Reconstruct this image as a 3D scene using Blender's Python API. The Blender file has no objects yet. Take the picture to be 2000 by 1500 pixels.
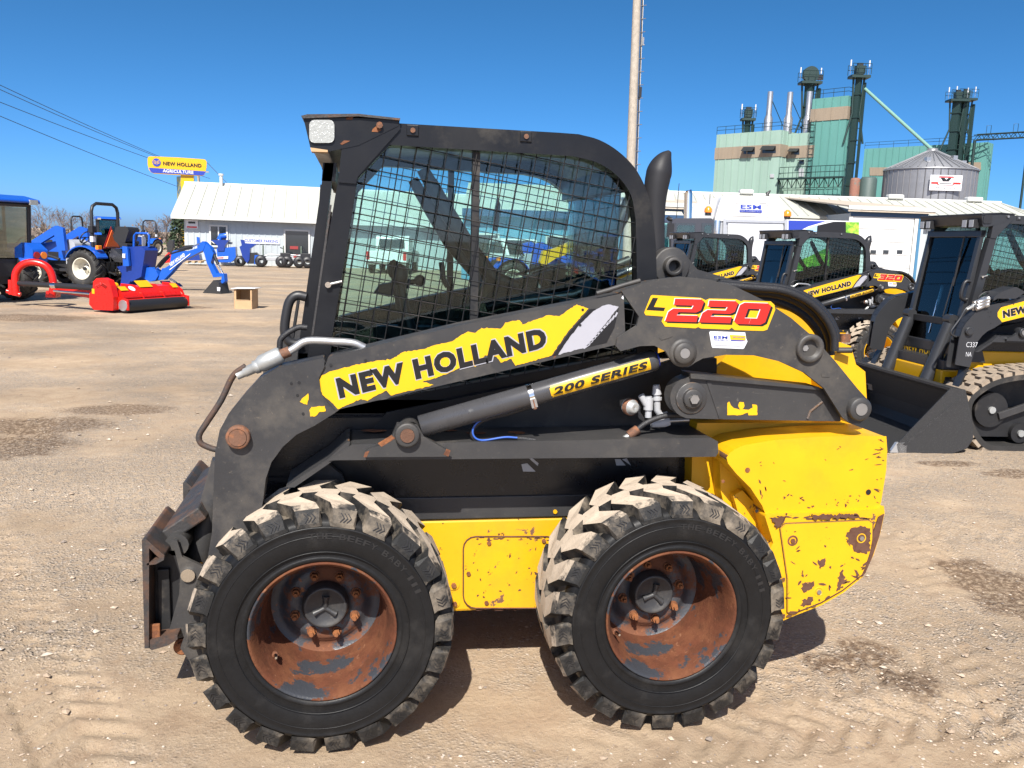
import bpy, bmesh, math, random
import numpy as np
from mathutils import Vector, Matrix
SC = bpy.context.scene
COL = SC.collection
R = math.radians
PI = math.pi

# ---------------------------------------------------------------- camera
FPX, PITCH, ROLL, YAW = 1690.0, .161, -.033, .178
CAM = np.array([.104, -2.561, 1.605])
_fw = np.array([math.sin(YAW)*math.cos(PITCH), math.cos(YAW)*math.cos(PITCH), -math.sin(PITCH)])
_rt = np.array([math.cos(YAW), -math.sin(YAW), 0.])
_up = np.cross(_rt, _fw)
CR = math.cos(ROLL)*_rt - math.sin(ROLL)*_up
CU = math.sin(ROLL)*_rt + math.cos(ROLL)*_up
cd = bpy.data.cameras.new('camera'); cam = bpy.data.objects.new('camera', cd); COL.objects.link(cam)
cd.sensor_fit = 'HORIZONTAL'; cd.sensor_width = 36; cd.lens = 36*FPX/2000
cd.clip_start = .05; cd.clip_end = 20000
cam.matrix_world = Matrix(((CR[0], CU[0], -_fw[0], CAM[0]), (CR[1], CU[1], -_fw[1], CAM[1]), (CR[2], CU[2], -_fw[2], CAM[2]), (0, 0, 0, 1)))
SC.camera = cam

# ---------------------------------------------------------------- sky, sun, exposure
SUN = Vector((-.27, -.90, 1.0)).normalized()          # direction towards the sun
wd = bpy.data.worlds.new('World'); SC.world = wd; wd.use_nodes = True
nt = wd.node_tree
sky = nt.nodes.new('ShaderNodeTexSky'); sky.sky_type = 'NISHITA'; sky.sun_disc = False
sky.sun_elevation = math.asin(SUN.z); sky.sun_rotation = math.atan2(SUN.x, SUN.y)
sky.altitude = 0; sky.air_density = .24; sky.dust_density = 1.15; sky.ozone_density = 4.5
hs = nt.nodes.new('ShaderNodeHueSaturation'); hs.inputs['Saturation'].default_value = 1.22; hs.inputs['Hue'].default_value = .488
nt.links.new(sky.outputs[0], hs.inputs['Color'])
nt.links.new(hs.outputs[0], nt.nodes['Background'].inputs[0])
nt.nodes['Background'].inputs[1].default_value = .135
sl = bpy.data.lights.new('sun', 'SUN'); sl.energy = 4.6; sl.angle = R(.5); sl.color = (1, .95, .87)
so = bpy.data.objects.new('sun', sl); COL.objects.link(so)
so.rotation_euler = (-SUN).to_track_quat('-Z', 'Y').to_euler(); so.location = (-8, -20, 30)
vs = SC.view_settings; vs.view_transform = 'Standard'; vs.look = 'None'; vs.exposure = .92; vs.gamma = 1; vs.use_curve_mapping = False
SC.cycles.max_bounces = 8; SC.cycles.transparent_max_bounces = 24
SC.cycles.use_denoising = True

# ---------------------------------------------------------------- placing helpers
def ray(x, y): return (x-1000)/FPX*CR + (750-y)/FPX*CU + _fw
class Plane:
    "a vertical plane through p0 running along direction d; n points away from the viewer's side"
    def __init__(s, p0, d=(1, 0)):
        s.p = np.array([p0[0], p0[1], 0.]); d = np.array([d[0], d[1], 0.]); s.d = d/np.linalg.norm(d)
        s.n = np.array([-s.d[1], s.d[0], 0.])
    def at(s, x, y, off=0):
        r = ray(x, y); t = ((s.p-CAM)@s.n)/(r@s.n)
        return CAM + r*t + s.n*off
    def poly(s, pts, off=0): return [s.at(x, y, off) for x, y in pts]
def PY(Y): return Plane((0, Y), (1, 0))
def at(x, y, Y): return PY(Y).at(x, y)
def ground(x, y, z=0.):
    r = ray(x, y); t = (z-CAM[2])/r[2]; return CAM + r*t
def depth(x, y, dep): return CAM + ray(x, y)*dep
def V(*a): return np.array(a, float)

# ---------------------------------------------------------------- materials
MATS = {}
def mat(name, col, rough=.5, metal=0., layers=(), var=0., vs=6., bump=0., bs=80., spec=.5, coat=0., bdist=.01):
    """layers: (colour, rough, metal, noise scale, low, high[, (sx,sy,sz)]) patches of another finish laid over by noise"""
    if name in MATS: return MATS[name]
    m = bpy.data.materials.new(name); m.use_nodes = True; t = m.node_tree; N = t.nodes; L = t.links
    b = N['Principled BSDF']; b.inputs['Base Color'].default_value = (*col, 1); b.inputs['Roughness'].default_value = rough
    b.inputs['Metallic'].default_value = metal; b.inputs['Specular IOR Level'].default_value = spec
    b.inputs['Coat Weight'].default_value = coat
    tc = N.new('ShaderNodeTexCoord')
    def noise(s, det=6, rg=.6, stretch=None, off=0):
        mp = N.new('ShaderNodeMapping'); L.new(tc.outputs['Object'], mp.inputs[0])
        mp.inputs['Location'].default_value = (off, off*.7, off*.3)
        if stretch: mp.inputs['Scale'].default_value = stretch
        n = N.new('ShaderNodeTexNoise'); n.inputs['Scale'].default_value = s; n.inputs['Detail'].default_value = det; n.inputs['Roughness'].default_value = rg
        L.new(mp.outputs[0], n.inputs['Vector']); return n.outputs['Fac']
    def remap(s, a, c, lo=0., hi=1.):
        r = N.new('ShaderNodeMapRange'); r.inputs[1].default_value = a; r.inputs[2].default_value = c; r.inputs[3].default_value = lo; r.inputs[4].default_value = hi
        L.new(s, r.inputs[0]); return r.outputs[0]
    def mix(fac, A, B, typ='RGBA', blend='MIX'):
        x = N.new('ShaderNodeMix'); x.data_type = typ; x.blend_type = blend
        i0, i1, i2, o = (0, 6, 7, 2) if typ == 'RGBA' else (0, 2, 3, 0)
        for i, v in ((i0, fac), (i1, A), (i2, B)):
            if hasattr(v, 'links'): L.new(v, x.inputs[i])
            elif i == i0 or typ == 'FLOAT': x.inputs[i].default_value = v
            else: x.inputs[i].default_value = (*v, 1)
        return x.outputs[o]
    c, r, me = col, rough, metal
    if var:
        f = remap(noise(vs), .3, .7, 1-var, 1+var)
        cm = N.new('ShaderNodeMix'); cm.data_type = 'RGBA'; cm.blend_type = 'MULTIPLY'; cm.inputs[0].default_value = 1
        cm.inputs[6].default_value = (*col, 1); L.new(f, cm.inputs[7]); c = cm.outputs[2]
        r = remap(noise(vs*2.3, off=3), .3, .7, max(.03, rough-.35*var), min(1, rough+.35*var))
    for i, ly in enumerate(layers):
        lc, lr, lm, s, lo, hi = ly[:6]
        f = remap(noise(s, 9, .68, ly[6] if len(ly) > 6 else None, off=5.3*i+1.7), lo, hi)
        c = mix(f, c, lc); r = mix(f, r, lr, 'FLOAT')
        if lm or metal: me = mix(f, me, lm, 'FLOAT')
    for v, k in ((c, 'Base Color'), (r, 'Roughness'), (me, 'Metallic')):
        if hasattr(v, 'links'): L.new(v, b.inputs[k])
    if bump:
        bp = N.new('ShaderNodeBump'); bp.inputs['Strength'].default_value = bump; bp.inputs['Distance'].default_value = bdist
        L.new(noise(bs, 8, .65), bp.inputs['Height']); L.new(bp.outputs[0], b.inputs['Normal'])
    MATS[name] = m; return m

RUST = (.13, .048, .022); RUSTD = (.075, .028, .014)
M_PAINT = mat('charcoal_paint', (.028, .028, .030), .42, layers=[((.044, .042, .040), .6, 0, 1.6, .42, .72), ((.13, .11, .085), .9, 0, 3.4, .52, .95), ((.15, .125, .095), .95, 0, 75, .62, .80), ((.07, .068, .065), .5, 0, 14, .64, .72, (.6, 1, 5)), ((.13, .12, .11), .6, 0, 34, .685, .74), (RUST, .9, 0, 9, .72, .75)], var=.12, bump=.05, bs=120)
M_PAINT2 = mat('charcoal_paint_clean', (.026, .027, .03), .35, var=.08)
M_CAB = mat('black_cab_paint', (.0085, .009, .011), .34, spec=.3, layers=[((.017, .017, .018), .5, 0, 2.0, .45, .75), ((.09, .08, .065), .9, 0, 3.0, .55, 1.0), ((.09, .09, .09), .6, 0, 40, .70, .76), (RUST, .9, 0, 12, .745, .77)], var=.15, bump=.04, bs=160)
M_BLACK = mat('matt_black_steel', (.010, .010, .011), .55, layers=[((.12, .10, .08), .9, 0, 4, .54, .9), ((.10, .09, .075), .8, 0, 26, .68, .78)], var=.2)
M_PANEL = mat('black_gloss_panel', (.011, .011, .013), .28, layers=[((.10, .085, .065), .8, 0, 3.5, .55, .95, (.5, 1, 3)), ((.06, .055, .05), .6, 0, 14, .62, .8)], var=.1)
M_YEL = mat('worn_yellow_paint', (.66, .348, .005), .38, layers=[((.56, .285, .008), .55, 0, 3, .5, .7), (RUSTD, .85, 0, 16, .70, .715), ((.17, .085, .045), .85, 0, 60, .70, .72)], var=.06, bump=.03, bs=90)
M_YELW = mat('chipped_yellow_paint', (.66, .348, .005), .42, layers=[((.55, .28, .008), .6, 0, 3, .5, .7), ((.14, .068, .04), .85, 0, 9, .625, .64), (RUSTD, .9, 0, 34, .64, .66), ((.15, .075, .045), .85, 0, 6, .655, .665, (1, 1, 3.5))], var=.06, bump=.06, bs=60)
M_YEL2 = mat('clean_yellow_paint', (.64, .34, .006), .3)
M_DECY = mat('decal_yellow', (.66, .375, .006), .35, var=.06, vs=3)
M_DECK = mat('decal_black', (.008, .008, .009), .35)
M_DECG = mat('decal_grey', (.33, .33, .37), .4, var=.05)
M_DECR = mat('decal_red', (.56, .018, .012), .35)
M_DECW = mat('decal_white', (.62, .63, .66), .4)
M_DECB = mat('decal_blue', (.02, .045, .34), .4)
M_DECO = mat('decal_orange', (.9, .34, .02), .4)
M_RUST = mat('rusty_steel', RUST, .85, layers=[((.27, .10, .032), .9, 0, 12, .45, .62), ((.05, .045, .045), .6, 0, 5, .60, .66), (RUSTD, .9, 0, 40, .55, .7)], var=.25, vs=20, bump=.35, bs=130)
M_RIM = mat('rusted_rim', (.095, .032, .016), .85, spec=.22, layers=[((.135, .052, .024), .85, 0, 9, .45, .65), (RUSTD, .9, 0, 22, .52, .66), ((.21, .10, .055), .85, 0, 45, .6, .72), ((.035, .038, .045), .38, 0, 4.2, .545, .565), ((.16, .115, .02), .9, 0, 3.1, .69, .71)], var=.2, vs=24, bump=.25, bs=110)
M_RIMD = mat('rim_disc_part_painted', (.05, .053, .06), .38, layers=[(RUST, .85, 0, 5, .50, .54), ((.30, .115, .045), .85, 0, 20, .60, .68)], var=.2, bump=.2, bs=90)
M_RUSTC = mat('rust_streaked_steel', (.032, .030, .030), .6, layers=[((.10, .046, .024), .85, 0, 5, .51, .66), ((.17, .075, .035), .9, 0, 16, .60, .70), ((.16, .12, .04), .9, 0, 30, .68, .74)], var=.25, vs=20, bump=.3, bs=110)
M_EDGE = mat('worn_paint_edge', (.045, .043, .043), .45, layers=[((.12, .065, .032), .8, .2, 9, .50, .58), ((.20, .19, .18), .4, .6, 14, .60, .66)], var=.2)
M_EDGEY = mat('worn_yellow_edge', (.60, .31, .006), .45, layers=[((.13, .06, .03), .85, 0, 7, .53, .56)], var=.1)
M_STEEL = mat('bare_steel', (.45, .44, .42), .38, .85, layers=[(RUST, .9, 0, 20, .66, .72)], var=.15)
M_CHROME = mat('chromed_steel', (.75, .75, .74), .12, 1.)
M_ZINC = mat('zinc_fitting', (.42, .43, .42), .45, .55, layers=[((.12, .075, .05), .9, 0, 16, .60, .72)], var=.2, bump=.1, bs=200)
M_PIN = mat('rusty_pin', (.13, .065, .04), .75, .2, layers=[((.25, .10, .045), .9, 0, 30, .5, .62)], var=.2, bump=.2, bs=150)
M_RUB = mat('tyre_rubber', (.0075, .0075, .008), .46, spec=.28, layers=[((.026, .024, .022), .75, 0, 5, .55, .85), ((.10, .09, .075), .9, 0, 60, .70, .74)], var=.15, vs=30, bump=.08, bs=150)
M_RUBD = mat('tread_rubber_dusty', (.013, .013, .013), .55, spec=.35, layers=[((.20, .165, .125), .95, 0, 7, .49, .68), ((.05, .045, .04), .8, 0, 25, .5, .7)], var=.15, bump=.15, bs=120)
M_DUST = mat('dusty_tread_top', (.45, .37, .285), .95, layers=[((.36, .295, .225), .95, 0, 18, .5, .66), ((.08, .07, .06), .8, 0, 11, .72, .76)], var=.12, vs=14, bump=.3, bs=140)
M_CYL = mat('cylinder_paint', (.050, .050, .054), .28, layers=[((.12, .12, .12), .5, 0, 18, .66, .72), ((.03, .03, .03), .5, 0, 3, .5, .7)], var=.15)
M_STACK = mat('satin_black_stack', (.022, .022, .025), .55, spec=.3, var=.15)
M_HOSE = mat('black_hose', (.014, .014, .016), .5, bump=.3, bs=200)
M_HOSEB = mat('blue_hose', (.03, .10, .42), .5)
M_PLAST = mat('black_plastic', (.018, .018, .02), .45)
M_RUBBER2 = mat('new_tyre_rubber', (.022, .021, .02), .65, layers=[((.09, .075, .06), .9, 0, 6, .55, .75)], var=.2)
M_SEAT = mat('seat_vinyl', (.02, .02, .021), .5, bump=.1)
M_BLUE = mat('tractor_blue', (.010, .088, .46), .3, var=.06)
M_BLUED = mat('tractor_dark_blue', (.010, .035, .22), .35, var=.06)
M_RED = mat('mower_red', (.60, .012, .008), .28, var=.05)
M_WHITE = mat('white_paint', (.66, .66, .65), .35, var=.03)
M_CREAM = mat('cream_rim', (.60, .57, .48), .4, var=.05)
M_GREYP = mat('grey_plastic', (.36, .37, .39), .45)
M_LED = mat('lamp_lens', (.33, .34, .32), .12, bump=.5, bs=60, coat=.8)
M_AMBER = mat('amber_lens', (.80, .22, .02), .2)
M_REDL = mat('red_lens', (.35, .015, .015), .2)
M_GALV = mat('galvanised', (.50, .50, .50), .35, .8, var=.1)
M_ALU = mat('brushed_aluminium', (.55, .56, .57), .35, .7, var=.05)
M_CARD = mat('cardboard', (.44, .29, .16), .85, var=.08)
M_WOODP = mat('weathered_pole_wood', (.33, .29, .24), .85, layers=[((.20, .17, .14), .9, 0, 6, .5, .7, (8, 8, .4))], var=.15, bump=.4, bs=30)
M_PALLET = mat('pallet_wood', (.40, .29, .17), .85, var=.15)
M_BARK = mat('bark', (.10, .078, .065), .9, var=.2)
M_TWIG = mat('bare_twigs', (.155, .12, .105), .9, var=.15)
M_FIR = mat('evergreen_foliage', (.025, .045, .018), .8, var=.3)

def glass(name, tint, refl=.10, rough=.02):
    if name in MATS: return MATS[name]
    m = bpy.data.materials.new(name); m.use_nodes = True; t = m.node_tree; N = t.nodes; L = t.links
    N.remove(N['Principled BSDF'])
    tr = N.new('ShaderNodeBsdfTransparent'); tr.inputs[0].default_value = (*tint, 1)
    gl = N.new('ShaderNodeBsdfGlossy'); gl.inputs['Roughness'].default_value = rough
    fr = N.new('ShaderNodeFresnel'); fr.inputs[0].default_value = 1.5
    mx = N.new('ShaderNodeMixShader'); L.new(fr.outputs[0], mx.inputs[0]); L.new(tr.outputs[0], mx.inputs[1]); L.new(gl.outputs[0], mx.inputs[2])
    L.new(mx.outputs[0], N['Material Output'].inputs[0]); MATS[name] = m; return m
M_GLASS = glass('tinted_cab_glass', (.80, .92, .905))
M_GLASS2 = glass('dark_cab_glass', (.45, .62, .63)); M_GLASS3 = glass('green_cab_glass', (.64, .80, .79))

# ---------------------------------------------------------------- mesh builder
ORG = V(0, 0, 0)            # subtracted from every vertex at build time: the base point of the thing being built
class M:
    def __init__(s): s.v = []; s.f = []; s.m = []; s.sm = []; s.mats = []
    def mi(s, m):
        if m is None: return 0
        if m not in s.mats: s.mats.append(m)
        return s.mats.index(m)
    def add(s, vs, fs, m=None, smooth=False):
        o = len(s.v); k = s.mi(m)
        s.v += [tuple(map(float, p)) for p in vs]
        for f in fs: s.f.append([o+i for i in f]); s.m.append(k); s.sm.append(smooth)
    def box(s, c, d, m=None, ax=None, ay=None, az=None):
        c = np.array(c, float); ax = V(1, 0, 0) if ax is None else np.array(ax, float); ay = V(0, 1, 0) if ay is None else np.array(ay, float)
        az = V(0, 0, 1) if az is None else np.array(az, float)
        vs = [c+ax*d[0]/2*i+ay*d[1]/2*j+az*d[2]/2*k for k in (-1, 1) for j in (-1, 1) for i in (-1, 1)]
        s.add(vs, [(0, 2, 3, 1), (4, 5, 7, 6), (0, 1, 5, 4), (2, 6, 7, 3), (0, 4, 6, 2), (1, 3, 7, 5)], m)
    def bx(s, x0, x1, y0, y1, z0, z1, m=None): s.box(((x0+x1)/2, (y0+y1)/2, (z0+z1)/2), (abs(x1-x0), abs(y1-y0), abs(z1-z0)), m)
    def ext(s, loop, vec, m=None, ms=None):
        n = len(loop); a = [np.array(p, float) for p in loop]; b = [p+np.array(vec, float) for p in a]
        s.add(a+b, [tuple(range(n-1, -1, -1)), tuple(range(n, 2*n))], m)
        s.add(a+b, [(i, (i+1) % n, n+(i+1) % n, n+i) for i in range(n)], ms or m)
    def face(s, loop, m=None): s.add(loop, [tuple(range(len(loop)))], m)
    def tube(s, pts, r, m=None, n=8, cap=True):
        pts = [np.array(p, float) for p in pts]; k = len(pts)
        rs = r if hasattr(r, '__len__') else [r]*k
        ts = [(pts[min(i+1, k-1)]-pts[max(i-1, 0)]) for i in range(k)]; ts = [t/(np.linalg.norm(t)+1e-9) for t in ts]
        u = np.cross(ts[0], V(0, 0, 1) if abs(ts[0][2]) < .9 else V(1, 0, 0)); u /= np.linalg.norm(u); vs = []
        for i in range(k):
            u = u - ts[i]*(u@ts[i]); u /= np.linalg.norm(u); w = np.cross(ts[i], u)
            vs += [pts[i]+rs[i]*(u*math.cos(2*PI*j/n)+w*math.sin(2*PI*j/n)) for j in range(n)]
        s.add(vs, [(i*n+j, i*n+(j+1) % n, (i+1)*n+(j+1) % n, (i+1)*n+j) for i in range(k-1) for j in range(n)], m, n > 4)
        if cap: s.add(vs[:n]+vs[-n:], [tuple(range(n-1, -1, -1)), tuple(range(n, 2*n))], m)
    def cyl(s, a, b, r, m=None, n=20, r2=None, cap=True): s.tube([a, b], [r, r if r2 is None else r2], m, n, cap)
    def lathe(s, prof, o, ax, m=None, n=40, ref=None, arc=None, mp=None):
        "prof: (radius, distance along ax); mp: one material per segment"
        o = np.array(o, float); ax = np.array(ax, float)/np.linalg.norm(ax)
        u = np.cross(ax, V(0, 0, 1) if abs(ax[2]) < .9 else V(1, 0, 0)); u /= np.linalg.norm(u); w = np.cross(ax, u); k = len(prof)
        vs = [o+ax*t+r*(u*math.cos(2*PI*j/n)+w*math.sin(2*PI*j/n)) for r, t in prof for j in range(n)]
        for i in range(k-1):
            s.add([], [], None)
        o2 = len(s.v); s.v += [tuple(p) for p in vs]
        for i in range(k-1):
            kk = s.mi(mp[i] if mp else m)
            for j in range(n):
                s.f.append([o2+i*n+j, o2+i*n+(j+1) % n, o2+(i+1)*n+(j+1) % n, o2+(i+1)*n+j]); s.m.append(kk); s.sm.append(True)
    def sph(s, c, r, m=None, n=10, sc=(1, 1, 1)):
        c = np.array(c, float); vs = []; k = n//2+1
        for i in range(k):
            a = PI*i/(k-1)
            vs += [c+np.array(sc)*r*V(math.sin(a)*math.cos(2*PI*j/n), math.sin(a)*math.sin(2*PI*j/n), math.cos(a)) for j in range(n)]
        s.add(vs, [(i*n+j, i*n+(j+1) % n, (i+1)*n+(j+1) % n, (i+1)*n+j) for i in range(k-1) for j in range(n)], m, True)
    def text(s, t, p00, px, py, m, bold=.0, depth=0., slant=0., fit=True, dn=None):
        "lettering filling the box from p00 along px (width) and py (height)"
        vs, fs = glyphs(t, bold)
        p00 = np.array(p00, float); px = np.array(px, float); py = np.array(py, float)
        s.add([p00+px*(x+slant*y)+py*y for x, y in vs], fs, m)
    def mirror(s, W=1.76): s.v = [(x, W-y, z) for x, y, z in s.v]; return s
    def xf(s, f): s.v = [tuple(f(np.array(p))) for p in s.v]; return s
    def mark(s): s.mk = getattr(s, 'mk', [])+[(len(s.v), len(s.f))]; return s
    def build_each(s, name, parent=None, **k):
        "every marked piece becomes an object of its own"
        mk = s.mk+[(len(s.v), len(s.f))]; out = []
        for (v0, f0), (v1, f1) in zip(mk, mk[1:]):
            if f1 == f0: continue
            q = M(); q.v = s.v[v0:v1]; q.f = [[i-v0 for i in f] for f in s.f[f0:f1]]; q.sm = s.sm[f0:f1]
            for i in s.m[f0:f1]: q.m.append(q.mi(s.mats[i]) if s.mats else 0)
            out.append(q.build(name, parent, **k))
        return out
    def build(s, name, parent=None, m=None, bevel=0., seg=2, ang=35, weld=False, sub=0, edge=None):
        me = bpy.data.meshes.new(name)
        me.from_pydata([(x-ORG[0], y-ORG[1], z-ORG[2]) for x, y, z in s.v], [], s.f)
        mats = list(s.mats) or [m or M_PLAST]
        if m is not None and not s.mats: mats = [m]
        for k in mats+([edge] if edge else []): me.materials.append(k)
        me.polygons.foreach_set('material_index', s.m); me.polygons.foreach_set('use_smooth', s.sm)
        b = bmesh.new(); b.from_mesh(me)
        if weld: bmesh.ops.remove_doubles(b, verts=b.verts, dist=1e-5)
        bmesh.ops.recalc_face_normals(b, faces=b.faces); b.to_mesh(me); b.free(); me.update()
        o = bpy.data.objects.new(name, me); COL.objects.link(o)
        if parent is not None: o.parent = parent
        else: o.location = tuple(ORG)
        if bevel:
            md = o.modifiers.new('bevel', 'BEVEL'); md.width = bevel; md.segments = seg; md.limit_method = 'ANGLE'; md.angle_limit = R(ang); md.use_clamp_overlap = True; md.material = len(mats) if edge else -1
        return o
_gl = {}
def glyphs(t, bold=0.):
    if (t, bold) in _gl: return _gl[(t, bold)]
    cu = bpy.data.curves.new('lettering', 'FONT'); cu.body = t; cu.offset = bold; cu.space_character = 1.0+bold*2.2; cu.resolution_u = 3; cu.fill_mode = 'BOTH' if False else 'FRONT'
    o = bpy.data.objects.new('lettering', cu); COL.objects.link(o)
    bpy.context.view_layer.update()
    me = bpy.data.meshes.new_from_object(o.evaluated_get(bpy.context.evaluated_depsgraph_get()))
    v = np.array([x.co[:2] for x in me.vertices]); f = [tuple(p.vertices) for p in me.polygons]
    bpy.data.objects.remove(o); bpy.data.curves.remove(cu); bpy.data.meshes.remove(me)
    lo, hi = v.min(0), v.max(0); v = (v-lo)/(hi-lo)
    _gl[(t, bold)] = (v.tolist(), f, (hi-lo)[0]/(hi-lo)[1])[:2]; return _gl[(t, bold)]

def tag(o, label=None, cat=None, group=None, kind=None):
    for k, v in (('label', label), ('category', cat), ('group', group), ('kind', kind)):
        if v: o[k] = v
    return o
def thing(name, label, cat, loc, group=None):
    global ORG
    ORG = np.array(loc, float)
    o = bpy.data.objects.new(name, None); COL.objects.link(o); o.location = tuple(loc); o.empty_display_size = .2
    return tag(o, label, cat, group)
def solo(): 
    global ORG
    ORG = V(0, 0, 0)
def kids(o): return [c for c in bpy.data.objects if c.parent == o]
def copy_tree(o, parent=None, ch=None):
    c = o.copy(); COL.objects.link(c); c.parent = parent
    for k in list(ch.get(o.name, [])) if ch else kids(o): copy_tree(k, c, ch)
    return c
def child_map():
    d = {}
    for o in bpy.data.objects:
        if o.parent: d.setdefault(o.parent.name, []).append(o)
    return d
def rng_poly(pts, amp, seed, step):
    "torn outline: every edge cut into steps and shaken"
    rd = random.Random(seed); out = []
    n = len(pts)
    for i in range(n):
        a = np.array(pts[i], float); b = np.array(pts[(i+1) % n], float); L = np.linalg.norm(b-a); k = max(1, int(L/step))
        nn = V(-(b-a)[1], (b-a)[0])/(L+1e-9)
        for j in range(k):
            p = a+(b-a)*j/k
            if j: p = p+nn*rd.gauss(0, amp)+(b-a)/L*rd.gauss(0, amp*.6)
            out.append(tuple(p))
    return out
def arc(c, r, a0, a1, n): return [(c[0]+r*math.cos(R(a0+(a1-a0)*i/n)), c[1]+r*math.sin(R(a0+(a1-a0)*i/n))) for i in range(n+1)]
def rrect(x0, y0, x1, y1, r, n=4):
    return arc((x0+r, y0+r), r, 180, 270, n)+arc((x1-r, y0+r), r, 270, 360, n)+arc((x1-r, y1-r), r, 0, 90, n)+arc((x0+r, y1-r), r, 90, 180, n)
def curve(pts, k=6):
    "Catmull-Rom through the points"
    p = [np.array(q, float) for q in pts]; p = [2*p[0]-p[1]]+p+[2*p[-1]-p[-2]]; out = []
    for i in range(1, len(p)-2):
        for j in range(k):
            t = j/k; out.append(.5*((2*p[i])+(-p[i-1]+p[i+1])*t+(2*p[i-1]-5*p[i]+4*p[i+1]-p[i+2])*t*t+(-p[i-1]+3*p[i]-3*p[i+1]+p[i+2])*t**3))
    out.append(p[-2]); return out
# ---------------------------------------------------------------- ground
def sst(a, b, x): t = np.clip((x-a)/(b-a), 0, 1); return t*t*(3-2*t)
_rs = np.random.RandomState(7); _tab = _rs.rand(256, 256)
def vnoise(x, y):
    xi = np.floor(x).astype(int); yi = np.floor(y).astype(int); fx = x-xi; fy = y-yi; fx = fx*fx*(3-2*fx); fy = fy*fy*(3-2*fy)
    g = lambda i, j: _tab[i % 256, j % 256]
    return (g(xi, yi)*(1-fx)+g(xi+1, yi)*fx)*(1-fy)+(g(xi, yi+1)*(1-fx)+g(xi+1, yi+1)*fx)*fy
def fbm(x, y, o=5):
    s = 0; a = .5
    for i in range(o): s = s+a*(vnoise(x*2**i+17.3*i, y*2**i+5.1*i)-.5); a *= .5
    return s
LANES = [((-1.15, .9), (-.55, 1.), .34), ((-2.0, 2.4), (-.2, 1.), .36), ((2.0, .35), (.95, .35), .34), ((2.9, .9), (.5, 1.), .32), ((2.7, 2.0), (1., -.15), .36), ((.55, -.1), (1., .05), .3)]
def gz(x, y):
    x = np.asarray(x, float); y = np.asarray(y, float); r = np.hypot(x-.1, y+2.5)
    sl = -.085*sst(1.5, 4.5, x)*sst(4.5, 8., y)*(1-sst(18, 28, y))
    near = 1-sst(14, 40, r)
    h = .035*fbm(x*.5, y*.5, 3)+.014*fbm(x*2.6, y*2.6, 4)+.006*fbm(x*11, y*11, 4)
    for (px, py), (dx, dy), w in LANES:
        L = math.hypot(dx, dy); dx, dy = dx/L, dy/L; u = (x-px)*dx+(y-py)*dy; v = -(x-px)*dy+(y-py)*dx
        m = (1-sst(w*.4, w*.5, np.abs(v)))*sst(-3.5, -2.5, u)*(1-sst(3, 5, u))*np.clip(.6+1.8*fbm(x*1.3+9, y*1.3, 3), 0, 1)
        h = h-.022*m*(np.sin((u+np.abs(v)*.9)*2*PI/.13)*.5+.5)
    flat = sst(.0, .55, np.hypot((x-.56)/1.35, (y-.88)/1.25)-.75)      # firm where the loader stands
    return sl+near*h*(.25+.75*flat)-.004
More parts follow.
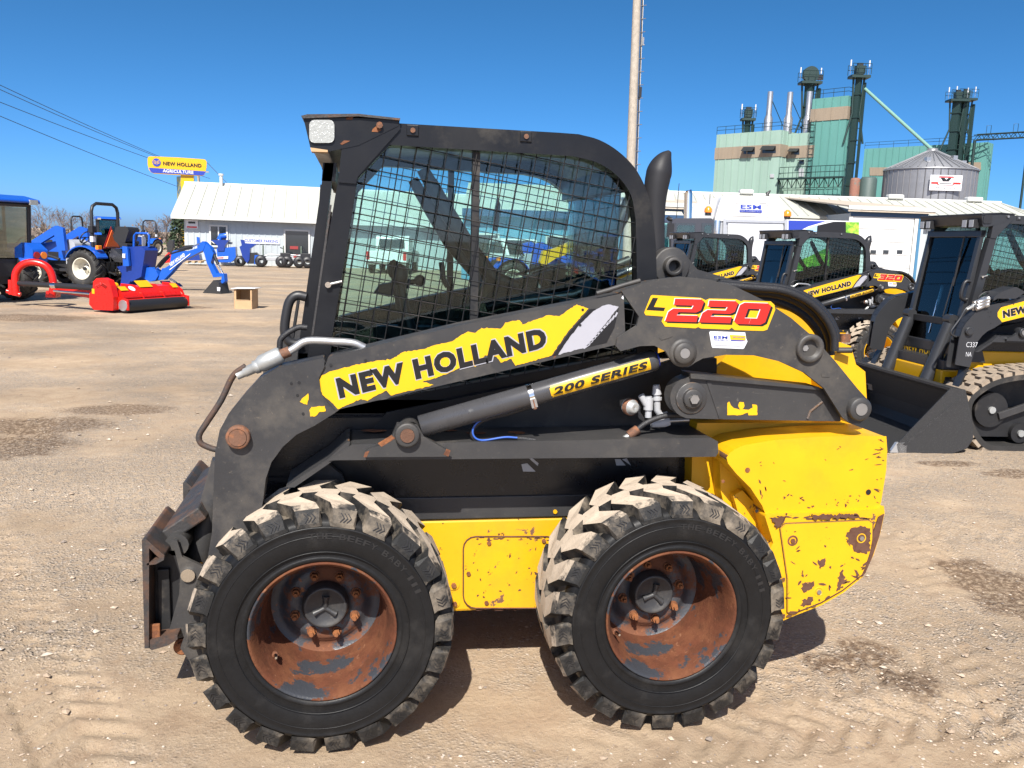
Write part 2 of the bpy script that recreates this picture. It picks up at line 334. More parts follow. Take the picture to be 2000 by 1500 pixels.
def build_ground():
    rs = [.35]
    while rs[-1] < 7000: rs.append(rs[-1]*(1.0075 if 1.2 < rs[-1] < 26 else 1.06))
    rs = np.array(rs); front = R(90)-YAW
    a = np.concatenate([np.linspace(front-R(36), front+R(36), 330), np.linspace(front+R(36), front+R(324), 60)[1:-1]])
    n = len(a); X = CAM[0]+rs[:, None]*np.cos(a)[None]; Y = CAM[1]+rs[:, None]*np.sin(a)[None]; Z = gz(X, Y)
    v = np.stack([X, Y, Z], -1).reshape(-1, 3); k = len(rs)
    i, j = np.meshgrid(np.arange(k-1), np.arange(n), indexing='ij'); jn = (j+1) % n
    f = np.stack([i*n+j, (i+1)*n+j, (i+1)*n+jn, i*n+jn], -1).reshape(-1, 4)
    me = bpy.data.meshes.new('ground'); c = len(v); v = np.concatenate([v, [[CAM[0], CAM[1], gz(CAM[0], CAM[1])]]])
    f3 = [(c, q, (q+1) % n) for q in range(n)]
    me.from_pydata(v.tolist(), [], f.tolist()+f3); me.polygons.foreach_set('use_smooth', [True]*len(me.polygons)); me.update()
    o = bpy.data.objects.new('ground', me); COL.objects.link(o); tag(o, kind='structure')
    m = bpy.data.materials.new('gravel_yard'); m.use_nodes = True; t = m.node_tree; N = t.nodes; L = t.links; b = N['Principled BSDF']
    b.inputs['Specular IOR Level'].default_value = .25
    tc = N.new('ShaderNodeTexCoord')
    def noise(s, d=8, rg=.65, off=0., stretch=None):
        mp = N.new('ShaderNodeMapping'); mp.inputs['Location'].default_value = (off, off*.6, 0); L.new(tc.outputs['Object'], mp.inputs[0])
        if stretch: mp.inputs['Scale'].default_value = stretch
        q = N.new('ShaderNodeTexNoise'); q.inputs['Scale'].default_value = s; q.inputs['Detail'].default_value = d; q.inputs['Roughness'].default_value = rg; L.new(mp.outputs[0], q.inputs['Vector']); return q.outputs['Fac']
    def rm(s, a0, a1, lo=0., hi=1.):
        q = N.new('ShaderNodeMapRange'); q.inputs[1].default_value = a0; q.inputs[2].default_value = a1; q.inputs[3].default_value = lo; q.inputs[4].default_value = hi; L.new(s, q.inputs[0]); return q.outputs[0]
    def mix(f, A, B, bl='MIX'):
        x = N.new('ShaderNodeMix'); x.data_type = 'RGBA'; x.blend_type = bl
        if hasattr(f, 'links'): L.new(f, x.inputs[0])
        else: x.inputs[0].default_value = f
        for i_, q in ((6, A), (7, B)):
            if hasattr(q, 'links'): L.new(q, x.inputs[i_])
            else: x.inputs[i_].default_value = (*q, 1)
        return x.outputs[2]
    def ma(op, A, B):
        x = N.new('ShaderNodeMath'); x.operation = op; x.use_clamp = op != 'MULTIPLY'
        for i_, q in ((0, A), (1, B)):
            if hasattr(q, 'links'): L.new(q, x.inputs[i_])
            else: x.inputs[i_].default_value = q
        return x.outputs[0]
    def stone(s, off):
        vo = N.new('ShaderNodeTexVoronoi'); vo.inputs['Scale'].default_value = s; mp = N.new('ShaderNodeMapping'); mp.inputs['Location'].default_value = (off, off, 0); L.new(tc.outputs['Object'], mp.inputs[0]); L.new(mp.outputs[0], vo.inputs['Vector']); return vo
    dirt = mix(rm(noise(.9), .35, .65), (.345, .255, .168), (.455, .345, .236))
    dirt = mix(rm(noise(7, off=4), .45, .7), dirt, (.33, .235, .155))
    v1 = stone(75, 0); hsv = N.new('ShaderNodeSeparateColor'); L.new(v1.outputs['Color'], hsv.inputs[0])
    grey = mix(hsv.outputs[0], (.235, .195, .155), (.53, .45, .37)); 
    grey = mix(rm(v1.outputs['Distance'], .25, .6), grey, (.30, .24, .18))
    # loose gravel lies in drifts, away from the wheel paths
    gmask = ma('MULTIPLY', rm(noise(.55, 5, off=11), .42, .54), rm(noise(26, 4, off=2), .35, .55))
    c = mix(gmask, dirt, grey)
    v2 = stone(150, 3); c = mix(rm(noise(38, 6, .7, off=31), .56, .66), c, (.30, .222, .15)); c = mix(rm(v2.outputs['Distance'], .20, .10), c, mix(rm(noise(60, off=8), .4, .6), (.55, .49, .43), (.24, .19, .16)))
    # damp and oily patches
    tot = None
    for x, y, rad, st in WET:
        mp = N.new('ShaderNodeMapping'); mp.vector_type = 'POINT'; mp.inputs['Location'].default_value = (-x/rad, -y/rad*st, 0); mp.inputs['Scale'].default_value = (1/rad, st/rad, 0); L.new(tc.outputs['Object'], mp.inputs[0])
        ln = N.new('ShaderNodeVectorMath'); ln.operation = 'LENGTH'; L.new(mp.outputs[0], ln.inputs[0]); f_ = rm(ln.outputs['Value'], 1.15, .2); tot = f_ if tot is None else ma('MAXIMUM', tot, f_)
    wet = rm(ma('ADD', ma('MULTIPLY', tot, .62), ma('MULTIPLY', noise(6, 9, .7, off=21), .55)), .60, .72)
    wet = ma('MULTIPLY', wet, rm(noise(34, 8, .75, off=1), .40, .54))
    c = mix(ma('MULTIPLY', wet, .88), c, (.115, .073, .045))
    far = rm(noise(.35, 6, .6, off=40, stretch=(1, 2.2, 1)), .33, .67, .76, 1.12)
    cm = N.new('ShaderNodeMix'); cm.data_type = 'RGBA'; cm.blend_type = 'MULTIPLY'; cm.inputs[0].default_value = 1; L.new(c, cm.inputs[6]); L.new(far, cm.inputs[7])
    L.new(cm.outputs[2], b.inputs['Base Color']); b.inputs['Roughness'].default_value = .93
    h = ma('ADD', ma('MULTIPLY', noise(45, 9, .75, off=6), .6), ma('MULTIPLY', ma('SUBTRACT', .6, v1.outputs['Distance']), gmask))
    bp = N.new('ShaderNodeBump'); bp.inputs['Strength'].default_value = 1.; bp.inputs['Distance'].default_value = .017; L.new(h, bp.inputs['Height']); L.new(bp.outputs[0], b.inputs['Normal'])
    me.materials.append(m)
def wpt(x, y, r, st=1.): p = ground(x, y); return (p[0], p[1], r, st)
WET = [wpt(70, 830, 1.0, 1.6), wpt(230, 800, .8, 1.8), wpt(30, 870, .7), wpt(1640, 1290, .26, 1.6), wpt(1700, 1270, .22), wpt(1780, 1330, .2), wpt(1950, 1140, .42, 1.3), wpt(1890, 1110, .3), wpt(1990, 925, .5, 2), wpt(1850, 905, .5, 3), wpt(1420, 1260, .25), wpt(1975, 1180, .3), wpt(130, 570, 2.2, 1.4), wpt(30, 620, 2.5, 2), wpt(330, 600, 1.6, 2)]
def build_pebbles():
    rd = np.random.RandomState(3); V_ = []; F_ = []; MI = []
    base = [(0, 0, .62), (.9, 0, .1), (.28, .85, .12), (-.73, .53, .08), (-.73, -.53, .14), (.28, -.85, .06), (0, 0, -.5)]
    fs = [(0, 1, 2), (0, 2, 3), (0, 3, 4), (0, 4, 5), (0, 5, 1), (6, 2, 1), (6, 3, 2), (6, 4, 3), (6, 5, 4), (6, 1, 5)]
    n = 0
    while n < 9000:
        px, py = rd.rand()*2100-50, 560+rd.rand()**.8*960
        p = ground(px, py); 
        if np.hypot(p[0], p[1]) > 30: continue
        x, y = p[0]+rd.randn()*.05, p[1]+rd.randn()*.05
        if -.5 < x < 1.7 and -.03 < y < 1.8 and (abs(y) < .34 or abs(y-1.6) < .3): continue
        if rd.rand() > .30+1.6*max(0, float(fbm(np.array(x*.8+3), np.array(y*.8), 3))+.12)*3: continue
        d = np.hypot(x-CAM[0], y-CAM[1]); s = (.0020+.0040*rd.rand()**2+(.009*rd.rand() if rd.rand() < .04 else 0))*(1+.08*d)
        a = rd.rand()*6.3; o = len(V_); z = float(gz(x, y))
        for bx_, by_, bz_ in base:
            j = 1+.35*rd.randn(3)*.6; u, w = bx_*s*j[0]*1.2, by_*s*j[1]
            V_.append((x+u*math.cos(a)-w*math.sin(a), y+u*math.sin(a)+w*math.cos(a), z+s*.25+bz_*s*.8*j[2]))
        F_ += [tuple(o+q for q in f) for f in fs]; MI += [rd.randint(0, 4)]*len(fs); n += 1
    me = bpy.data.meshes.new('loose_gravel'); me.from_pydata(V_, [], F_)
    for i, c in enumerate(((.42, .33, .25), (.46, .39, .32), (.22, .18, .15), (.33, .25, .18))): me.materials.append(mat('pebble_%d' % i, c, .9, var=.15, vs=20))
    me.polygons.foreach_set('material_index', MI); me.polygons.foreach_set('use_smooth', [False]*len(F_)); me.update()
    o = bpy.data.objects.new('loose_gravel', me); COL.objects.link(o); tag(o, 'loose pebbles scattered over the beige gravel yard', 'gravel', kind='stuff')
build_ground(); build_pebbles()
# ---------------------------------------------------------------- skid steer loaders
M_SHOULD = mat('dusty_shoulder', (.018, .018, .018), .7, layers=[((.36, .295, .225), .95, 0, 13, .44, .54), ((.10, .085, .07), .9, 0, 30, .5, .7)], var=.15, bump=.2, bs=120)
mat('old_paint_loss', (.10, .045, .027), .9, layers=[(RUSTD, .9, 0, 30, .5, .6)], var=.2)
WID = 1.76
def lug_mesh(m, top, side, R0=.372, R1=.41, W=.305, n=22):
    secs = [(.168, .004, .033, R0-.004, R1), (.105, -.014, .036, R0-.004, R1), (.026, .036, .038, R0-.012, R1-.002), (-.001, .046, .039, .352, R1-.012), (-.0125, .048, .036, .345, .356)]
    for half in (0, 1):
        for k in range(n):
            a0 = 2*PI*(k+.5*half)/n; vs = []
            for y, s, hw, rb, rt in secs:
                yy = y if not half else W-y
                for r, w in ((rb, hw+.005), (rt, hw-.003)):
                    for sg in (-1, 1):
                        th = a0+(s+sg*w)/.39
                        vs.append((r*math.sin(th), yy, r*math.cos(th)))
            q = len(secs)
            for i in range(q-1):
                a, b = 4*i, 4*(i+1)
                m.add([vs[j] for j in (a+2, a+3, b+3, b+2)], [(0, 1, 2, 3)], top if i < 2 else (M_SHOULD if i == 2 else side))
                m.add([vs[j] for j in (a, a+2, b+2, b)], [(0, 1, 2, 3)], side)
                m.add([vs[j] for j in (a+1, a+3, b+3, b+1)], [(0, 1, 2, 3)], side)
            m.add(vs[:4], [(0, 1, 3, 2)], side); m.add(vs[-4:], [(0, 1, 3, 2)], side)
            # chevrons on the lug flank: flat strips whose tone replaces the relief's shading
            yy = -.0145 if not half else W+.0145
            yt = -.004 if not half else W+.004
            for c in range(3):
                for sg in (-1, 1):
                    t0 = a0+(.046-.012+c*.011)/.39; t1 = t0+.012/.39
                    def P(th, rr): 
                        f = (rr-.352)/.048; return (rr*math.sin(th), (yy*(1-f)+yt*f)-(.0015 if not half else -.0015), rr*math.cos(th))
                    r0 = .374; r1 = .374+sg*.014
                    m.add([P(t1, r0), P(t1+.008, r0), P(t0+.008, r1), P(t0, r1)], [(0, 1, 2, 3)], M_PLAST)
_wc = {}
def wheel_meshes(worn):
    "one wheel centred on its axle, outer face towards -Y; returns the pieces as (name, mesh)"
    if worn in _wc: return _wc[worn]
    out = []; W = .305
    rub = M_RUB if worn else M_RUBBER2
    t = M()
    pr = [(.219, .02), (.225, .004), (.236, -.006), (.243, -.004), (.246, -.002), (.270, -.010), (.300, -.0135), (.322, -.0125), (.335, -.0115), (.3385, -.0135), (.3425, -.0115), (.343, -.004), (.352, .000), (.362, .014), (.369, .04), (.374, .152)]
    full = pr+[(r, W-y) for r, y in pr[-2::-1]]
    t.lathe(full, (0, 0, 0), (0, 1, 0), None, 88, mp=[rub]*(len(pr)-2)+[M_RUBD]*2+[rub]*(len(pr)-2))
    lug_mesh(t, M_DUST, M_RUBD)
    out.append(('tyre', t, 0))
    # raised lettering round the sidewall
    l = M()
    def ringtext(s, a0, r, h, wch):
        th = a0
        for chx in s:
            if chx != ' ':
                vs, fs = glyphs(chx, .02); ww = wch*(.45 if chx == 'I' else .8)
                P = []
                for x, y in vs:
                    rr = r+h*y; an = th+(x*ww)/r; P.append((rr*math.sin(an), -.0152, rr*math.cos(an)))
                l.add(P, fs, mat('moulded_letters', (.016, .016, .017), .38))
            th += wch*(1.0 if chx != ' ' else .7)/r
    ringtext('THE BEEFY BABY III', -.18, .306, .019, .024)
    for rr in (.262, .312): l.lathe([(rr, -.0095 if rr < .3 else -.0138), (rr+.0015, -.0152), (rr+.003, -.0105 if rr < .3 else -.0135)], (0, 0, 0), (0, 1, 0), M_RUB, 72)
    out.append(('sidewall_lettering', l, 0))
    rim = M()
    pr = [(.219, .03), (.2265, .004), (.2255, -.003), (.221, -.004), (.2165, .006), (.207, .02), (.204, .06), (.198, .072), (.1955, .13), (.189, .142), (.186, .20), (.178, .235)]
    rim.lathe(pr, (0, 0, 0), (0, 1, 0), M_RIM if worn else M_YEL2, 64)
    out.append(('rim', rim, 0))
    d = M()
    d.lathe([(.178, .235), (.160, .246), (.142, .241), (.128, .226), (.118, .220), (.092, .220), (.084, .224), (.074, .226), (.001, .226)], (0, 0, 0), (0, 1, 0), M_RIMD if worn else M_YEL2, 56)
    out.append(('wheel_disc', d, 0))
    n = M()
    n.cyl((0, .222, 0), (0, .216, 0), .0165, M_RUST if worn else M_STEEL, 12)
    n.cyl((0, .218, 0), (0, .199, 0), .0125, M_RUST if worn else M_STEEL, 6); n.cyl((0, .200, 0), (0, .184, 0), .0065, M_RUST if worn else M_STEEL, 8)
    out.append(('lug_nut', n, 8))
    h = M()
    h.lathe([(.078, .224), (.078, .205), (.072, .190), (.070, .182), (.064, .179), (.060, .183), (.001, .183)], (0, 0, 0), (0, 1, 0), M_PAINT if worn else M_PAINT2, 40)
    for k in range(3):
        a = 2*PI*k/3; h.tube([(0, .184, 0), (.022*math.sin(a), .182, .022*math.cos(a)), (.040*math.sin(a), .1825, .040*math.cos(a))], [.010, .009, .013], M_PAINT if worn else M_PAINT2, 8)
    out.append(('hub_cap', h, 0))
    v = M(); v.tube([(-.146, .09, -.115), (-.143, .07, -.113), (-.141, .055, -.111)], [.006, .0065, .004], M_CHROME, 8); v.cyl((-.147, .095, -.116), (-.146, .085, -.115), .010, M_RUST, 8)
    out.append(('valve_stem', v, 0))
    _wc[worn] = out; return out
_wm = {}
def add_wheel(root, x, far, worn, spin):
    global ORG
    keep = ORG; ORG = V(0, 0, 0)
    w = bpy.data.objects.new('wheel', None); COL.objects.link(w); w.parent = root
    y = 0 if not far else WID
    w.location = (x-keep[0], y-keep[1], .405); w.rotation_euler = (0, spin, PI if far else 0)
    w.rotation_mode = 'XYZ'
    for nm, mb, cnt in wheel_meshes(worn):
        key = (nm, worn)
        if far and nm in ('sidewall_lettering', 'valve_stem', 'lug_nut', 'hub_cap'): continue
        for k in range(max(1, cnt)):
            if key in _wm: o = _wm[key].copy(); COL.objects.link(o)
            else: o = mb.build(nm); _wm[key] = o
            o.parent = w
            if cnt: a = 2*PI*(k+.5)/cnt; o.location = (.105*math.sin(a), 0, .105*math.cos(a))
    ORG = keep
    return w

def loader(variant, label, group, model='220'):
    worn = variant == 'worn'; track = variant == 'track'
    P_ = M_PAINT if worn else M_PAINT2; CB = M_CAB if worn else M_PAINT2; YL = M_YEL if worn else M_YEL2; YC = M_YELW if worn else M_YEL2
    PIN = M_PIN if worn else M_PAINT2; G = M_GLASS if worn else M_GLASS3
    EG = M_EDGE if worn else None; EY = M_EDGEY if worn else None; RC_ = M_RUSTC if worn else M_PAINT2
    root = thing('compact_track_loader' if track else 'skid_steer_loader', label, 'track loader' if track else 'skid steer', (.56, .88, 0), group)
    A = PY(.13)
    def pl(pts, Y): return PY(Y).poly(pts)
    # ------------------------------------------------ hull
    m = M()
    zb = at(1000, 1191, .41)[2]; zt = at(1000, 1010, .41)[2]; zs = at(1000, 968, .41)[2]; m.bx(-.28, 1.62, .41, 1.35, zb, zt-.003, YC)
    if track: m.bx(-.12, 1.5, .385, 1.375, .45, .80, YC)
    ch = m.build('chassis', root, bevel=.012)
    m = M(); m.bx(-.27, 1.33, .403, 1.357, zt, zs, P_); m.build('sill_strip', ch, bevel=.003)
    c = M(); rr = rrect(905, 1048, 1092, 1188, 24)
    c.ext(pl(rr, .404), (0, .01, 0), YC); co = c.build('access_cover', ch, bevel=.003, edge=EY)
    if worn: m = M(); q = pl(rr, .4035); m.tube(q+[q[0]], .0028, MATS['old_paint_loss'], 5, False); m.build('cover_seam', ch)
    b = M()
    for x, y in ((955, 1060), (1062, 1056), (915, 1120), (950, 1177), (1056, 1172)): b.mark(); p = at(x, y, .404); b.cyl(p, p-V(0, .007, 0), .008, M_RUST if worn else M_STEEL, 6)
    for x, y, r in ((886, 1142, .016), (888, 1178, .014)): b.mark(); p = at(x, y, .409); b.cyl(p, p-V(0, .003, 0), r*1.3, YC, 16); b.cyl(p, p-V(0, .012, 0), r*.6, M_RUST if worn else M_STEEL, 6)
    for x, y in ((1084, 999), (755, 1005)): b.mark(); p = at(x, y, .402); b.cyl(p, p-V(0, .005, 0), .008, YL, 8)
    b.build_each('cover_bolt', ch)
    m = M(); m.bx(-.22 if not track else .04, 1.32, .412, 1.348, zs-.01, 1.0, M_PANEL); m.bx(-.15, 1.28, .43, 1.33, 1.0, 1.06, M_BLACK)
    m.ext(pl([(560, 960), (600, 915), (640, 905), (668, 928), (690, 985), (520, 985)], .36), (0, .03, 0), P_)
    hl = m.build('hull_side', root, bevel=.006)
    m = M()
    for q in ([(1018, 907), (1030, 905), (1046, 921), (1022, 921)], [(1040, 895), (1052, 905), (1050, 910), (1034, 896)], [(1201, 897), (1212, 897), (1222, 909), (1204, 909)], [(1224, 895), (1232, 909), (1215, 897)]): m.mark().ext(pl(q, .410), (0, .003, 0), M_GREYP)
    m.mark().ext(pl([(1305, 912), (1346, 914), (1346, 968), (1304, 964)], .409), (0, .003, 0), M_PANEL)
    m.build_each('step_marking', hl)
    m = M(); m.ext(pl([(700, 870), (755, 806), (1290, 700), (1400, 700), (1400, 860)], .41), (0, .04, 0), M_BLACK); m.mirror() if 0 else None
    m.ext(pl([(480, 1020), (560, 900), (700, 830), (760, 870), (760, 980)], .44), (0, .05, 0), M_BLACK)
    m.build('inner_side_panel', root)
    # ------------------------------------------------ ledges with cylinder brackets
    for s in (0, 1):
        m = M(); m.ext(pl([(640, 900), (688, 868), (1388, 855), (1402, 862), (1403, 884), (1398, 892), (655, 899)], .19), (0, .22, 0), P_)
        m.ext(pl([(556, 952), (640, 897), (676, 864), (684, 862), (682, 872), (652, 899), (575, 952)], .195), (0, .2, 0), P_)
        if s: m.mirror()
        lg = m.build('fender_ledge', root, bevel=.009, seg=3, edge=EG)
        m = M(); m.ext(pl([(712, 893), (712, 884), (722, 876), (748, 868), (766, 852), (776, 828), (815, 828), (828, 853), (862, 873), (874, 880), (872, 892)], .163), (0, .03, 0), P_)
        p = at(795, 848, .160); m.lathe([(.040, .03), (.040, -.018), (.036, -.022), (.023, -.022)], p, (0, 1, 0), P_, 28)
        m.cyl(p+V(0, .0, 0), p-V(0, .026, 0), .0225, M_PIN if worn else M_STEEL, 18)
        if worn:
            for q in ([(738, 866), (765, 850), (772, 856), (745, 873)], [(872, 877), (880, 880), (876, 892), (866, 888)], [(710, 893), (713, 883), (722, 880), (716, 893)]): m.ext(pl(q, .1625), (0, .003, 0), M_RUST)
        if s: m.mirror()
        m.build('cylinder_bracket', lg, bevel=.003)
        if worn and not s:
            m = M(); rd = random.Random(4)
            for k in range(26):
                x = rd.uniform(720, 1280) if k > 14 else rd.uniform(1140, 1275); p = at(x, 862-(x-690)*.016, .2); p[1] = rd.uniform(.205, .37); p[2] = at(1000, 862, .19)[2]+.0005
                w = rd.uniform(.006, .03); m.ext([p+V(w*math.cos(a)*rd.uniform(.6, 1.2)*1.6, w*math.sin(a)*rd.uniform(.5, 1), 0) for a in np.linspace(0, 2*PI, 9)[:-1]], (0, 0, .0012), M_RUST)
            o_ = m.build('rust_patch', lg); o_['kind'] = 'stuff'
    # ------------------------------------------------ lift arms
    leg = [(402, 1110), (414, 1040), (418, 930), (420, 885), (429, 840), (447, 807), (474, 774), (504, 741), (546, 717), (632, 699), (634, 716), (623, 738), (627, 770), (655, 806), (615, 831), (579, 849), (552, 873), (530, 903), (519, 935), (514, 975), (505, 1030), (470, 1120), (430, 1240), (400, 1285), (368, 1288), (352, 1266), (364, 1230), (390, 1150)]
    if track: leg = leg[2:23]+[(500, 1040), (415, 1030)]
    boom = [(642, 697), (900, 635), (1218, 573), (1222, 672), (1205, 673), (664, 799), (655, 806), (626, 770), (622, 740), (634, 716)]
    rear = [(1214, 569), (1230, 562), (1278, 547), (1330, 540), (1386, 546), (1437, 560), (1493, 587), (1545, 621), (1588, 658), (1631, 705), (1674, 758), (1693, 779), (1699, 797), (1694, 815), (1680, 827), (1662, 828), (1645, 815), (1609, 758), (1571, 728), (1523, 706), (1472, 694), (1416, 693), (1373, 700), (1358, 708), (1345, 717), (1325, 716), (1311, 704), (1300, 686), (1278, 675), (1250, 676), (1212, 686), (1203, 676), (1206, 660), (1244, 636), (1248, 618)]
    for s in (0, 1):
        def B(mm, nm, par, **k):
            if s: mm.mirror()
            return mm.build(nm, par, **k)
        m = M(); m.ext(pl(boom, .138), (0, .095, 0), P_)
        arm = B(m, 'lift_arm', root, bevel=.011, seg=3, edge=EG)
        m = M(); m.ext(pl(leg, .130), (0, .012, 0), P_); m.ext(pl(leg, .225), (0, .012, 0), P_)
        # bent outer rim of the front leg
        e = [A.at(*p) for p in leg[1:10]]
        for i in range(len(e)-1): m.ext([e[i]+V(0, .004, 0), e[i+1]+V(0, .004, 0), e[i+1]+V(.006, .004, -.014), e[i]+V(.014, .004, -.006)], (0, .092, 0), P_)
        e = [A.at(*p) for p in leg[14:22]]
        for i in range(len(e)-1): m.ext([e[i]+V(0, .004, 0), e[i+1]+V(0, .004, 0), e[i+1]+V(-.010, .004, .004), e[i]+V(-.010, .004, .010)], (0, .092, 0), P_)
        B(m, 'front_leg_plate', arm, bevel=.0028, edge=EG)
        m = M(); m.ext(pl(rear, .128), (0, .014, 0), P_); m.ext(pl(rear, .226), (0, .014, 0), P_)
        e = [A.at(*p) for p in rear[0:12]]
        for i in range(len(e)-1): m.ext([e[i]+V(0, .007, -.007), e[i+1]+V(0, .007, -.007), e[i+1]+V(0, .007, -.019), e[i]+V(0, .007, -.019)], (0, .1, 0), P_)
        B(m, 'rear_plate', arm, bevel=.003, edge=EG)
        # pins and bosses
        m = M()
        def boss(x, y, prof, Y=.128, mt=None, pin=0, pm=None, dep=0.):
            p = at(x, y, Y); m.lathe(prof, p, (0, 1, 0), mt or P_, 28)
            if pin: m.cyl(p-V(0, dep-.03, 0), p-V(0, dep, 0), pin, pm or M_STEEL, 18)
        m.mark(); boss(1334, 689, [(.036, .01), (.036, -.014), (.033, -.018), (.0165, -.018)], pin=.0165, dep=.020); boss(1334, 689, [(.048, .004), (.047, -.004), (.036, -.006)])
        m.mark(); boss(1580, 680, [(.049, .01), (.049, -.012), (.045, -.016), (.030, -.016), (.027, .02), (.001, .02)]); p = at(1575, 680, .128); m.cyl(p+V(-.005, .02, 0), p+V(-.005, -.004, 0), .011, M_STEEL, 6)
        m.mark(); boss(1674, 797, [(.041, .01), (.041, -.022), (.037, -.026), (.022, -.026)], pin=.0215, dep=.029)
        m.mark(); boss(466, 852, [(.036, .005), (.036, -.020), (.0335, -.023), (.027, -.023)], mt=PIN, pin=.026, pm=PIN, dep=.026)
        if s: m.mirror()
        m.build_each('pivot_pin', arm)
        # decals
        d = M(); Y0 = .1365
        ymix = rng_poly([(p[0]/2.42+540, p[1]/2.42+200) for p in ([(195, 1335), (210, 1292), (262, 1270), (400, 1235), (470, 1221), (540, 1216), (600, 1180), (700, 1166), (740, 1150), (830, 1130), (870, 1102), (905, 1083), (940, 1090), (970, 1066), (1060, 1070), (1082, 1040), (1150, 1030), (1162, 1050), (1240, 1022), (1280, 1006), (1340, 1010), (1420, 955), (1475, 975), (1380, 1080), (1300, 1196), (1130, 1245), (1110, 1212), (1060, 1230), (1040, 1202), (985, 1195), (940, 1250), (900, 1238), (830, 1272), (760, 1300), (690, 1320), (742, 1336), (540, 1385), (520, 1362), (462, 1390), (430, 1411), (400, 1402), (290, 1450), (262, 1420), (220, 1385)] if worn else [(195, 1335), (210, 1292), (262, 1260), (1420, 945), (1490, 950), (1380, 1080), (1300, 1196), (290, 1450), (262, 1420), (220, 1385)])], .55 if worn else 0, 3, 3.2 if worn else 400)
        d.ext(pl(ymix, Y0), (0, .0015, 0), M_DECY)
        if worn:
            for q in ([(120, 1400), (150, 1375), (152, 1395), (145, 1430), (110, 1415)], [(155, 1455), (165, 1440), (228, 1435), (232, 1460), (200, 1465), (185, 1483), (160, 1485)]): d.ext(pl(rng_poly([(x/2.42+540, y/2.42+200) for x, y in q], .5, 8, 3), .1285), (0, .0013, 0), M_DECY)
        z1 = lambda q: [(x/2.42+540, y/2.42+200) for x, y in q]
        d.ext(pl(z1([(1480, 978), (1385, 1085), (1305, 1198), (1330, 1194), (1370, 1130), (1430, 1052), (1510, 975)]), Y0), (0, .0014, 0), M_DECK)
        gb = z1([(1490, 992), (1540, 962), (1570, 955), (1618, 966), (1560, 1040), (1505, 1105), (1455, 1160), (1332, 1193), (1372, 1130), (1430, 1054)])
        d.ext(pl(rng_poly(gb, .4 if worn else 0, 5, 4), Y0), (0, .0014, 0), M_DECG)
        d.ext(pl(z1([(1618, 972), (1540, 1085), (1462, 1158), (1560, 1136), (1598, 1062)]), Y0), (0, .0014, 0), M_DECK)
        q = z1([(1642, 903), (1640, 932), (1630, 925)]); d.ext(pl(q, .1362), (0, .001, 0), M_DECW)
        for i in range(11):   # woven stripe
            x0, y0 = 1608-i*13, 990+i*15
            d.ext(pl(z1([(x0, y0), (x0+6, y0+5), (x0-4-i*2, y0+26), (x0-10-i*2, y0+20)]), Y0-.0006), (0, .001, 0), M_DECG)
        B(d, 'stripe_decal', arm)
        d = M(); pp = PY(Y0-.0012)
        o = pp.at(664, 779); tx = pp.at(1070, 678)-o; ty = pp.at(655, 739)-o
        o2 = o+V(-.001, .0006, -.002); d.text('NEW HOLLAND', o2-tx*.004-ty*.05, tx*1.008, ty*1.12, M_DECW)if 0 else None
        gp = pp.at(650, 746); 
        d.text('NEW HOLLAND', o+V(0, .0006, 0)-tx*.006-ty*.05, tx*1.012, ty*1.10, M_DECG, .075)
        d.xf(lambda p: p+V(0, 0, 0))
        d.text('NEW HOLLAND', o, tx, ty, M_DECK, .06)
        if s: d.xf(lambda p: p)
        B(d, 'maker_lettering', arm)
        # model number badge
        d = M(); z4 = lambda q: [(x/3.704+1180, y/3.704+540) for x, y in q]; YR = .1265
        d.ext(pl(z4([(290, 262), (300, 235), (338, 140), (350, 134), (700, 155), (735, 172), (760, 160), (955, 164), (990, 180), (1010, 173), (1205, 180), (1232, 205), (1238, 240), (1180, 385), (1150, 394), (945, 388), (922, 370), (905, 384), (700, 376), (680, 366), (660, 375), (440, 362), (416, 325), (430, 290), (300, 280)]), YR), (0, .0014, 0), M_DECY)
        d.ext(pl(z4([(352, 154), (390, 156), (360, 220), (442, 226), (432, 250), (305, 243)]), YR-.0006), (0, .001, 0), M_DECK)
        D2 = [(0, 0), (0, .42), (.12, .57), (.70, .57), (.72, .72), (.1, .72), (.06, 1), (.9, 1), (1, .88), (1, .52), (.88, .42), (.32, .42), (.30, .28), (.97, .28), (1, 0)]
        D0 = [(0, .12), (0, .88), (.12, 1), (.88, 1), (1, .88), (1, .12), (.88, 0), (.5, 0), (.5, .28), (.7, .28), (.7, .72), (.3, .72), (.3, .28), (.495, .28), (.495, 0), (.12, 0)]
        D3 = [(0, 0), (0, .26), (.68, .26), (.68, .40), (.2, .40), (.2, .62), (.68, .62), (.68, .74), (.06, .74), (.1, 1), (.9, 1), (1, .88), (1, .6), (.9, .51), (1, .42), (1, .12), (.88, 0)]
        D7 = [(.25, 0), (.68, .74), (0, .74), (0, 1), (1, 1), (1, .74), (.55, 0)]
        DG = {'2': D2, '0': D0, '3': D3, '7': D7}
        boxes = [((440, 324), (668, 330), (500, 160)), ((685, 331), (912, 338), (748, 172)), ((934, 342), (1158, 350), (990, 188))]
        for chx, (p0, p1, p2) in zip(model, boxes):
            p0, p1, p2 = np.array(p0, float), np.array(p1, float), np.array(p2, float)
            for off, mt, yy in (((14, 12), M_DECK, .0006), ((4, 4), M_DECK, .0007), ((-5, -4), M_DECW, .0009), ((0, 0), M_DECR, .0014)):
                d.ext(pl(z4([tuple(p0+np.array(off)+(p1-p0)*u+(p2-p0)*v) for u, v in DG[chx]]), YR-yy), (0, .0008, 0), mt)
        B(d, 'model_badge', arm)
        d = M(); d.ext(pl(z4([(760, 405), (768, 396), (1020, 405), (1028, 450), (1037, 470), (1012, 520), (1000, 524), (785, 516), (778, 505)]), YR), (0, .0012, 0), M_DECW)
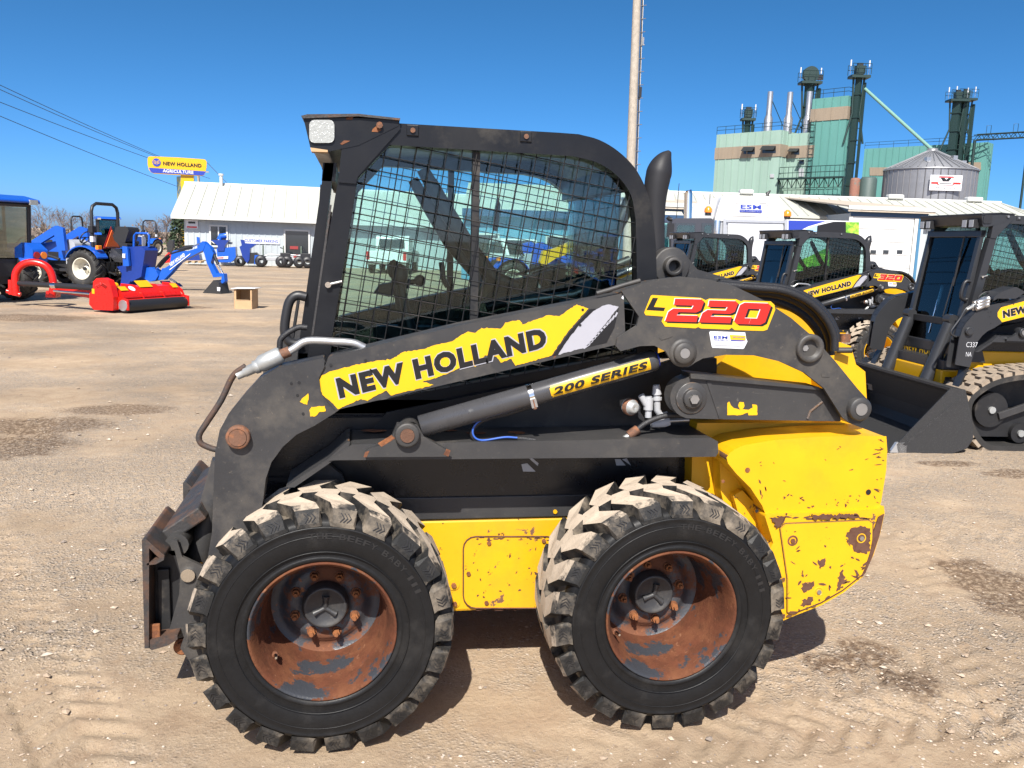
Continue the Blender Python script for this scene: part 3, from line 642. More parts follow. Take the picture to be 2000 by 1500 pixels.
        d.ext(pl(z4([(908, 422), (1022, 428), (1024, 462), (915, 460)]), YR-.0008), (0, .0008, 0), M_DECY); d.ext(pl(z4([(915, 458), (1024, 462), (1000, 468), (920, 466)]), YR-.0012), (0, .0006, 0), M_DECB)
        pp = PY(YR-.0012)
        def tx(t, q, mt):
            p0, p1, p2 = [pp.at(*c) for c in z4(q)]; d.text(t, p0, p1-p0, p2-p0, mt, .02)
        tx('ESM', [(792, 448), (892, 452), (794, 428)], M_DECB); tx('FARM EQUIPMENT LTD', [(790, 464), (895, 468), (791, 453)], M_DECB)
        tx('NEW HOLLAND', [(930, 444), (1015, 447), (931, 434)], M_DECB); tx('ST. JACOBS . WALLENSTEIN, ONT', [(800, 506), (1000, 512), (801, 492)], M_DECB)if 0 else d.ext(pl(z4([(800, 492), (985, 500), (984, 508), (799, 500)]), YR-.0008), (0, .0006, 0), M_GREYP)
        B(d, 'dealer_sticker', arm)
        m = M()
        for q in ([(400, 445), (440, 425), (490, 415), (496, 432), (470, 445), (415, 460)], [(1570, 705), (1590, 697), (1640, 706), (1632, 730), (1575, 726)]): m.mark().ext(pl(z4(q), .1262), (0, .004, 0), P_)
        for x, y in ((592, 808), (581, 772), (584, 747), (569, 749), (646, 713), (714, 704), (722, 732), (1138, 605), (1133, 635)): p = at(x, y, .1362 if x > 630 else .1292); m.mark().cyl(p, p-V(0, .0012, 0), .0045, M_BLACK, 10)
        if s: m.mirror()
        m.build_each('plug_hole', arm, bevel=.0015)
        # weld seams where the plates overlap the boom
        m = M()
        m.mark().tube([at(x, y, .136) for x, y in curve([(634, 716), (622, 738), (625, 768), (655, 805)], 4)], .0035, P_, 6); m.mark().tube([at(x, y, .135) for x, y in ((1230, 562), (1248, 618), (1244, 636), (1206, 660), (1203, 676))], .0035, P_, 6)
        m.mark().tube([at(x, y, .14) for x, y in ((1165, 573), (1190, 566), (1214, 558), (1250, 548))], .008, P_, 6)
        if s: m.mirror()
        m.build_each('weld_seam', arm)
    # ------------------------------------------------ rear links
    for s in (0, 1):
        m = M(); lk = arc((1350, 777), 40, 100, 265, 10)
        m.ext(pl([(1349, 735), (1610, 760), (1640, 800), (1642, 823), (1412, 819), (1342, 817)]+[p for p in arc((1350, 777), 41, 105, 255, 10)], .165), (0, .06, 0), P_)
        m.ext(pl([(1349, 730), (1600, 756), (1602, 762), (1349, 739)], .150), (0, .09, 0), P_)
        p = at(1350, 777, .165); m.lathe([(.056, .0), (.054, -.006), (.034, -.008), (.033, -.020), (.029, -.022), (.001, -.022)], p, (0, 1, 0), P_, 32); m.cyl(p-V(0, .02, 0), p-V(0, .034, 0), .0165, M_STEEL, 6)
        m.ext(pl([(1388, 744), (1412, 818), (1405, 818), (1380, 745)], .162), (0, .004, 0), P_)
        m.tube([at(x, y, .164) for x, y in ((1577, 818), (1583, 803), (1606, 785))], .005, M_GREYP if worn else P_, 6)
        if s: m.mirror()
        lo = m.build('rear_link', root, bevel=.003, edge=EG)
        if not s:
            d = M(); z4 = lambda q: [(x/3.704+1180, y/3.704+540) for x, y in q]
            d.ext(pl(rng_poly(z4([(890, 1003), (892, 915), (905, 905), (915, 930), (935, 950), (985, 965), (970, 935), (980, 908), (1010, 910), (1015, 935), (1000, 960), (1045, 965), (1075, 950), (1070, 925), (1105, 930), (1108, 1003), (1045, 1005), (1040, 985), (985, 1003)]), .25 if worn else 0, 2, 3), .1635), (0, .0012, 0), M_DECY)
            d.build('torn_warning_label', lo)
    # ------------------------------------------------ lift cylinders
    for s in (0, 1):
        a, b = at(800, 839, .20), at(1281, 702, .20); ax = (b-a); L = np.linalg.norm(ax); ax /= L; up = np.cross(ax, V(0, 1, 0)); up = up if up[2] > 0 else -up; r = .0365
        m = M(); st = .04
        m.tube([a+ax*.035, a+ax*.037, b-ax*.012, b-ax*.004, b], [r*.9, r, r, r*.96, r*.8], M_CYL if worn else P_, 28); m.cyl(b, b+ax*.09, .019, M_CHROME, 16); m.cyl(b, b+ax*.006, .026, M_DECB, 16)
        m.lathe([(.034, -.04), (.034, .04)], a, (0, 1, 0), P_, 20)
        if s: m.mirror()
        cy = m.build('lift_cylinder', root)
        if not s:
            d = M()
            def wrap(t, v): 
                v = max(-.034, min(.034, v)); return a+ax*t+up*v+V(0, -math.sqrt(r*r-v*v)-.0012, 0)
            t0, t1 = L*.553, L*.962
            lab = rrect(t0, -.021, t1, .019, .008, 3); k = 24
            for i in range(k):
                for j in range(6):
                    x0, x1 = t0+(t1-t0)*i/k, t0+(t1-t0)*(i+1)/k; y0, y1 = -.021+.04*j/6, -.021+.04*(j+1)/6
                    if i == 0: x0 += .004*(j in (0, 5))
                    d.add([wrap(x0, y0), wrap(x1, y0), wrap(x1, y1), wrap(x0, y1)], [(0, 1, 2, 3)], M_DECY, True)
            vs, fs = glyphs('200 SERIES' if worn else 'SUPER BOOM', .035)
            d.add([wrap(t0+.012+(t1-t0-.024)*x+.012*(y-.5), -.013+.025*y)+V(0, -.0030, 0) for x, y in vs], fs, M_DECK)
            d.build('series_label', cy)
            m = M(); tc_ = L*.48
            m.tube([a+ax*(tc_-.008), a+ax*(tc_+.008)], r+.002, M_CHROME, 28); pc = a+ax*tc_-up*.02+V(0, -.033, 0); m.box(pc, (.02, .02, .03), M_STEEL, ax=ax, az=up); m.cyl(pc-up*.02-V(0, .004, 0), pc+up*.012-V(0, .004, 0), .007, M_PIN, 8)
            m.build('hose_clamp', cy)
    if not track:
        m = M(); m.tube([at(x, y, .215) for x, y in curve([(1120, 745), (1060, 783), (1000, 805), (950, 818), (926, 834), (923, 852), (940, 862), (985, 856), (1020, 857), (1045, 860)], 6)], .0085, M_HOSE, 8)
        m.tube([at(x, y, .204) for x, y in curve([(1120, 742), (1060, 780), (1000, 802), (950, 815), (927, 831), (924.5, 850), (941, 860), (985, 854), (1010, 855)], 6)], .0035, M_HOSEB, 6)
        m.build('return_hose', root)
    m = M()
    m.mark().tube([at(x, y, .24) for x, y in curve([(1345, 812), (1300, 812), (1262, 826), (1240, 843)], 5)], .010, M_HOSE, 8); m.tube([at(x, y, .235) for x, y in ((1246, 838), (1228, 851))], .017, M_PIN if worn else M_ZINC, 6); m.tube([at(x, y, .235) for x, y in ((1228, 851), (1212, 861))], .010, M_ZINC, 8)
    m.mark(); p = at(1232, 795, .27); m.lathe([(.026, .02), (.027, -.008), (.020, -.012), (.020, -.022), (.012, -.025), (.001, -.02)], p, (-.4, 1, 0), M_ZINC, 20); m.lathe([(.029, .012), (.030, -.006), (.026, -.008)], p, (-.4, 1, 0), M_PIN, 20)
    GP = M_GREYP
    m.mark().tube([at(x, y, .28) for x, y in ((1283, 755), (1283, 775), (1283, 800), (1290, 812), (1303, 810))], .0125, GP, 10); m.tube([at(x, y, .28) for x, y in ((1282, 752), (1283, 770))], [.012, .017], GP, 10); m.tube([at(x, y, .28) for x, y in ((1283, 776), (1283, 781))], .018, GP, 8)
    m.mark().tube([at(x, y, .27) for x, y in ((1267, 774), (1266, 815))], .012, GP, 10); m.tube([at(x, y, .27) for x, y in ((1267, 778), (1266, 800))], .017, GP, 8); m.tube([at(x, y, .27) for x, y in ((1252, 772), (1262, 790))], .012, GP, 8)
    m.mark().tube([at(x, y, .28) for x, y in ((1272, 828), (1296, 825), (1306, 822))], [.013, .018, .018], GP, 8); m.tube([at(x, y, .28) for x, y in ((1306, 822), (1345, 820))], .008, M_STEEL, 8)
    for i in range(5): m.mark().tube([at(x, y, .29) for x, y in curve([(1238, 780+i*6), (1250, 790+i*3), (1246, 812-i*3), (1262, 826)], 4)], .004, M_HOSE, 6)
    m.build_each('hydraulic_fitting', root)
    # ------------------------------------------------ front plumbing
    m = M(); m.mark()
    m.tube([at(x, y, .18) for x, y in curve([(712, 679), (690, 670), (650, 667), (600, 666), (575, 680), (556, 692)], 5)], .0125, M_GALV, 10)
    m.tube([at(x, y, .18) for x, y in ((566, 686), (548, 693))], .018, M_PIN if worn else M_ZINC, 6); m.tube([at(x, y, .18) for x, y in ((550, 692), (546, 694), (512, 710), (504, 716))], [.022, .027, .027, .019], M_ZINC, 14); m.tube([at(x, y, .18) for x, y in ((506, 715), (497, 718), (496, 719), (478, 727), (477, 728), (463, 734))], [.021, .021, .016, .016, .013, .013], M_ZINC, 12)
    m.build('hydraulic_coupler', root)
    m = M(); m.tube([at(x, y, .18) for x, y in curve([(480, 715), (455, 735), (432, 782), (402, 828), (389, 850), (392, 865), (408, 874), (425, 879)], 5)], .0095, RC_, 8); m.tube([at(x, y, .22) for x, y in curve([(546, 680), (550, 660), (580, 640), (600, 640)], 4)], .009, M_HOSE, 8)
    m.build('hose_guard', root)
    # ------------------------------------------------ cab
    m = M(); shell = [(770, 243)]+[tuple(p) for p in curve([(1130, 264), (1168, 275), (1203, 297), (1224, 322)], 4)]; inner = [tuple(p) for p in curve([(1209, 330), (1193, 312), (1160, 291), (1125, 279)], 4)]+[(765, 262)]
    m.ext(pl(shell+inner, .43), (0, .90, 0), CB); cab = m.build('cab_roof', root, bevel=.008)
    T_ = lambda q: [tuple(p) for p in q]
    railo = [(700, 290), (765, 240), (1090, 259)]+T_(curve([(1130, 262), (1170, 273), (1207, 295), (1240, 328), (1262, 370), (1275, 420), (1281, 480)], 4))+[(1285, 600), (1244, 600), (1244, 531)]+T_(curve([(1242, 431), (1232, 380), (1204, 342), (1165, 317), (1118, 305)], 4))+[(761, 283), (699, 349), (690, 352)]
    pillar = [(660, 355), (699, 349), (650, 650), (640, 730), (596, 730), (606, 659)]
    for s in (0, 1):
        def B(mm, nm, par, **k):
            if s: mm.mirror()
            return mm.build(nm, par, **k)
        m = M(); m.ext(pl(railo, .42), (0, .06, 0), CB); m.ext(pl([(660, 356), (668, 283), (780, 238), (782, 252), (699, 345), (695, 359)], .412), (0, .06, 0), CB)
        m.ext(pl(pillar, .42), (0, .07, 0), CB); m.ext(pl([(640, 730), (596, 730), (585, 860), (640, 860), (1285, 800), (1285, 600), (1244, 600), (1244, 690), (640, 800)], .43), (0, .05, 0), CB)
        fr = B(m, 'cab_side_frame', root, bevel=.012, seg=3)
        m = M(); m.ext(pl([(924, 296), (938, 297), (932, 700), (917, 700)], .452), (0, .03, 0), M_BLACK); B(m, 'window_post', fr)
        pane = [(765, 275), (1118, 300), (1165, 313), (1201, 335), (1240, 378), (1250, 431), (1252, 700), (640, 810), (640, 700), (650, 650), (696, 345)]
        m = M(); m.ext(pl(pane, .462), (0, .005, 0), G); B(m, 'side_window', fr)
        # welded wire guard: bars run parallel and square to the front pillar
        m = M(); Pg = PY(.432); o = Pg.at(651, 650); vdir = Pg.at(699, 349)-o; vdir /= np.linalg.norm(vdir); hdir = V(vdir[2], 0, -vdir[0]); hdir /= np.linalg.norm(hdir)
        lim = [Pg.at(*p) for p in [(757, 281), (1118, 303), (1165, 316), (1203, 338), (1237, 378), (1246, 431), (1247, 700), (640, 808), (648, 655), (697, 347)]]
        pts2 = [((p-o)@hdir, (p-o)@vdir) for p in lim]
        def clip(fix, val):
            xs = []
            for i in range(len(pts2)):
                p, q = pts2[i], pts2[(i+1) % len(pts2)]; a, b = (p[0], q[0]) if fix == 0 else (p[1], q[1]); c, d = (p[1], q[1]) if fix == 0 else (p[0], q[0])
                if (a-val)*(b-val) < 0: xs.append(c+(d-c)*(val-a)/(b-a))
            return (min(xs), max(xs)) if len(xs) > 1 else None
        k = 0
        for val in np.arange(-.3, 1.5, .0505):
            c = clip(0, val+.02)
            if c: m.tube([o+hdir*(val+.02)+vdir*c[0], o+hdir*(val+.02)+vdir*c[1]], .0019, M_BLACK, 4, False)
        for val in np.arange(-.5, 1.2, .0505):
            c = clip(1, val)
            if c: m.tube([o+vdir*val+hdir*c[0]+V(0, .005, 0), o+vdir*val+hdir*c[1]+V(0, .005, 0)], .0019, M_BLACK, 4, False)
        B(m, 'wire_guard', fr)
        m = M()
        for x, y in ((806, 255), (1027, 267)):
            p = at(x, y, .42); m.mark().box(p, (.040, .012, .036), CB); m.cyl(p, p-V(0, .012, 0), .0085, M_PIN if worn else M_STEEL, 10)
        m.mark(); p = at(641, 556, .418); m.cyl(p, p-V(0, .014, 0), .010, M_CHROME, 12); m.tube([p-V(0, .007, 0), at(668, 550, .412)], .006, M_STEEL, 8)
        m.mark()
        if worn: m.ext(pl([(644, 400), (648, 400), (612, 655), (608, 655)], .4185), (0, .004, 0), RC_)
        if s: m.mirror()
        m.build_each('cab_bracket', fr, bevel=.003)
    # roof front with work lamps
    m = M(); m.ext(pl([(592, 228), (780, 233), (778, 246), (700, 284), (642, 296), (606, 288)], .41), (0, .94, 0), CB)
    pod = m.build('lamp_pod', root, bevel=.012, seg=3)
    m = M(); m.ext(pl([(588, 226), (600, 223), (700, 222), (782, 231), (781, 235), (700, 227), (592, 231)], .40), (0, .96, 0), RC_ if worn else CB); m.ext(pl([(606, 288), (640, 293), (640, 297), (608, 296)], .404), (0, .05, 0), M_CARD if worn else CB); m.build('roof_lip', pod)
    for s in (0, 1):
        m = M(); m.ext(pl(rrect(604, 234, 653, 279, 10, 3), .402), (0, .03, 0), M_LED if worn else M_PLAST); 
        if s: m.mirror()
        m.build('work_lamp', pod, bevel=.006)
        m = M()
        for x, y in ((741, 245),): p = at(x, y, .409); m.cyl(p, p-V(0, .012, 0), .011, M_PIN if worn else M_STEEL, 8)
        if worn:
            for q in ([(728, 252), (735, 246), (745, 254), (738, 258), (726, 257)], [(664, 281), (672, 274), (684, 275), (668, 283)], [(676, 230), (690, 228), (688, 234), (676, 234)]): m.ext(pl(q, .4085), (0, .002, 0), M_RUST)
        if s: m.mirror()
        m.build('pod_bolt', pod)
    # forward lamps hung under the roof lip
    if not worn:
        for yy in (.50, .60, 1.16, 1.26):
            m = M(); m.box((-.075, yy, 1.905), (.05, .075, .075), M_PLAST); m.box((-.101, yy, 1.905), (.004, .062, .062), M_GREYP); m.build('front_lamp', pod, bevel=.006)
    # front door
    p0, p1 = at(643, 318, .47), at(594, 690, .47)
    if not worn: p1 = p0+(p1-p0)*(p0[2]-.84)/(p0[2]-p1[2])
    m = M()
    for s in (0, 1):
        q = pl([(634, 318), (652, 318), (612, 660), (606, 720), (578, 720), (586, 655)], .47); 
        if not worn: q[2:] = [p1+V(.03, 0, 0), p1+V(.02, 0, -.05), p1+V(-.03, 0, -.05), p1+V(-.03, 0, 0)]
        qq = M(); qq.ext(q, (0, .05, 0), CB)
        if s: qq.mirror()
        m.add(qq.v, qq.f, CB)
    p0, p1 = at(643, 318, .47), at(594, 690, .47)
    if not worn: p1 = p0+(p1-p0)*(p0[2]-.84)/(p0[2]-p1[2])
    m.ext([p0+V(-.02, 0, 0), p0+V(.025, 0, 0), p0+V(.02, 0, -.06), p0+V(-.025, 0, -.06)], (0, .82, 0), CB); m.ext([p1+V(-.02, 0, 0), p1+V(.02, 0, 0), p1+V(.02, 0, -.10), p1+V(-.02, 0, -.10)], (0, .82, 0), CB)
    dr = m.build('front_door', root, bevel=.008)
    m = M(); m.ext([p0+V(0, .05, -.05), p0+V(.006, .05, -.05), p1+V(.006, .05, -.02), p1+V(0, .05, -.02)], (0, .72, 0), M_GLASS2); m.build('door_glass', dr)
    m = M(); m.tube([at(x, y, .46) for x, y in curve([(598, 580), (580, 577), (566, 588), (559, 615), (556, 645), (562, 664), (578, 672), (590, 668)], 4)], .0165, M_PLAST, 10)
    m.build('grab_handle', dr); m = M()
    m.ext([p1+V(-.022, .12, .18), p1+V(-.03, .12, .18), p1+V(-.06, .12, .0), p1+V(-.05, .12, .0)], (0, .06, 0), M_PLAST)
    m.build('door_latch', dr)
    m = M(); m.tube([p0+V(-.03, .22, -.06), p0+V(-.06, .26, -.5)], .010, M_PLAST, 6); m.tube([p0+V(-.06, .26, -.42), p0+V(-.12, .27, -.78)], .006, M_PLAST, 6); m.tube([p0+V(-.05, .45, -.5), p0+V(-.13, .45, -.95)], .007, M_CHROME, 6); m.build('wiper', dr)
    # rear wall, interior
    m = M()
    m.bx(1.02, 1.10, .49, 1.27, 1.0, 1.40, M_BLACK); m.bx(.99, 1.05, .49, 1.27, 1.80, 1.88, CB); rw = m.build('cab_rear_wall', root)
    m = M(); m.bx(1.02, 1.026, .49, 1.27, 1.39, 1.82, G); m.build('rear_window', rw)
    m = M(); m.bx(-.02, 1.05, .49, 1.27, .98, 1.03, M_BLACK); m.bx(-.04, .08, .49, 1.27, 1.0, 1.10, M_BLACK); m.build('cab_floor', root)
    m = M(); m.bx(.50, .98, .66, 1.10, 1.12, 1.22, M_SEAT); m.bx(.56, .96, .70, 1.06, 1.02, 1.13, M_BLACK); m.ext([(.90, 0, 1.2), (1.0, 0, 1.2), (1.05, 0, 1.46), (.99, 0, 1.48)], (0, .40, 0), M_SEAT); m.v = [(x, y+.68 if z > 1.19 and y < .45 else y, z) for x, y, z in m.v]
    m.build('seat', root, bevel=.03)
    m = M()
    for s in (0, 1):
        q = M(); q.tube([at(825, 330, .60), at(868, 405, .60), at(910, 475, .60), at(962, 540, .60), at(1010, 560, .60)], [.022, .028, .030, .026, .022], M_PLAST, 12); q.tube([at(840, 356, .60), at(856, 384, .60)], .027, M_PLAST, 10)
        if s: q.mirror()
        m.add(q.v, q.f, M_PLAST, True)
    m.tube([at(962, 540, .60), V(.60, .95, 1.40), V(*(lambda p: (p[0], WID-.60, p[2]))(at(962, 540, .6)))], .022, M_PLAST, 10)
    m.build('lap_bar', root)
    for s in (0, 1):
        m = M(); m.bx(.18, .75, .52, .62, 1.10, 1.24, M_PLAST); m.tube([(.30, .57, 1.24), (.27, .57, 1.36), (.25, .57, 1.46)], [.03, .016, .014], M_PLAST, 10); m.sph((.25, .57, 1.48), .028, M_PLAST, 10, (1, 1, 1.5))
        if s: m.mirror()
        m.build('control_lever', root)
    if worn:
        m = M(); q = [at(x, y, 1.2) for x, y in ((730, 572), (742, 556), (800, 545), (800, 562), (775, 573), (760, 580))]; m.ext(q, (0, .06, 0), M_PLAST); m.tube([at(795, 552, 1.22), at(818, 549, 1.22)], .012, M_PLAST, 8); m.sph(at(820, 548, 1.22), .026, M_PLAST); m.tube([at(862, 512, 1.2), at(866, 545, 1.2), at(874, 560, 1.2)], .012, M_PLAST, 8); m.build('joystick', root)
        m = M(); m.ext([at(x, y, 1.0) for x, y in ((972, 385), (978, 400), (974, 432), (972, 452), (963, 450), (966, 415))], (0, .02, 0), M_PLAST); m.tube([at(975, 330, 1.0), at(972, 388, 1.0)], .003, M_PLAST, 5); m.build('mirror_tag', root)
        m = M(); m.tube([at(1236, 385, .9), at(1206, 440, .9), at(1190, 470, .9)], .030, M_PLAST, 12)
        a_, b_ = at(1192, 462, .9), at(1166, 505, .9)
        m.tube([a_+(b_-a_)*i/14 for i in range(15)], [.026+.016*(i % 2) for i in range(15)], M_PLAST, 14); m.build('wiring_boot', root)
        m = M(); m.tube([at(x, y, .8) for x, y in ((1250, 520), (1120, 575), (990, 592))], .016, M_STEEL, 8); m.tube([at(x, y, .95) for x, y in ((1230, 508), (1100, 560), (950, 600))], .02, M_PLAST, 8); m.build('seat_linkage', root)
    # ------------------------------------------------ exhaust, pivot boss, hoses, hood
    m = M(); m.tube([at(x, y, .62) for x, y in curve([(1279, 600), (1280, 520), (1280, 440), (1281, 385), (1285, 350), (1292, 325), (1303, 304), (1310, 294)], 4)], [.035]*21+[.034, .032, .030, .028, .024, .020, .014, .006][:8], CB, 18) if 0 else None
    cp = curve([(1277, 600), (1278, 500), (1278, 430), (1279, 388), (1284, 352), (1290, 328), (1298, 310), (1308, 296)], 4); nr = len(cp)
    m.tube([at(x, y, .62) for x, y in cp], [(.039+.008*min(1, max(0, (i-8)/8))) if i < nr-11 else .048-.040*((i-nr+11)/10)**1.6 for i in range(nr)], M_STACK if worn else CB, 24)
    m.build('exhaust_stack', root)
    m = M(); p = at(1311, 520, .5); m.lathe([(.070, .04), (.070, -.004), (.066, -.008), (.036, -.008), (.034, -.035), (.022, -.038), (.020, .0), (.001, .0)], p, (0, 1, 0), P_, 32); m.ext(pl([(1278, 545), (1330, 488), (1346, 506), (1362, 526), (1440, 549), (1480, 600), (1280, 600)], .505), (0, .05, 0), P_)
    m.build('pivot_tower', root, bevel=.003)
    m = M()
    for k, (dx, dy, Y) in enumerate(((0, 0, .34), (-8, 8, .38), (-18, 20, .42), (4, -4, .45))):
        m.mark().tube([at(x+dx, y+dy, Y) for x, y in curve([(1400, 556), (1470, 562), (1530, 568), (1580, 590), (1612, 622), (1628, 655), (1630, 685)], 5)], .0155, M_HOSE, 10)
    m.build_each('hydraulic_hose', root)
    m = M(); m.ext(pl([(1370, 860), (1372, 760), (1420, 690), (1450, 620), (1530, 596), (1562, 598), (1590, 615), (1608, 645), (1614, 690), (1660, 790), (1660, 860)], .50), (0, .76, 0), YL)
    hd = m.build('engine_hood', root, bevel=.015, seg=3)
    m = M(); m.ext(pl([(1600, 700), (1640, 668), (1662, 676), (1672, 712), (1690, 726), (1694, 800), (1610, 800)], .42), (0, .92, 0), YL); p = at(1650, 668, .45); m.cyl(p, p+V(0, .0, .03), .02, M_PIN if worn else YL, 10); m.tube([at(1634, 684, .40), at(1664, 684, .38)], .012, P_, 8); m.build('tailgate_frame', hd, bevel=.006)
    # ------------------------------------------------ rear body
    up_ = [(1419, 894), (1424, 886), (1434, 878), (1452, 870), (1508, 860), (1595, 853), (1681, 851), (1731, 852), (1733, 880), (1731, 919), (1721, 981), (1716, 993), (1612, 999), (1494, 1002), (1489, 988), (1466, 953), (1438, 925), (1422, 905)]
    m = M(); m.ext(pl(up_, .15), (0, 1.46, 0), YL); ub = m.build('rear_side_panel', root, bevel=.010, seg=3, edge=EY)
    m = M()
    for x, y, r in ((1460, 918, .009), (1696, 961, .010), (1412, 940, .006), (1478, 998, .006)): p = at(x, y, .149); m.mark().cyl(p, p-V(0, .0015, 0), r, M_RUST if x < 1470 and worn else M_BLACK, 12)
    m.build_each('bolt_hole', ub)
    m = M(); m.ext(pl([(1362, 826), (1650, 826), (1650, 900), (1425, 985), (1412, 985), (1350, 955), (1352, 895)], .34), (0, 1.08, 0), YL); m.ext(pl([(1405, 880), (1455, 872), (1490, 992), (1535, 1200), (1470, 1210), (1408, 960)], .27), (0, 1.22, 0), YL)
    m.ext(pl([(1432, 968), (1450, 958), (1500, 1010), (1530, 1190), (1500, 1215), (1470, 1100)], .235), (0, 1.29, 0), YC); m.build('rear_fender', root, bevel=.006)
    lowp = [(1494, 1008), (1500, 1003), (1612, 1001), (1716, 994), (1726, 987), (1728, 1002), (1719, 1043), (1706, 1085), (1685, 1127), (1647, 1158), (1605, 1182), (1556, 1201), (1518, 1217), (1480, 1217), (1470, 1140), (1510, 1060)]
    m = M(); m.ext(pl(lowp, .135), (0, 1.49, 0), YC); bm = m.build('rear_bumper', root, bevel=.022, seg=4)
    m = M(); m.ext(pl([(1524, 1032), (1534, 1023), (1695, 1016), (1704, 1022), (1703, 1080), (1683, 1122), (1645, 1152), (1603, 1176), (1550, 1197), (1538, 1196), (1538, 1130)], .1285), (0, .02, 0), YC); m.build('bumper_cover', bm, bevel=.007, seg=3, edge=EY)
    m = M()
    for x, y, mt in ((1548, 1056, M_RUST), (1682, 1051, M_STEEL), (1599, 1156, M_STEEL)): p = at(x, y, .129); m.mark().lathe([(.021, .0), (.016, -.0025), (.013, -.001), (.012, .003), (.001, .003)], p, (0, 1, 0), YC if mt is not M_RUST or not worn else M_RUST, 18); m.cyl(p-V(0, -.003, 0), p-V(0, .006, 0), .009, mt if worn else M_STEEL, 6)
    m.build_each('bumper_bolt', bm); m = M()
    if worn:
        for q, sd in (([(1654, 1040), (1668, 1030), (1690, 1028), (1700, 1032), (1700, 1075), (1690, 1082), (1672, 1078), (1658, 1060)], 1), ([(1598, 1093), (1612, 1090), (1610, 1105), (1602, 1112)], 2), ([(1566, 1140), (1590, 1135), (1586, 1150), (1570, 1158)], 3), ([(1508, 1012), (1536, 1008), (1530, 1022), (1516, 1032)], 4), ([(1585, 1006), (1665, 1004), (1672, 1012), (1590, 1014)], 5), ([(1566, 1172), (1588, 1166), (1584, 1182), (1568, 1186)], 6), ([(1640, 1120), (1646, 1112), (1650, 1130), (1640, 1152), (1634, 1156)], 7)):
            m.ext(pl(rng_poly(q, 1.6, sd, 3), .1275), (0, .0035, 0), MATS['old_paint_loss'])
        d_ = pl([(1716, 1010), (1727, 1004), (1718, 1046), (1704, 1088), (1690, 1120), (1684, 1126), (1700, 1076), (1706, 1040)], .1275); m.ext(d_, (0, .004, 0), MATS['old_paint_loss'])
        rd = random.Random(21)
        def inside(p, poly):
            r_ = False
            for i in range(len(poly)):
                (x0, y0), (x1, y1) = poly[i], poly[i-1]
                if (y0 > p[1]) != (y1 > p[1]) and p[0] < x0+(p[1]-y0)*(x1-x0)/(y1-y0): r_ = not r_
            return r_
        shr = lambda pg, cx, cy, f=.985: [(cx+(x-cx)*f, cy+(y-cy)*f) for x, y in pg]
        rlow, rup, rch = shr(lowp, 1600, 1090), shr(up_, 1570, 920), [(870, 1020), (1110, 1012), (1075, 1191), (880, 1197)]
        def chips(n, xs, ys, Y, L=(2, 9), w=(.8, 2.2), an=(0, 360), edge=None):
            reg = rch if xs and xs[1] < 1100 else (rup if Y > .14 and (not ys or ys[0] < 1000) else rlow)
            for k in range(n):
                if edge: (xa, ya), (xb, yb), sp_d = edge[rd.randrange(len(edge))]; t = rd.random(); x, y = xa+(xb-xa)*t, ya+(yb-ya)*t; dpx = abs(rd.gauss(0, sp_d)); x -= dpx*.8; y -= dpx*.5
                else: x, y = rd.uniform(*xs), rd.uniform(*ys)
                l, ww, a0 = rd.uniform(*L), rd.uniform(*w), R(rd.uniform(*an)); q = []
                for i in range(9):
                    f = 2*PI*i/9; u, v = l*math.cos(f)*rd.uniform(.6, 1.2), ww*math.sin(f)*rd.uniform(.5, 1.3); q.append((x+u*math.cos(a0)-v*math.sin(a0), y+u*math.sin(a0)+v*math.cos(a0)))
                if all(inside(p_, reg) for p_ in q): m.ext(pl(q, Y), (0, .003, 0), MATS['old_paint_loss'])
        chips(34, 0, 0, .1272, (2, 10), (1, 3), (-60, 60), edge=[((1520, 1212), (1600, 1182), 8), ((1600, 1182), (1690, 1120), 10), ((1690, 1120), (1722, 1030), 6)])
        chips(26, (1530, 1690), (1030, 1170), .1272, (1.5, 7), (.8, 2.6))
        chips(26, (1500, 1700), (1004, 1014), .1332, (2, 9), (.8, 2), (-8, 8))
        chips(30, (1712, 1731), (858, 985), .1485, (2, 9), (.5, 1.3), (-20, 30))
        chips(26, (1500, 1710), (965, 996), .1485, (1, 4), (.6, 1.6), (0, 180)); chips(8, (1470, 1500), (930, 985), .1485, (2, 8), (.8, 2), (60, 110)); chips(10, (1440, 1700), (870, 950), .1485, (1, 4), (.4, .9), (-40, 60))
        chips(22, (915, 1085), (1060, 1180), .4030, (1, 4), (.8, 2.2)); chips(16, (930, 1090), (1186, 1192), .4085, (3, 12), (1, 2), (-3, 3)); chips(18, (930, 1080), (1050, 1056), .4030, (2, 7), (.7, 1.8), (-5, 5))
        o_ = m.build('paint_chip', bm); o_['kind'] = 'stuff'
        m = M(); q = pl([(1524, 1032), (1534, 1023), (1695, 1016), (1704, 1022), (1703, 1080), (1683, 1122), (1645, 1152), (1603, 1176), (1550, 1197), (1538, 1196), (1538, 1130)], .132); m.tube(q+[q[0]], .004, MATS['old_paint_loss'], 5, False); m.build('cover_seam', bm)
    # ------------------------------------------------ front coupler, tilt cylinders, cross tube
    for s in ((0, 1) if not track else ()):
        def B(mm, nm, par, **k):
            if s: mm.mirror()
            return mm.build(nm, par, **k)
        m = M()
        pr = [(-.606, .21), (-.592, .21), (-.580, .565), (-.548, .528), (-.565, .520), (-.588, .512), (-.590, .505), (-.560, .508), (-.535, .522), (-.532, .538), (-.590, .598), (-.602, .595)]
        m.ext([V(x, .355, z) for x, z in pr], (0, .36, 0), RC_); m.ext([V(-.603, .36, .22), V(-.585, .36, .20), V(-.53, .36, .215), V(-.50, .36, .235), V(-.50, .36, .25), V(-.60, .36, .235)], (0, .34, 0), RC_)
        cpl = B(m, 'quick_coupler', root, bevel=.004)
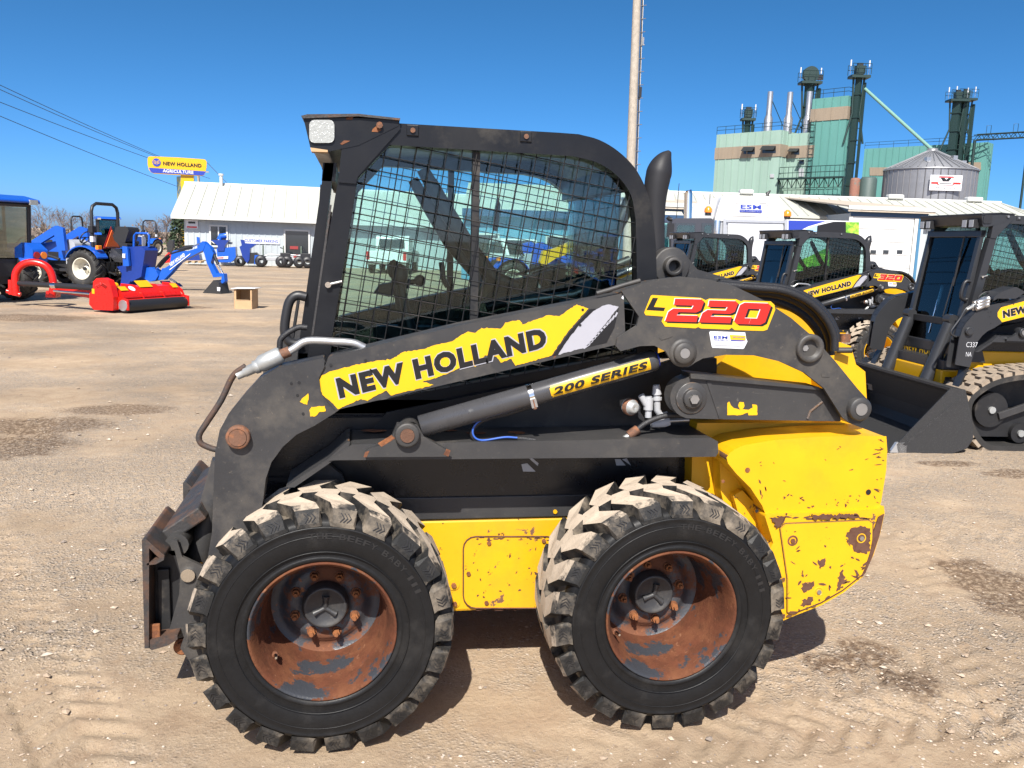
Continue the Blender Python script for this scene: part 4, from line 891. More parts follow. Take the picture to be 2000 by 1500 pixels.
        m = M(); sp = [(336, 1055), (346, 1056), (356, 1088), (400, 1108), (420, 1130), (400, 1180), (372, 1240), (345, 1248), (328, 1240), (350, 1160), (352, 1120)]
        m.ext(pl(sp, .42), (0, .016, 0), P_); m.ext(pl(sp, .64), (0, .016, 0), P_); m.ext([V(-.590, .45, .23), V(-.50, .45, .23), V(-.50, .45, .52), V(-.585, .45, .52)], (0, .2, 0), M_BLACK)
        p = at(368, 1122, .42); m.cyl(p, p-V(0, .012, 0), .0235, M_CHROME if worn else P_, 20); m.box(at(298, 1232, .38), (.05, .012, .05), M_RUST if worn else P_); m.bx(-.575, -.535, .43, .47, .24, .46, M_BLACK)
        B(m, 'coupler_bracket', cpl, bevel=.003)
        m = M(); p = at(356, 1264, .42); m.cyl(p, p+V(0, .35, 0), .030, M_RUST if worn else P_, 18); m.cyl(p-V(0, .012, 0), p+V(0, .02, 0), .022, M_RUST if worn else P_, 12); B(m, 'lower_pin', cpl)
        m = M(); a, b = at(388, 1088, .58), at(440, 900, .58); m.tube([a, b], .046, P_, 20); m.tube([a, a+(a-b)*.25], .022, M_CHROME, 12); m.tube([b, b+(b-a)*.35], .03, P_, 12); B(m, 'tilt_cylinder', root, bevel=0)
    m = M(); c0 = at(372, 1005, .60)
    if not track: m.box((c0[0], .88, c0[2]), (.15, .80, .05), RC_, ax=(math.cos(.6), 0, math.sin(.6)), az=(-math.sin(.6), 0, math.cos(.6))); m.cyl((c0[0]-.02, .45, c0[2]-.06), (c0[0]-.02, 1.31, c0[2]-.06), .04, P_, 16); m.build('cross_tube', root, bevel=.006)
    else: m.cyl((-.2, .24, .50), (-.2, 1.52, .50), .05, P_, 16); m.build('cross_tube', root)
    # lettered step panel under the door
    sx_ = .10 if track else 0.
    m = M(); m.bx(-.245, -.20, .42, 1.34, .50, .80, P_); m.bx(-.34, -.28, .40, 1.36, .36, .56, M_BLACK); m.v = [(x+sx_, y, z) for x, y, z in m.v]; sp_ = m.build('step_panel', root, bevel=.005)
    m = M(); m.text('NEW HOLLAND', (-.2465, 1.26, .70), (0, -.72, 0), (0, 0, .075), M_DECY, .02); m.ext([(-.2465, .55, .59), (-.2465, 1.21, .59), (-.2465, 1.21, .67), (-.2465, .55, .67)], (.001, 0, 0), M_DECY); m.ext([(-.2475, .60, .595), (-.2475, .95, .595), (-.2475, .95, .665), (-.2475, .60, .665)], (.001, 0, 0), M_DECW); m.v = [(x+sx_, y, z) for x, y, z in m.v]; m.build('step_lettering', sp_)
    # ------------------------------------------------ running gear
    if not track:
        for i, x in enumerate((0, 1.128)):
            add_wheel(root, x, 0, worn, .05 if i == 0 else .19); add_wheel(root, x, 1, worn, .3*i)
        m = M(); m.cyl((0, .2, .405), (0, 1.56, .405), .05, M_BLACK, 12); m.cyl((1.128, .2, .405), (1.128, 1.56, .405), .05, M_BLACK, 12); m.build('axle', root)
        if worn: m = M(); p = at(1128, 998, .33); m.sph(p, .018, M_RUST, 10); m.build('axle_bolt', root)
    else:
        for s in (0, 1):
            t = M(); yc0, yc1 = -.06, .32
            path = [(.02, .0), (.95, .0), (1.15, .012), (1.42, .20), (1.52, .40), (1.48, .56), (1.38, .66), (1.22, .70), (.75, .695), (.25, .67), (-.05, .62), (-.22, .53), (-.31, .42), (-.30, .26), (-.20, .10), (-.10, .02)]
            pc = curve(path+[path[0]], 7)[:-1]; n = len(pc); inn = []
            for i in range(n):
                tg = pc[(i+1) % n]-pc[i-1]; tg /= np.linalg.norm(tg); inn.append((pc[i]+V(-tg[1], tg[0])*.045, V(-tg[1], tg[0]), tg))
            for i in range(n):
                j = (i+1) % n; a, b = pc[i], pc[j]; a2, b2 = inn[i][0], inn[j][0]
                q = [V(a[0], yc0, a[1]), V(b[0], yc0, b[1]), V(b2[0], yc0, b2[1]), V(a2[0], yc0, a2[1])]
                t.ext(q, (0, yc1-yc0, 0), M_RUBBER2)
            if s: t.mirror()
            tr_ = t.build('rubber_track', root, weld=True)
            # tread blocks along the belt, evenly spaced
            cum = [0.]
            for i in range(n): cum.append(cum[-1]+np.linalg.norm(pc[(i+1) % n]-pc[i]))
            cnt = 44; t = M()
            for k in range(cnt):
                d = cum[-1]*k/cnt; i = max(q for q in range(n) if cum[q] <= d); f = (d-cum[i])/(cum[i+1]-cum[i]); c = pc[i]+(pc[(i+1) % n]-pc[i])*f; nn, tg = inn[i][1], inn[i][2]
                for b_ in range(4):
                    ya = yc0+.005+.094*b_; sh = .016*(1 if b_ % 2 else -1)
                    c3 = V(c[0]+tg[0]*sh-nn[0]*.012, ya+.043, c[1]+tg[1]*sh-nn[1]*.012)
                    t.box(c3, (.076, .092, .036), mat('track_dust', (.27, .215, .16), .95, layers=[((.05, .045, .04), .9, 0, 8, .58, .68)], var=.2, vs=20, bump=.3), ax=(tg[0], 0, tg[1]), az=(-nn[0], 0, -nn[1]))
            if s: t.mirror()
            o = t.build('tread_block', tr_); 
            m = M(); m.ext([V(x, .06, z) for x, z in ((-.40, .10), (1.05, .10), (1.25, .22), (1.2, .36), (-.4, .30), (-.5, .2))], (0, .18, 0), M_BLACK)
            m.bx(-.2, 1.36, .27, .30, .06, .64, M_BLACK)
            for x in (-.04, .25, .52, .79, 1.05): m.cyl((x, .02, .14 if x > 0 else .34), (x, .24, .14 if x > 0 else .34), .085 if x > 0 else .15, M_BLACK, 20); m.cyl((x, -.0, .14 if x > 0 else .34), (x, .05, .14 if x > 0 else .34), .03, M_ZINC, 10)
            m.cyl((1.24, .02, .38), (1.24, .24, .38), .17, M_PAINT2, 24); m.box((.22, .01, .36), (.42, .03, .06), M_PAINT, ax=(.94, 0, .34), az=(-.34, 0, .94))
            if s: m.mirror()
            m.build('undercarriage', root, bevel=.004)
        # bucket on the ground
        m = M(); y0, y1 = -.13, 1.89
        prof = [(-.93, .0), (-.45, .0), (-.33, .04), (-.29, .12), (-.31, .24), (-.38, .46), (-.42, .53)]
        m.ext([V(x, y0, z) for x, z in prof]+[V(x-.012, y0, z+.008) for x, z in reversed(prof)], (0, y1-y0, 0), M_BLK2)
        m.ext([V(-.405, y0, .505), V(-.405, y0, .535), V(-.53, y0, .545), V(-.53, y0, .525)], (0, y1-y0, 0), M_BLK2)
        bk = m.build('bucket', root)
        for yy in (y0-.012, y1):
            m = M(); m.ext([V(-.93, yy, -.002), V(-.45, yy, -.002), V(-.33, yy, .04), V(-.285, yy, .12), V(-.30, yy, .24), V(-.375, yy, .46), V(-.405, yy, .537), V(-.53, yy, .548), V(-.95, yy, .07)], (0, .012, 0), M_BLK2); m.build('side_plate', bk, bevel=.003)
            m = M(); m.ext([V(-.90, yy-.003, .07), V(-.45, yy-.003, .46), V(-.43, yy-.003, .44), V(-.87, yy-.003, .06)], (0, .018, 0), M_BLK2); m.build('side_cutter', bk)
        m = M(); m.ext([V(-1.06, y0, -.004), V(-.86, y0, .012), V(-.86, y0, .028), V(-1.02, y0, .016)], (0, y1-y0, 0), M_BLK2); m.ext([V(-1.0, y0-.012, .0), V(-.86, y0-.012, .0), V(-.86, y0-.012, .09), V(-.95, y0-.012, .085)], (0, .03, 0), M_ALU); m.build('cutting_edge', bk)
        for s in (0, 1):
            m = M(); a, b_ = V(-.33, .55, .50), V(-.16, .55, 1.02); m.tube([a, b_], .058, M_PAINT2, 20); m.tube([b_, b_+(b_-a)*.15], .035, M_CHROME, 12); m.cyl(b_+V(0, -.05, .04), b_+V(0, .05, .04), .045, M_PAINT2, 14)
            if s: m.mirror()
            m.build('bucket_cylinder', root)
        m = M(); m.ext(pl([(575, 690), (600, 676), (706, 676), (760, 640), (700, 612), (615, 640), (575, 672)], .10), (0, .16, 0), M_PAINT2); m.build('coupler_cover', root, bevel=.02)
        for k in range(3):
            for j in range(2):
                p = at(556+10*j, 676+16*k, .12+.06*j); m = M(); m.tube([p, p+V(-.03, 0, -.012), p+V(-.03, 0, -.012), p+V(-.10, 0, -.04)], [.024, .024, .018, .018], M_GALV, 10); m.build('quick_coupling', root)
    return root
M_BLK2 = mat('textured_bucket_black', (.022, .022, .023), .55, layers=[((.07, .07, .07), .6, 0, 160, .55, .62)], bump=.2, bs=300)
# ---------------------------------------------------------------- surroundings
def solo_at(p):
    global ORG
    ORG = np.array(p, float)
def fr(h): h = V(h[0], h[1], 0); h /= np.linalg.norm(h); return h, V(-h[1], h[0], 0)
UPV = V(0, 0, 1)
def pxpoint(px, dep, z=0.): p = depth(px, 490, dep); return V(p[0], p[1], z)
M_SIDE = mat('white_siding', (.40, .44, .46), .5, var=.04); M_ROOFW = mat('cream_metal_roof', (.47, .475, .42), .45, var=.05, vs=2); M_TRIM = mat('white_trim', (.54, .54, .52), .5)
M_ROOFB = mat('tan_shingle_roof', (.42, .36, .29), .9, var=.1, bump=.2); M_BLUEW = mat('teal_blue_siding', (.09, .25, .36), .5, var=.05); M_NAVY = mat('navy_trim', (.02, .06, .13), .5)
M_WIN = mat('dark_window', (.02, .025, .03), .08, spec=.8); M_MILL = mat('pale_green_cladding', (.255, .37, .315), .6, layers=[((.215, .32, .27), .7, 0, .25, .5, .7, (1, 1, .08))], var=.05, vs=.3)
M_MILL2 = mat('teal_green_cladding', (.095, .26, .235), .6, layers=[((.08, .225, .20), .7, 0, .25, .5, .7, (1, 1, .08))], var=.05, vs=.3); M_BAND = mat('tan_cladding_band', (.26, .21, .155), .7, layers=[((.19, .155, .12), .8, 0, .8, .5, .7, (1, 1, .1))], var=.08)
M_LEG = mat('dark_green_steel', (.010, .030, .028), .5, var=.1); M_BIN = mat('galvanised_bin', (.27, .275, .29), .42, .55, layers=[((.22, .20, .18), .7, 0, 1.2, .62, .8, (1, 1, .2))], var=.1, vs=1.5); M_PIPEG = mat('pale_green_pipe', (.16, .30, .25), .5)
M_RUSTT = mat('rusty_tank', (.22, .10, .07), .8, layers=[((.10, .13, .12), .7, 0, .6, .48, .56)], var=.1); M_TANK = mat('dark_green_tank', (.055, .085, .08), .6, var=.1)

# ---- left showroom building
A0 = V(-8.85, 45.4, 0); AU, AB = fr((.999, .045))      # along the wall, and away from the yard
WA = Plane(A0, AU)
def wallpt(px, z, off=0.):
    q = WA.at(px, 480); t = (q-A0)@AU; return A0+AU*t+AB*off+UPV*z
LA = (WA.at(925, 480)-A0)@AU
b = thing('showroom_building', 'long low white metal building with cream roof and rows of equipment in front', 'building', tuple(A0))
EZ = 2.62
m = M(); m.ext([A0, A0+AU*LA, A0+AU*LA+UPV*EZ, A0+UPV*EZ], AB*9, M_SIDE); 
for i in range(int(LA/.3)): m.box(A0+AU*(.15+.3*i)-AB*.012+UPV*1.3, (.05, .03, 2.6), M_SIDE, ax=AU, ay=AB)
m.ext([A0+UPV*EZ, A0+AB*9+UPV*EZ, A0+AB*4.5+UPV*4.25], AU*.05, M_SIDE); m.build('wall', b)
m = M(); rz = 4.36; e0 = -AU*.55-AB*.55; 
m.ext([A0+e0+UPV*(EZ-.12), A0+AB*4.5-AU*.55+UPV*rz, A0+AB*9.55-AU*.55+UPV*(EZ-.12), A0+AB*9.55-AU*.55+UPV*(EZ-.2), A0+AB*4.5-AU*.55+UPV*(rz-.1), A0+e0+UPV*(EZ-.2)], AU*(LA+1.1), M_ROOFW)
rf = m.build('roof', b)
sl_ = (A0+AB*4.5+UPV*rz)-(A0-AB*.55+UPV*(EZ-.12)); sL = np.linalg.norm(sl_); sd = sl_/sL; sn = np.cross(AU, sd)
n = int((LA+1.1)/.62); mm = M(); o0 = A0+e0+UPV*(EZ-.12)+sn*.004
mm.ext([o0+AU*.02, o0+AU*.60, o0+AU*.60+sd*(sL-.02), o0+AU*.02+sd*(sL-.02)], sn*.008, M_ROOFW); mm.ext([o0+AU*.60, o0+AU*.64, o0+AU*.64+sd*sL, o0+AU*.60+sd*sL], sn*.05, M_ROOFW); pn = mm.build('roof_panel', rf)
for i in range(1, n):
    c = pn.copy(); COL.objects.link(c); c.location = tuple(AU*.62*i)
m = M(); m.ext([A0+e0+UPV*(EZ-.12), A0+e0+AU*(LA+1.1)+UPV*(EZ-.12), A0+e0+AU*(LA+1.1)+UPV*(EZ-.32), A0+e0+UPV*(EZ-.32)], -AB*.06, M_TRIM); m.tube([A0-AU*.55+AB*4.5+UPV*(rz+.02), A0+AU*(LA+.5)+AB*4.5+UPV*(rz+.02)], .09, M_TRIM, 6); m.build('fascia', rf)
m = M(); q = wallpt(418, 4.1, 4.2); m.cyl(q, q+UPV*.75, .09, M_TRIM, 10); m.cyl(q+UPV*.75, q+UPV*.85, .14, M_TRIM, 10); m.build('flue_pipe', rf)
def window(px0, px1, z0, z1, bld, mull=1, glassm=M_WIN, wf=wallpt, U=AU, Bk=AB, tm=M_TRIM):
    a, c = wf(px0, z0), wf(px1, z0); w = np.linalg.norm(c-a); cc = (a+c)/2+UPV*(z1-z0)/2
    m = M(); f_ = .09
    for s in (-1, 1): m.box(cc+U*s*(w/2)-Bk*.04, (f_, .1, z1-z0+f_), tm, ax=U, ay=Bk); m.box(cc+UPV*s*(z1-z0)/2-Bk*.042, (w+f_, .1, f_), tm, ax=U, ay=Bk)
    for k in range(mull): m.box(cc+U*w*((k+1)/(mull+1)-.5)-Bk*.038, (f_*.7, .1, z1-z0), tm, ax=U, ay=Bk)
    fo = m.build('window', bld); p = M(); p.box(cc-Bk*.03, (w, .02, z1-z0), glassm, ax=U, ay=Bk); p.build('pane', fo); return fo
window(411, 444, .95, 2.02, b)
window(556, 604, .35, 1.92, b, 0)
m = M()
for k in range(5): q = wallpt(560+9*k, .38, .25-.30); m.mark().box(q+UPV*.14-AB*.06, (.26, .02, .26), mat('faded_red_poster', (.26, .03, .03), .6) if k % 2 == 0 else M_GREYP, ax=AU, ay=AB)
q = wallpt(563, 1.0); m.mark().box(q+AU*.30-AB*.06, (.42, .02, .16), MATS['faded_red_poster'], ax=AU, ay=AB); m.build_each('window_poster', b)
q = wallpt(376, 2.05); s_ = M(); s_.box(q-AB*.04, (.62, .03, .45), M_DECW, ax=AU, ay=AB); s_.box(q-AB*.058+UPV*.08, (.34, .004, .10), M_PLAST, ax=AU, ay=AB); s_.box(q-AB*.058-UPV*.15, (.5, .004, .08), M_DECR, ax=AU, ay=AB)
solo_at(q); o = s_.build('wall_sign'); tag(o, 'small white and red notice on the white wall left of the sliding window', 'sign')
q = wallpt(511, 1.30); s_ = M(); s_.box(q-AB*.04, (1.85, .03, .30), M_DECW, ax=AU, ay=AB); s_.text('CUSTOMER PARKING', q-AU*.85-AB*.06-UPV*.08, AU*1.7, UPV*.16, M_DECB, .02); solo_at(q); o = s_.build('parking_sign'); tag(o, 'long white customer parking sign with blue letters on the white wall', 'sign')
solo_at(A0); m = M(); q = wallpt(368, 2.42); m.box(q-AB*.1, (.2, .2, .12), M_WHITE, ax=AU, ay=AB); m.build('wall_lamp', b)

# ---- blue walled wing seen through the cab
BU, BB = fr((.984, -.177)); BB = -BB if BB[1] < 0 else BB
B0 = pxpoint(902, 37); WB = Plane(B0, BU)
LB = (WB.at(1330, 480)-B0)@BU
b = thing('workshop_wing', 'blue walled workshop wing with a white roof seen through the cab windows', 'building', tuple(B0))
m = M(); m.ext([B0, B0+BU*LB, B0+BU*LB+UPV*2.95, B0+UPV*2.95], BB*8, M_BLUEW)
for i in range(int(LB/.45)): m.box(B0+BU*(.2+.45*i)-BB*.012+UPV*1.4, (.06, .03, 2.8), M_BLUEW, ax=BU, ay=BB)
m.build('wall', b)
m = M(); z0, z1 = 2.95, 4.35
m.ext([B0-BB*.4+UPV*z0, B0+BB*4+UPV*z1, B0+BB*8.4+UPV*z0, B0+BB*8.4+UPV*(z0-.1), B0+BB*4+UPV*(z1-.1), B0-BB*.4+UPV*(z0-.1)], BU*LB, M_ROOFW)
rf = m.build('roof', b); m = M(); m.box(B0+BU*LB/2-BB*.42+UPV*(z0-.1), (LB, .05, .3), M_NAVY, ax=BU, ay=BB); m.build('fascia', rf)
m = M()
for px in (950, 1090): q = WB.at(px, 480); m.box(V(q[0], q[1], 1.5)-BB*.05, (1.1, .06, 1.0), M_TRIM, ax=BU, ay=BB); m.box(V(q[0], q[1], 1.5)-BB*.07, (.95, .06, .85), M_WIN, ax=BU, ay=BB)
m.build('window', b)

# ---- right wing with the white sectional door
C0 = pxpoint(1286, 41); WC = Plane(C0, BU); LC = (WC.at(2090, 480)-C0)@BU
def cpt(px, z, off=0.): q = WC.at(px, 480); t = (q-C0)@BU; return C0+BU*t+BB*off+UPV*z
b = thing('service_building', 'low white service building with cream roof below the green feed mill', 'building', tuple(C0))
ez = WC.at(1850, 432)[2]
m = M(); m.ext([C0, C0+BU*LC, C0+BU*LC+UPV*ez, C0+UPV*ez], BB*9, M_SIDE)
for i in range(int(LC/.4)): m.box(C0+BU*(.2+.4*i)-BB*.012+UPV*ez/2, (.06, .03, ez), M_SIDE, ax=BU, ay=BB)
m.build('wall', b)
RC = Plane(C0+BB*4.5, BU); ra, rb_ = RC.at(1286, 375.5), RC.at(1955, 397)
m = M(); ea, eb = C0-BB*.5+UPV*ez, C0+BU*LC-BB*.5+UPV*ez
m.ext([ea, eb, rb_, ra], (0, 0, -.1), M_ROOFW); m.ext([ra, rb_, eb+BB*10, ea+BB*10], (0, 0, -.1), M_ROOFW); m.ext([eb, eb+BB*10, rb_], (0, 0, -.1), M_ROOFW)
rf = m.build('roof', b)
m = M()
for i in range(int(LC/.5)):
    t = .3+.5*i; top = ra+(rb_-ra)*min(1, t/np.linalg.norm(rb_-ra)); m.tube([ea+BU*t+UPV*.02, top+UPV*.02], .02, M_ROOFW, 4, False)
m.tube([ra+UPV*.04, rb_+UPV*.04], .07, M_TRIM, 6); r_ = m.build('roof_rib', rf); r_['kind'] = 'stuff'
for px, w in ((1457, .7), (1748, .8), (1902, .8)):
    q = RC.at(px, 384 if px > 1500 else 376); q[2] = ra[2]+.16; m = M(); m.box(q, (w, .5, .24), M_TRIM, ax=BU, ay=BB); m.build('ridge_vent', rf, bevel=.08, seg=3)
# two projecting bays
for (x0, x1, dep, fy, door, lab) in ((1658, 1800, 37.5, 404, 1, 'white bay with a large sectional door and blue trim'), (1180, 1384, 37.5, 396, 0, '')):
    D0 = pxpoint(x0, dep); WD = Plane(D0, BU); LD = (WD.at(x1, 480)-D0)@BU; fz = WD.at((x0+x1)/2, fy)[2]
    dz = (C0-D0)@BB
    m = M(); m.ext([D0+UPV*0, D0+BU*LD, D0+BU*LD+UPV*(fz-.3), D0+UPV*(fz-.3)], BB*(dz+3), M_SIDE); by = m.build('bay_wall', b)
    m = M(); o_ = D0-BU*.3-BB*.3+UPV*fz; k_ = RC.at(x0-60 if door else x0-40, 386)
    m.ext([o_, o_+BU*(LD+.6), o_+BU*(LD*.30)+BB*(dz+4.6)+UPV*(ra[2]-fz-.05), o_-BU*(.4)+BB*(dz+4.6)+UPV*(ra[2]-fz-.05)], (0, 0, -.06), M_ROOFB); rb2 = m.build('bay_roof', b)
    m = M(); m.box(o_+BU*(LD/2+.3)-UPV*.08-BB*.02, (LD+.6, .06, .16), M_TRIM, ax=BU, ay=BB); m.box(o_+BU*(LD/2+.3)-UPV*.21+BB*.02, (LD+.6, .06, .08), M_ROOFB, ax=BU, ay=BB); m.box(o_+BU*(LD/2+.3)-UPV*.34+BB*.2, (LD+.2, .06, .2), M_NAVY, ax=BU, ay=BB); m.build('fascia', rb2)
    if door:
        a_, c_ = WD.at(1666, 420), WD.at(1785, 422); w = abs((c_-a_)@BU); top = a_[2]-.02; cx = (a_+c_)/2; cx[2] = 0
        m = M(); m.box(cx-BU*(w/2+.1)-BB*.05+UPV*top/2, (.16, .1, top), M_TRIM, ax=BU, ay=BB); m.build('door_jamb', by); m = M(); m.box(cx+BU*(w/2+.10)-BB*.05+UPV*top/2, (.16, .1, top), M_TRIM, ax=BU, ay=BB); m.build('door_jamb', by); m = M(); m.box(cx+BU*(w/2+.25)-BB*.06+UPV*(top+.1)/2, (.12, .1, top+.2), mat('blue_trim', (.05, .16, .28), .5), ax=BU, ay=BB); fo = m.build('garage_door', b)
        hs_ = top/6
        for k in range(6): m = M(); m.box(cx-BB*.05+UPV*(hs_*(k+.5)), (w, .04, hs_-.02), M_WHITE, ax=BU, ay=BB); m.build('door_section', fo, bevel=.01)
        for px in (1681, 1704, 1728.6, 1755.5): q = WD.at(px, 492); m = M(); m.box(q-BB*.08, (.24, .03, .16), M_WIN, ax=BU, ay=BB); m.build('door_pane', fo)
m = M(); q = cpt(1505, 0); m.tube([RC.at(1498, 382), RC.at(1499, 378), RC.at(1505, 372)], [.12, .10, .03], M_PLAST, 8); m.build('roof_cowl', rf)

# ---- feed mill
E1, E2 = fr((.569, -.822)); E2 = E2 if E2[0] > 0 else -E2
MC = pxpoint(1508, 125); P1 = Plane(MC, E1)
def onp(P, px, py=480): return P.at(px, py)
mill = thing('feed_mill', 'tall pale green feed mill with tan bands and a teal tower', 'building', tuple(MC))
def tower(P, px0, px1, ytop, side, bands, mt, name, wname='mill_block', depthlen=None):
    "block whose camera face runs along E1 between two pixels; side = pixel where its right flank ends"
    a, c = onp(P, px0, ytop), onp(P, px1, ytop); a[2] = c[2] = 0; zt = P.at(px1, ytop)[2]; dl = depthlen or 6.
    m = M(); m.ext([a, c, c+UPV*zt, a+UPV*zt], E2*dl, mt); L = np.linalg.norm(c-a); d = (c-a)/L
    for i in range(int(L/1.2)): m.box(a+d*(.6+1.2*i)-E2*.04+UPV*zt/2, (.10, .10, zt), mt, ax=d, ay=E2)
    for i in range(int(dl/1.2)): m.box(c+E2*(.6+1.2*i)+d*.04+UPV*zt/2, (.10, .10, zt), mt, ax=E2, ay=d)
    bl = m.build(wname, mill); m = M()
    for y0, y1 in bands:
        z0, z1 = P.at(px1, y1)[2], P.at(px1, y0)[2]; m.ext([a-E2*.1-d*.1+UPV*z0, c-E2*.1+d*.1+UPV*z0, c-E2*.1+d*.1+UPV*z1, a-E2*.1-d*.1+UPV*z1], E2*(dl+.2), M_BAND)
        for i in range(int(L/2.4)): m.box(a+d*(.6+2.4*i)-E2*.12+UPV*(z0+z1)/2, (.12, .08, z1-z0), M_BAND, ax=d, ay=E2)
    if bands: m.build('tan_band', bl)
    m = M(); 
    for t in np.arange(0, L+.1, max(1.5, L/8)): m.tube([a+d*min(t, L)+UPV*zt, a+d*min(t, L)+UPV*(zt+1.1)], .04, M_LEG, 4)
    for h in (.6, 1.1): m.tube([a+UPV*(zt+h), c+UPV*(zt+h), c+E2*dl+UPV*(zt+h)], .035, M_LEG, 4)
    m.build('roof_railing', bl)
    return bl, a, c, zt
blk1, a1, c1, zt1 = tower(P1, 1400.6, 1526.4, 253.6, 1541, [(281, 305)], M_MILL, 'block', depthlen=None)
s2 = onp(Plane(MC, E2), 1541, 260); s2[2] = 0; P2 = Plane(s2, E1)
blk2, a2, c2, zt2 = tower(P2, 1541, 1592, 258, 0, [(283, 307)], M_MILL, 'block')
blk3, a3, c3, zt3 = tower(P2, 1588, 1657.6, 186.4, 1667, [(207, 232)], M_MILL2, 'tower', 'mill_tower', depthlen=3.6)
P3 = Plane(pxpoint(1914, 150), E1)
blk4, a4, c4, zt4 = tower(P3, 1690, 1929.6, 277.6, 0, [], M_MILL2, 'block', depthlen=3)
m = M(); 
for x0, x1, y0, y1 in ((1699, 1750, 327, 343), (1885, 1916, 317, 332)):
    q = [P3.at(x0, y1), P3.at(x1, y1), P3.at(x1, y0), P3.at(x0, y0)]; m.ext([p-E2*.1 for p in q], E2*.1, M_BAND)
m.ext([P3.at(1750, 300)+E2*1, P3.at(1900, 290)+E2*1, P3.at(1900, 279)+E2*1, P3.at(1750, 288)+E2*1], E2*3, M_MILL2); m.build('tan_band', blk4)
def mwin(P, bl, x0, x1, y0, y1, mt=M_WIN, awn=True, nm='window'):
    q = [P.at(x0, y1), P.at(x1, y1), P.at(x1, y0), P.at(x0, y0)]; m = M(); m.ext([p-E2*.14 for p in q], E2*.14, mt)
    if awn: m.ext([q[3]-E2*.16, q[2]-E2*.16, q[1]-E2*1.0+UPV*.35, q[0]-E2*1.0+UPV*.35], E2*.06, M_PLAST)
    m.build(nm, bl)
mwin(P1, blk1, 1453, 1475, 287, 301); mwin(P1, blk1, 1490, 1516, 285, 299); mwin(P2, blk2, 1541+2, 1562, 290, 302); mwin(P2, blk2, 1562, 1571, 312, 320); mwin(P1, blk1, 1505, 1512, 340, 347, M_GREYP, False, 'vent'); mwin(P2, blk2, 1561, 1570, 329, 345, M_GREYP, False, 'door')
# chimneys on the roof
for x0, y0, x1, y1 in ((1489.6, 174, 1482, 252), (1527, 175, 1521, 251), (1565, 174, 1559, 254)):
    P = P1 if x0 < 1540 else P2; t, bt = P.at(x0, y0, 2.5), P.at(x1, y1, 2.5); t = V(bt[0], bt[1], t[2]); h = t[2]-bt[2]
    m = M(); m.tube([bt-UPV*.5, bt+UPV*h*.30, bt+UPV*h*.42, t], [.62, .62, .40, .40], M_GALV, 12); m.tube([t+UPV*-.6, bt+BU*2.6], .06, M_LEG, 4)
    m.build('chimney', mill)
def frame_leg(px0, y0, px1, y1, dep, w, name='elevator_leg', plat=None, label=None, head=0, tgt=None, ext=()):
    t, bt = depth(px0, y0, dep), depth(px1, y1, dep); bt = V((t[0]+bt[0])/2, (t[1]+bt[1])/2, 0); t = V(bt[0], bt[1], t[2])
    o = thing(name, label, 'grain elevator', tuple(bt))
    m = M(); m.box((t+bt)/2, (w*.85, w*.7, t[2]), M_LEG, ax=E1, ay=E2); 
    for z in np.arange(2, t[2], 3.): m.box(V(bt[0], bt[1], z), (w*1.12, w*.92, .18), M_LEG, ax=E1, ay=E2)
    m.build('trunk', o)
    m = M(); w2 = w*.38; oo = BU*(w*1.05)
    m.box((t+bt)/2+oo-UPV*.5, (w2, w2, t[2]-1.), M_LEG, ax=E1, ay=E2)
    for z in np.arange(1, t[2]-1, 2.2): m.tube([bt+UPV*z, bt+UPV*z+oo], .05, M_LEG, 4); 
    m.build('return_trunk', o)
    if plat:
        m = M(); m.box(t-UPV*.3, (plat, plat*.7, .35), M_LEG, ax=BU, ay=BB)
        for sx in (-1, -.33, .33, 1):
            for sy in (-1, 1): m.tube([t+BU*plat/2*sx+BB*plat*.35*sy, t+BU*plat/2*sx+BB*plat*.35*sy+UPV*1.3], .045, M_LEG, 4)
        for h in (.7, 1.3):
            for sy in (-1, 1): m.tube([t-BU*plat/2+BB*plat*.35*sy+UPV*h, t+BU*plat/2+BB*plat*.35*sy+UPV*h], .04, M_LEG, 4)
        m.build('platform', o)
        m = M()
        if head: m.cyl(t+UPV*(head*.8)-BB*.35, t+UPV*(head*.8)+BB*.35, head, M_LEG, 28); m.box(t+UPV*head*.5+BU*1.3, (.9, .6, .7), M_PLAST, ax=BU, ay=BB)
        else: m.box(t+UPV*.6, (1.1, .8, 1.1), M_LEG, ax=BU, ay=BB); m.box(t+UPV*1.3, (.7, .5, .4), M_PLAST, ax=BU, ay=BB)
        m.build('head_box', o)
        m = M()
        for sx in (-1, 1): q = t+BU*plat*.5*sx; m.mark().tube([q, q+UPV*1.7], .04, M_STEEL, 4); m.box(q+UPV*1.5, (.13, .13, .8), M_DECW); 
        m.build_each('antenna', o)
        m = M()
        for s in (-1, 1): m.tube([t-UPV*.4+BU*w*.9*s, t-UPV*5+BU*w*.6*s, t-UPV*9+BU*w*1.6*s], .14, M_LEG, 6)
        m.build('spout', o)
    return o
frame_leg(1582, 160, 1574, 262, 128, 1.3, plat=3.0, head=1.15, label='grain elevator leg with a round wheel head above the mill roof')
frame_leg(1677, 150, 1657, 388, 118, .82, plat=2.5, label='tallest dark green grain elevator leg beside the teal tower')
frame_leg(1872, 195, 1858, 290, 148, 1.4, plat=3.2, label='twin dark elevator leg carrying a platform, left of the conveyor')
frame_leg(1888, 193, 1872, 290, 149, 1.4, plat=3.2, label='twin dark elevator leg carrying a platform, nearer the conveyor')
frame_leg(1462, 230, 1458, 258, 128, .8, plat=2.0, label='short dark elevator head at the left end of the mill roof')
solo(); 
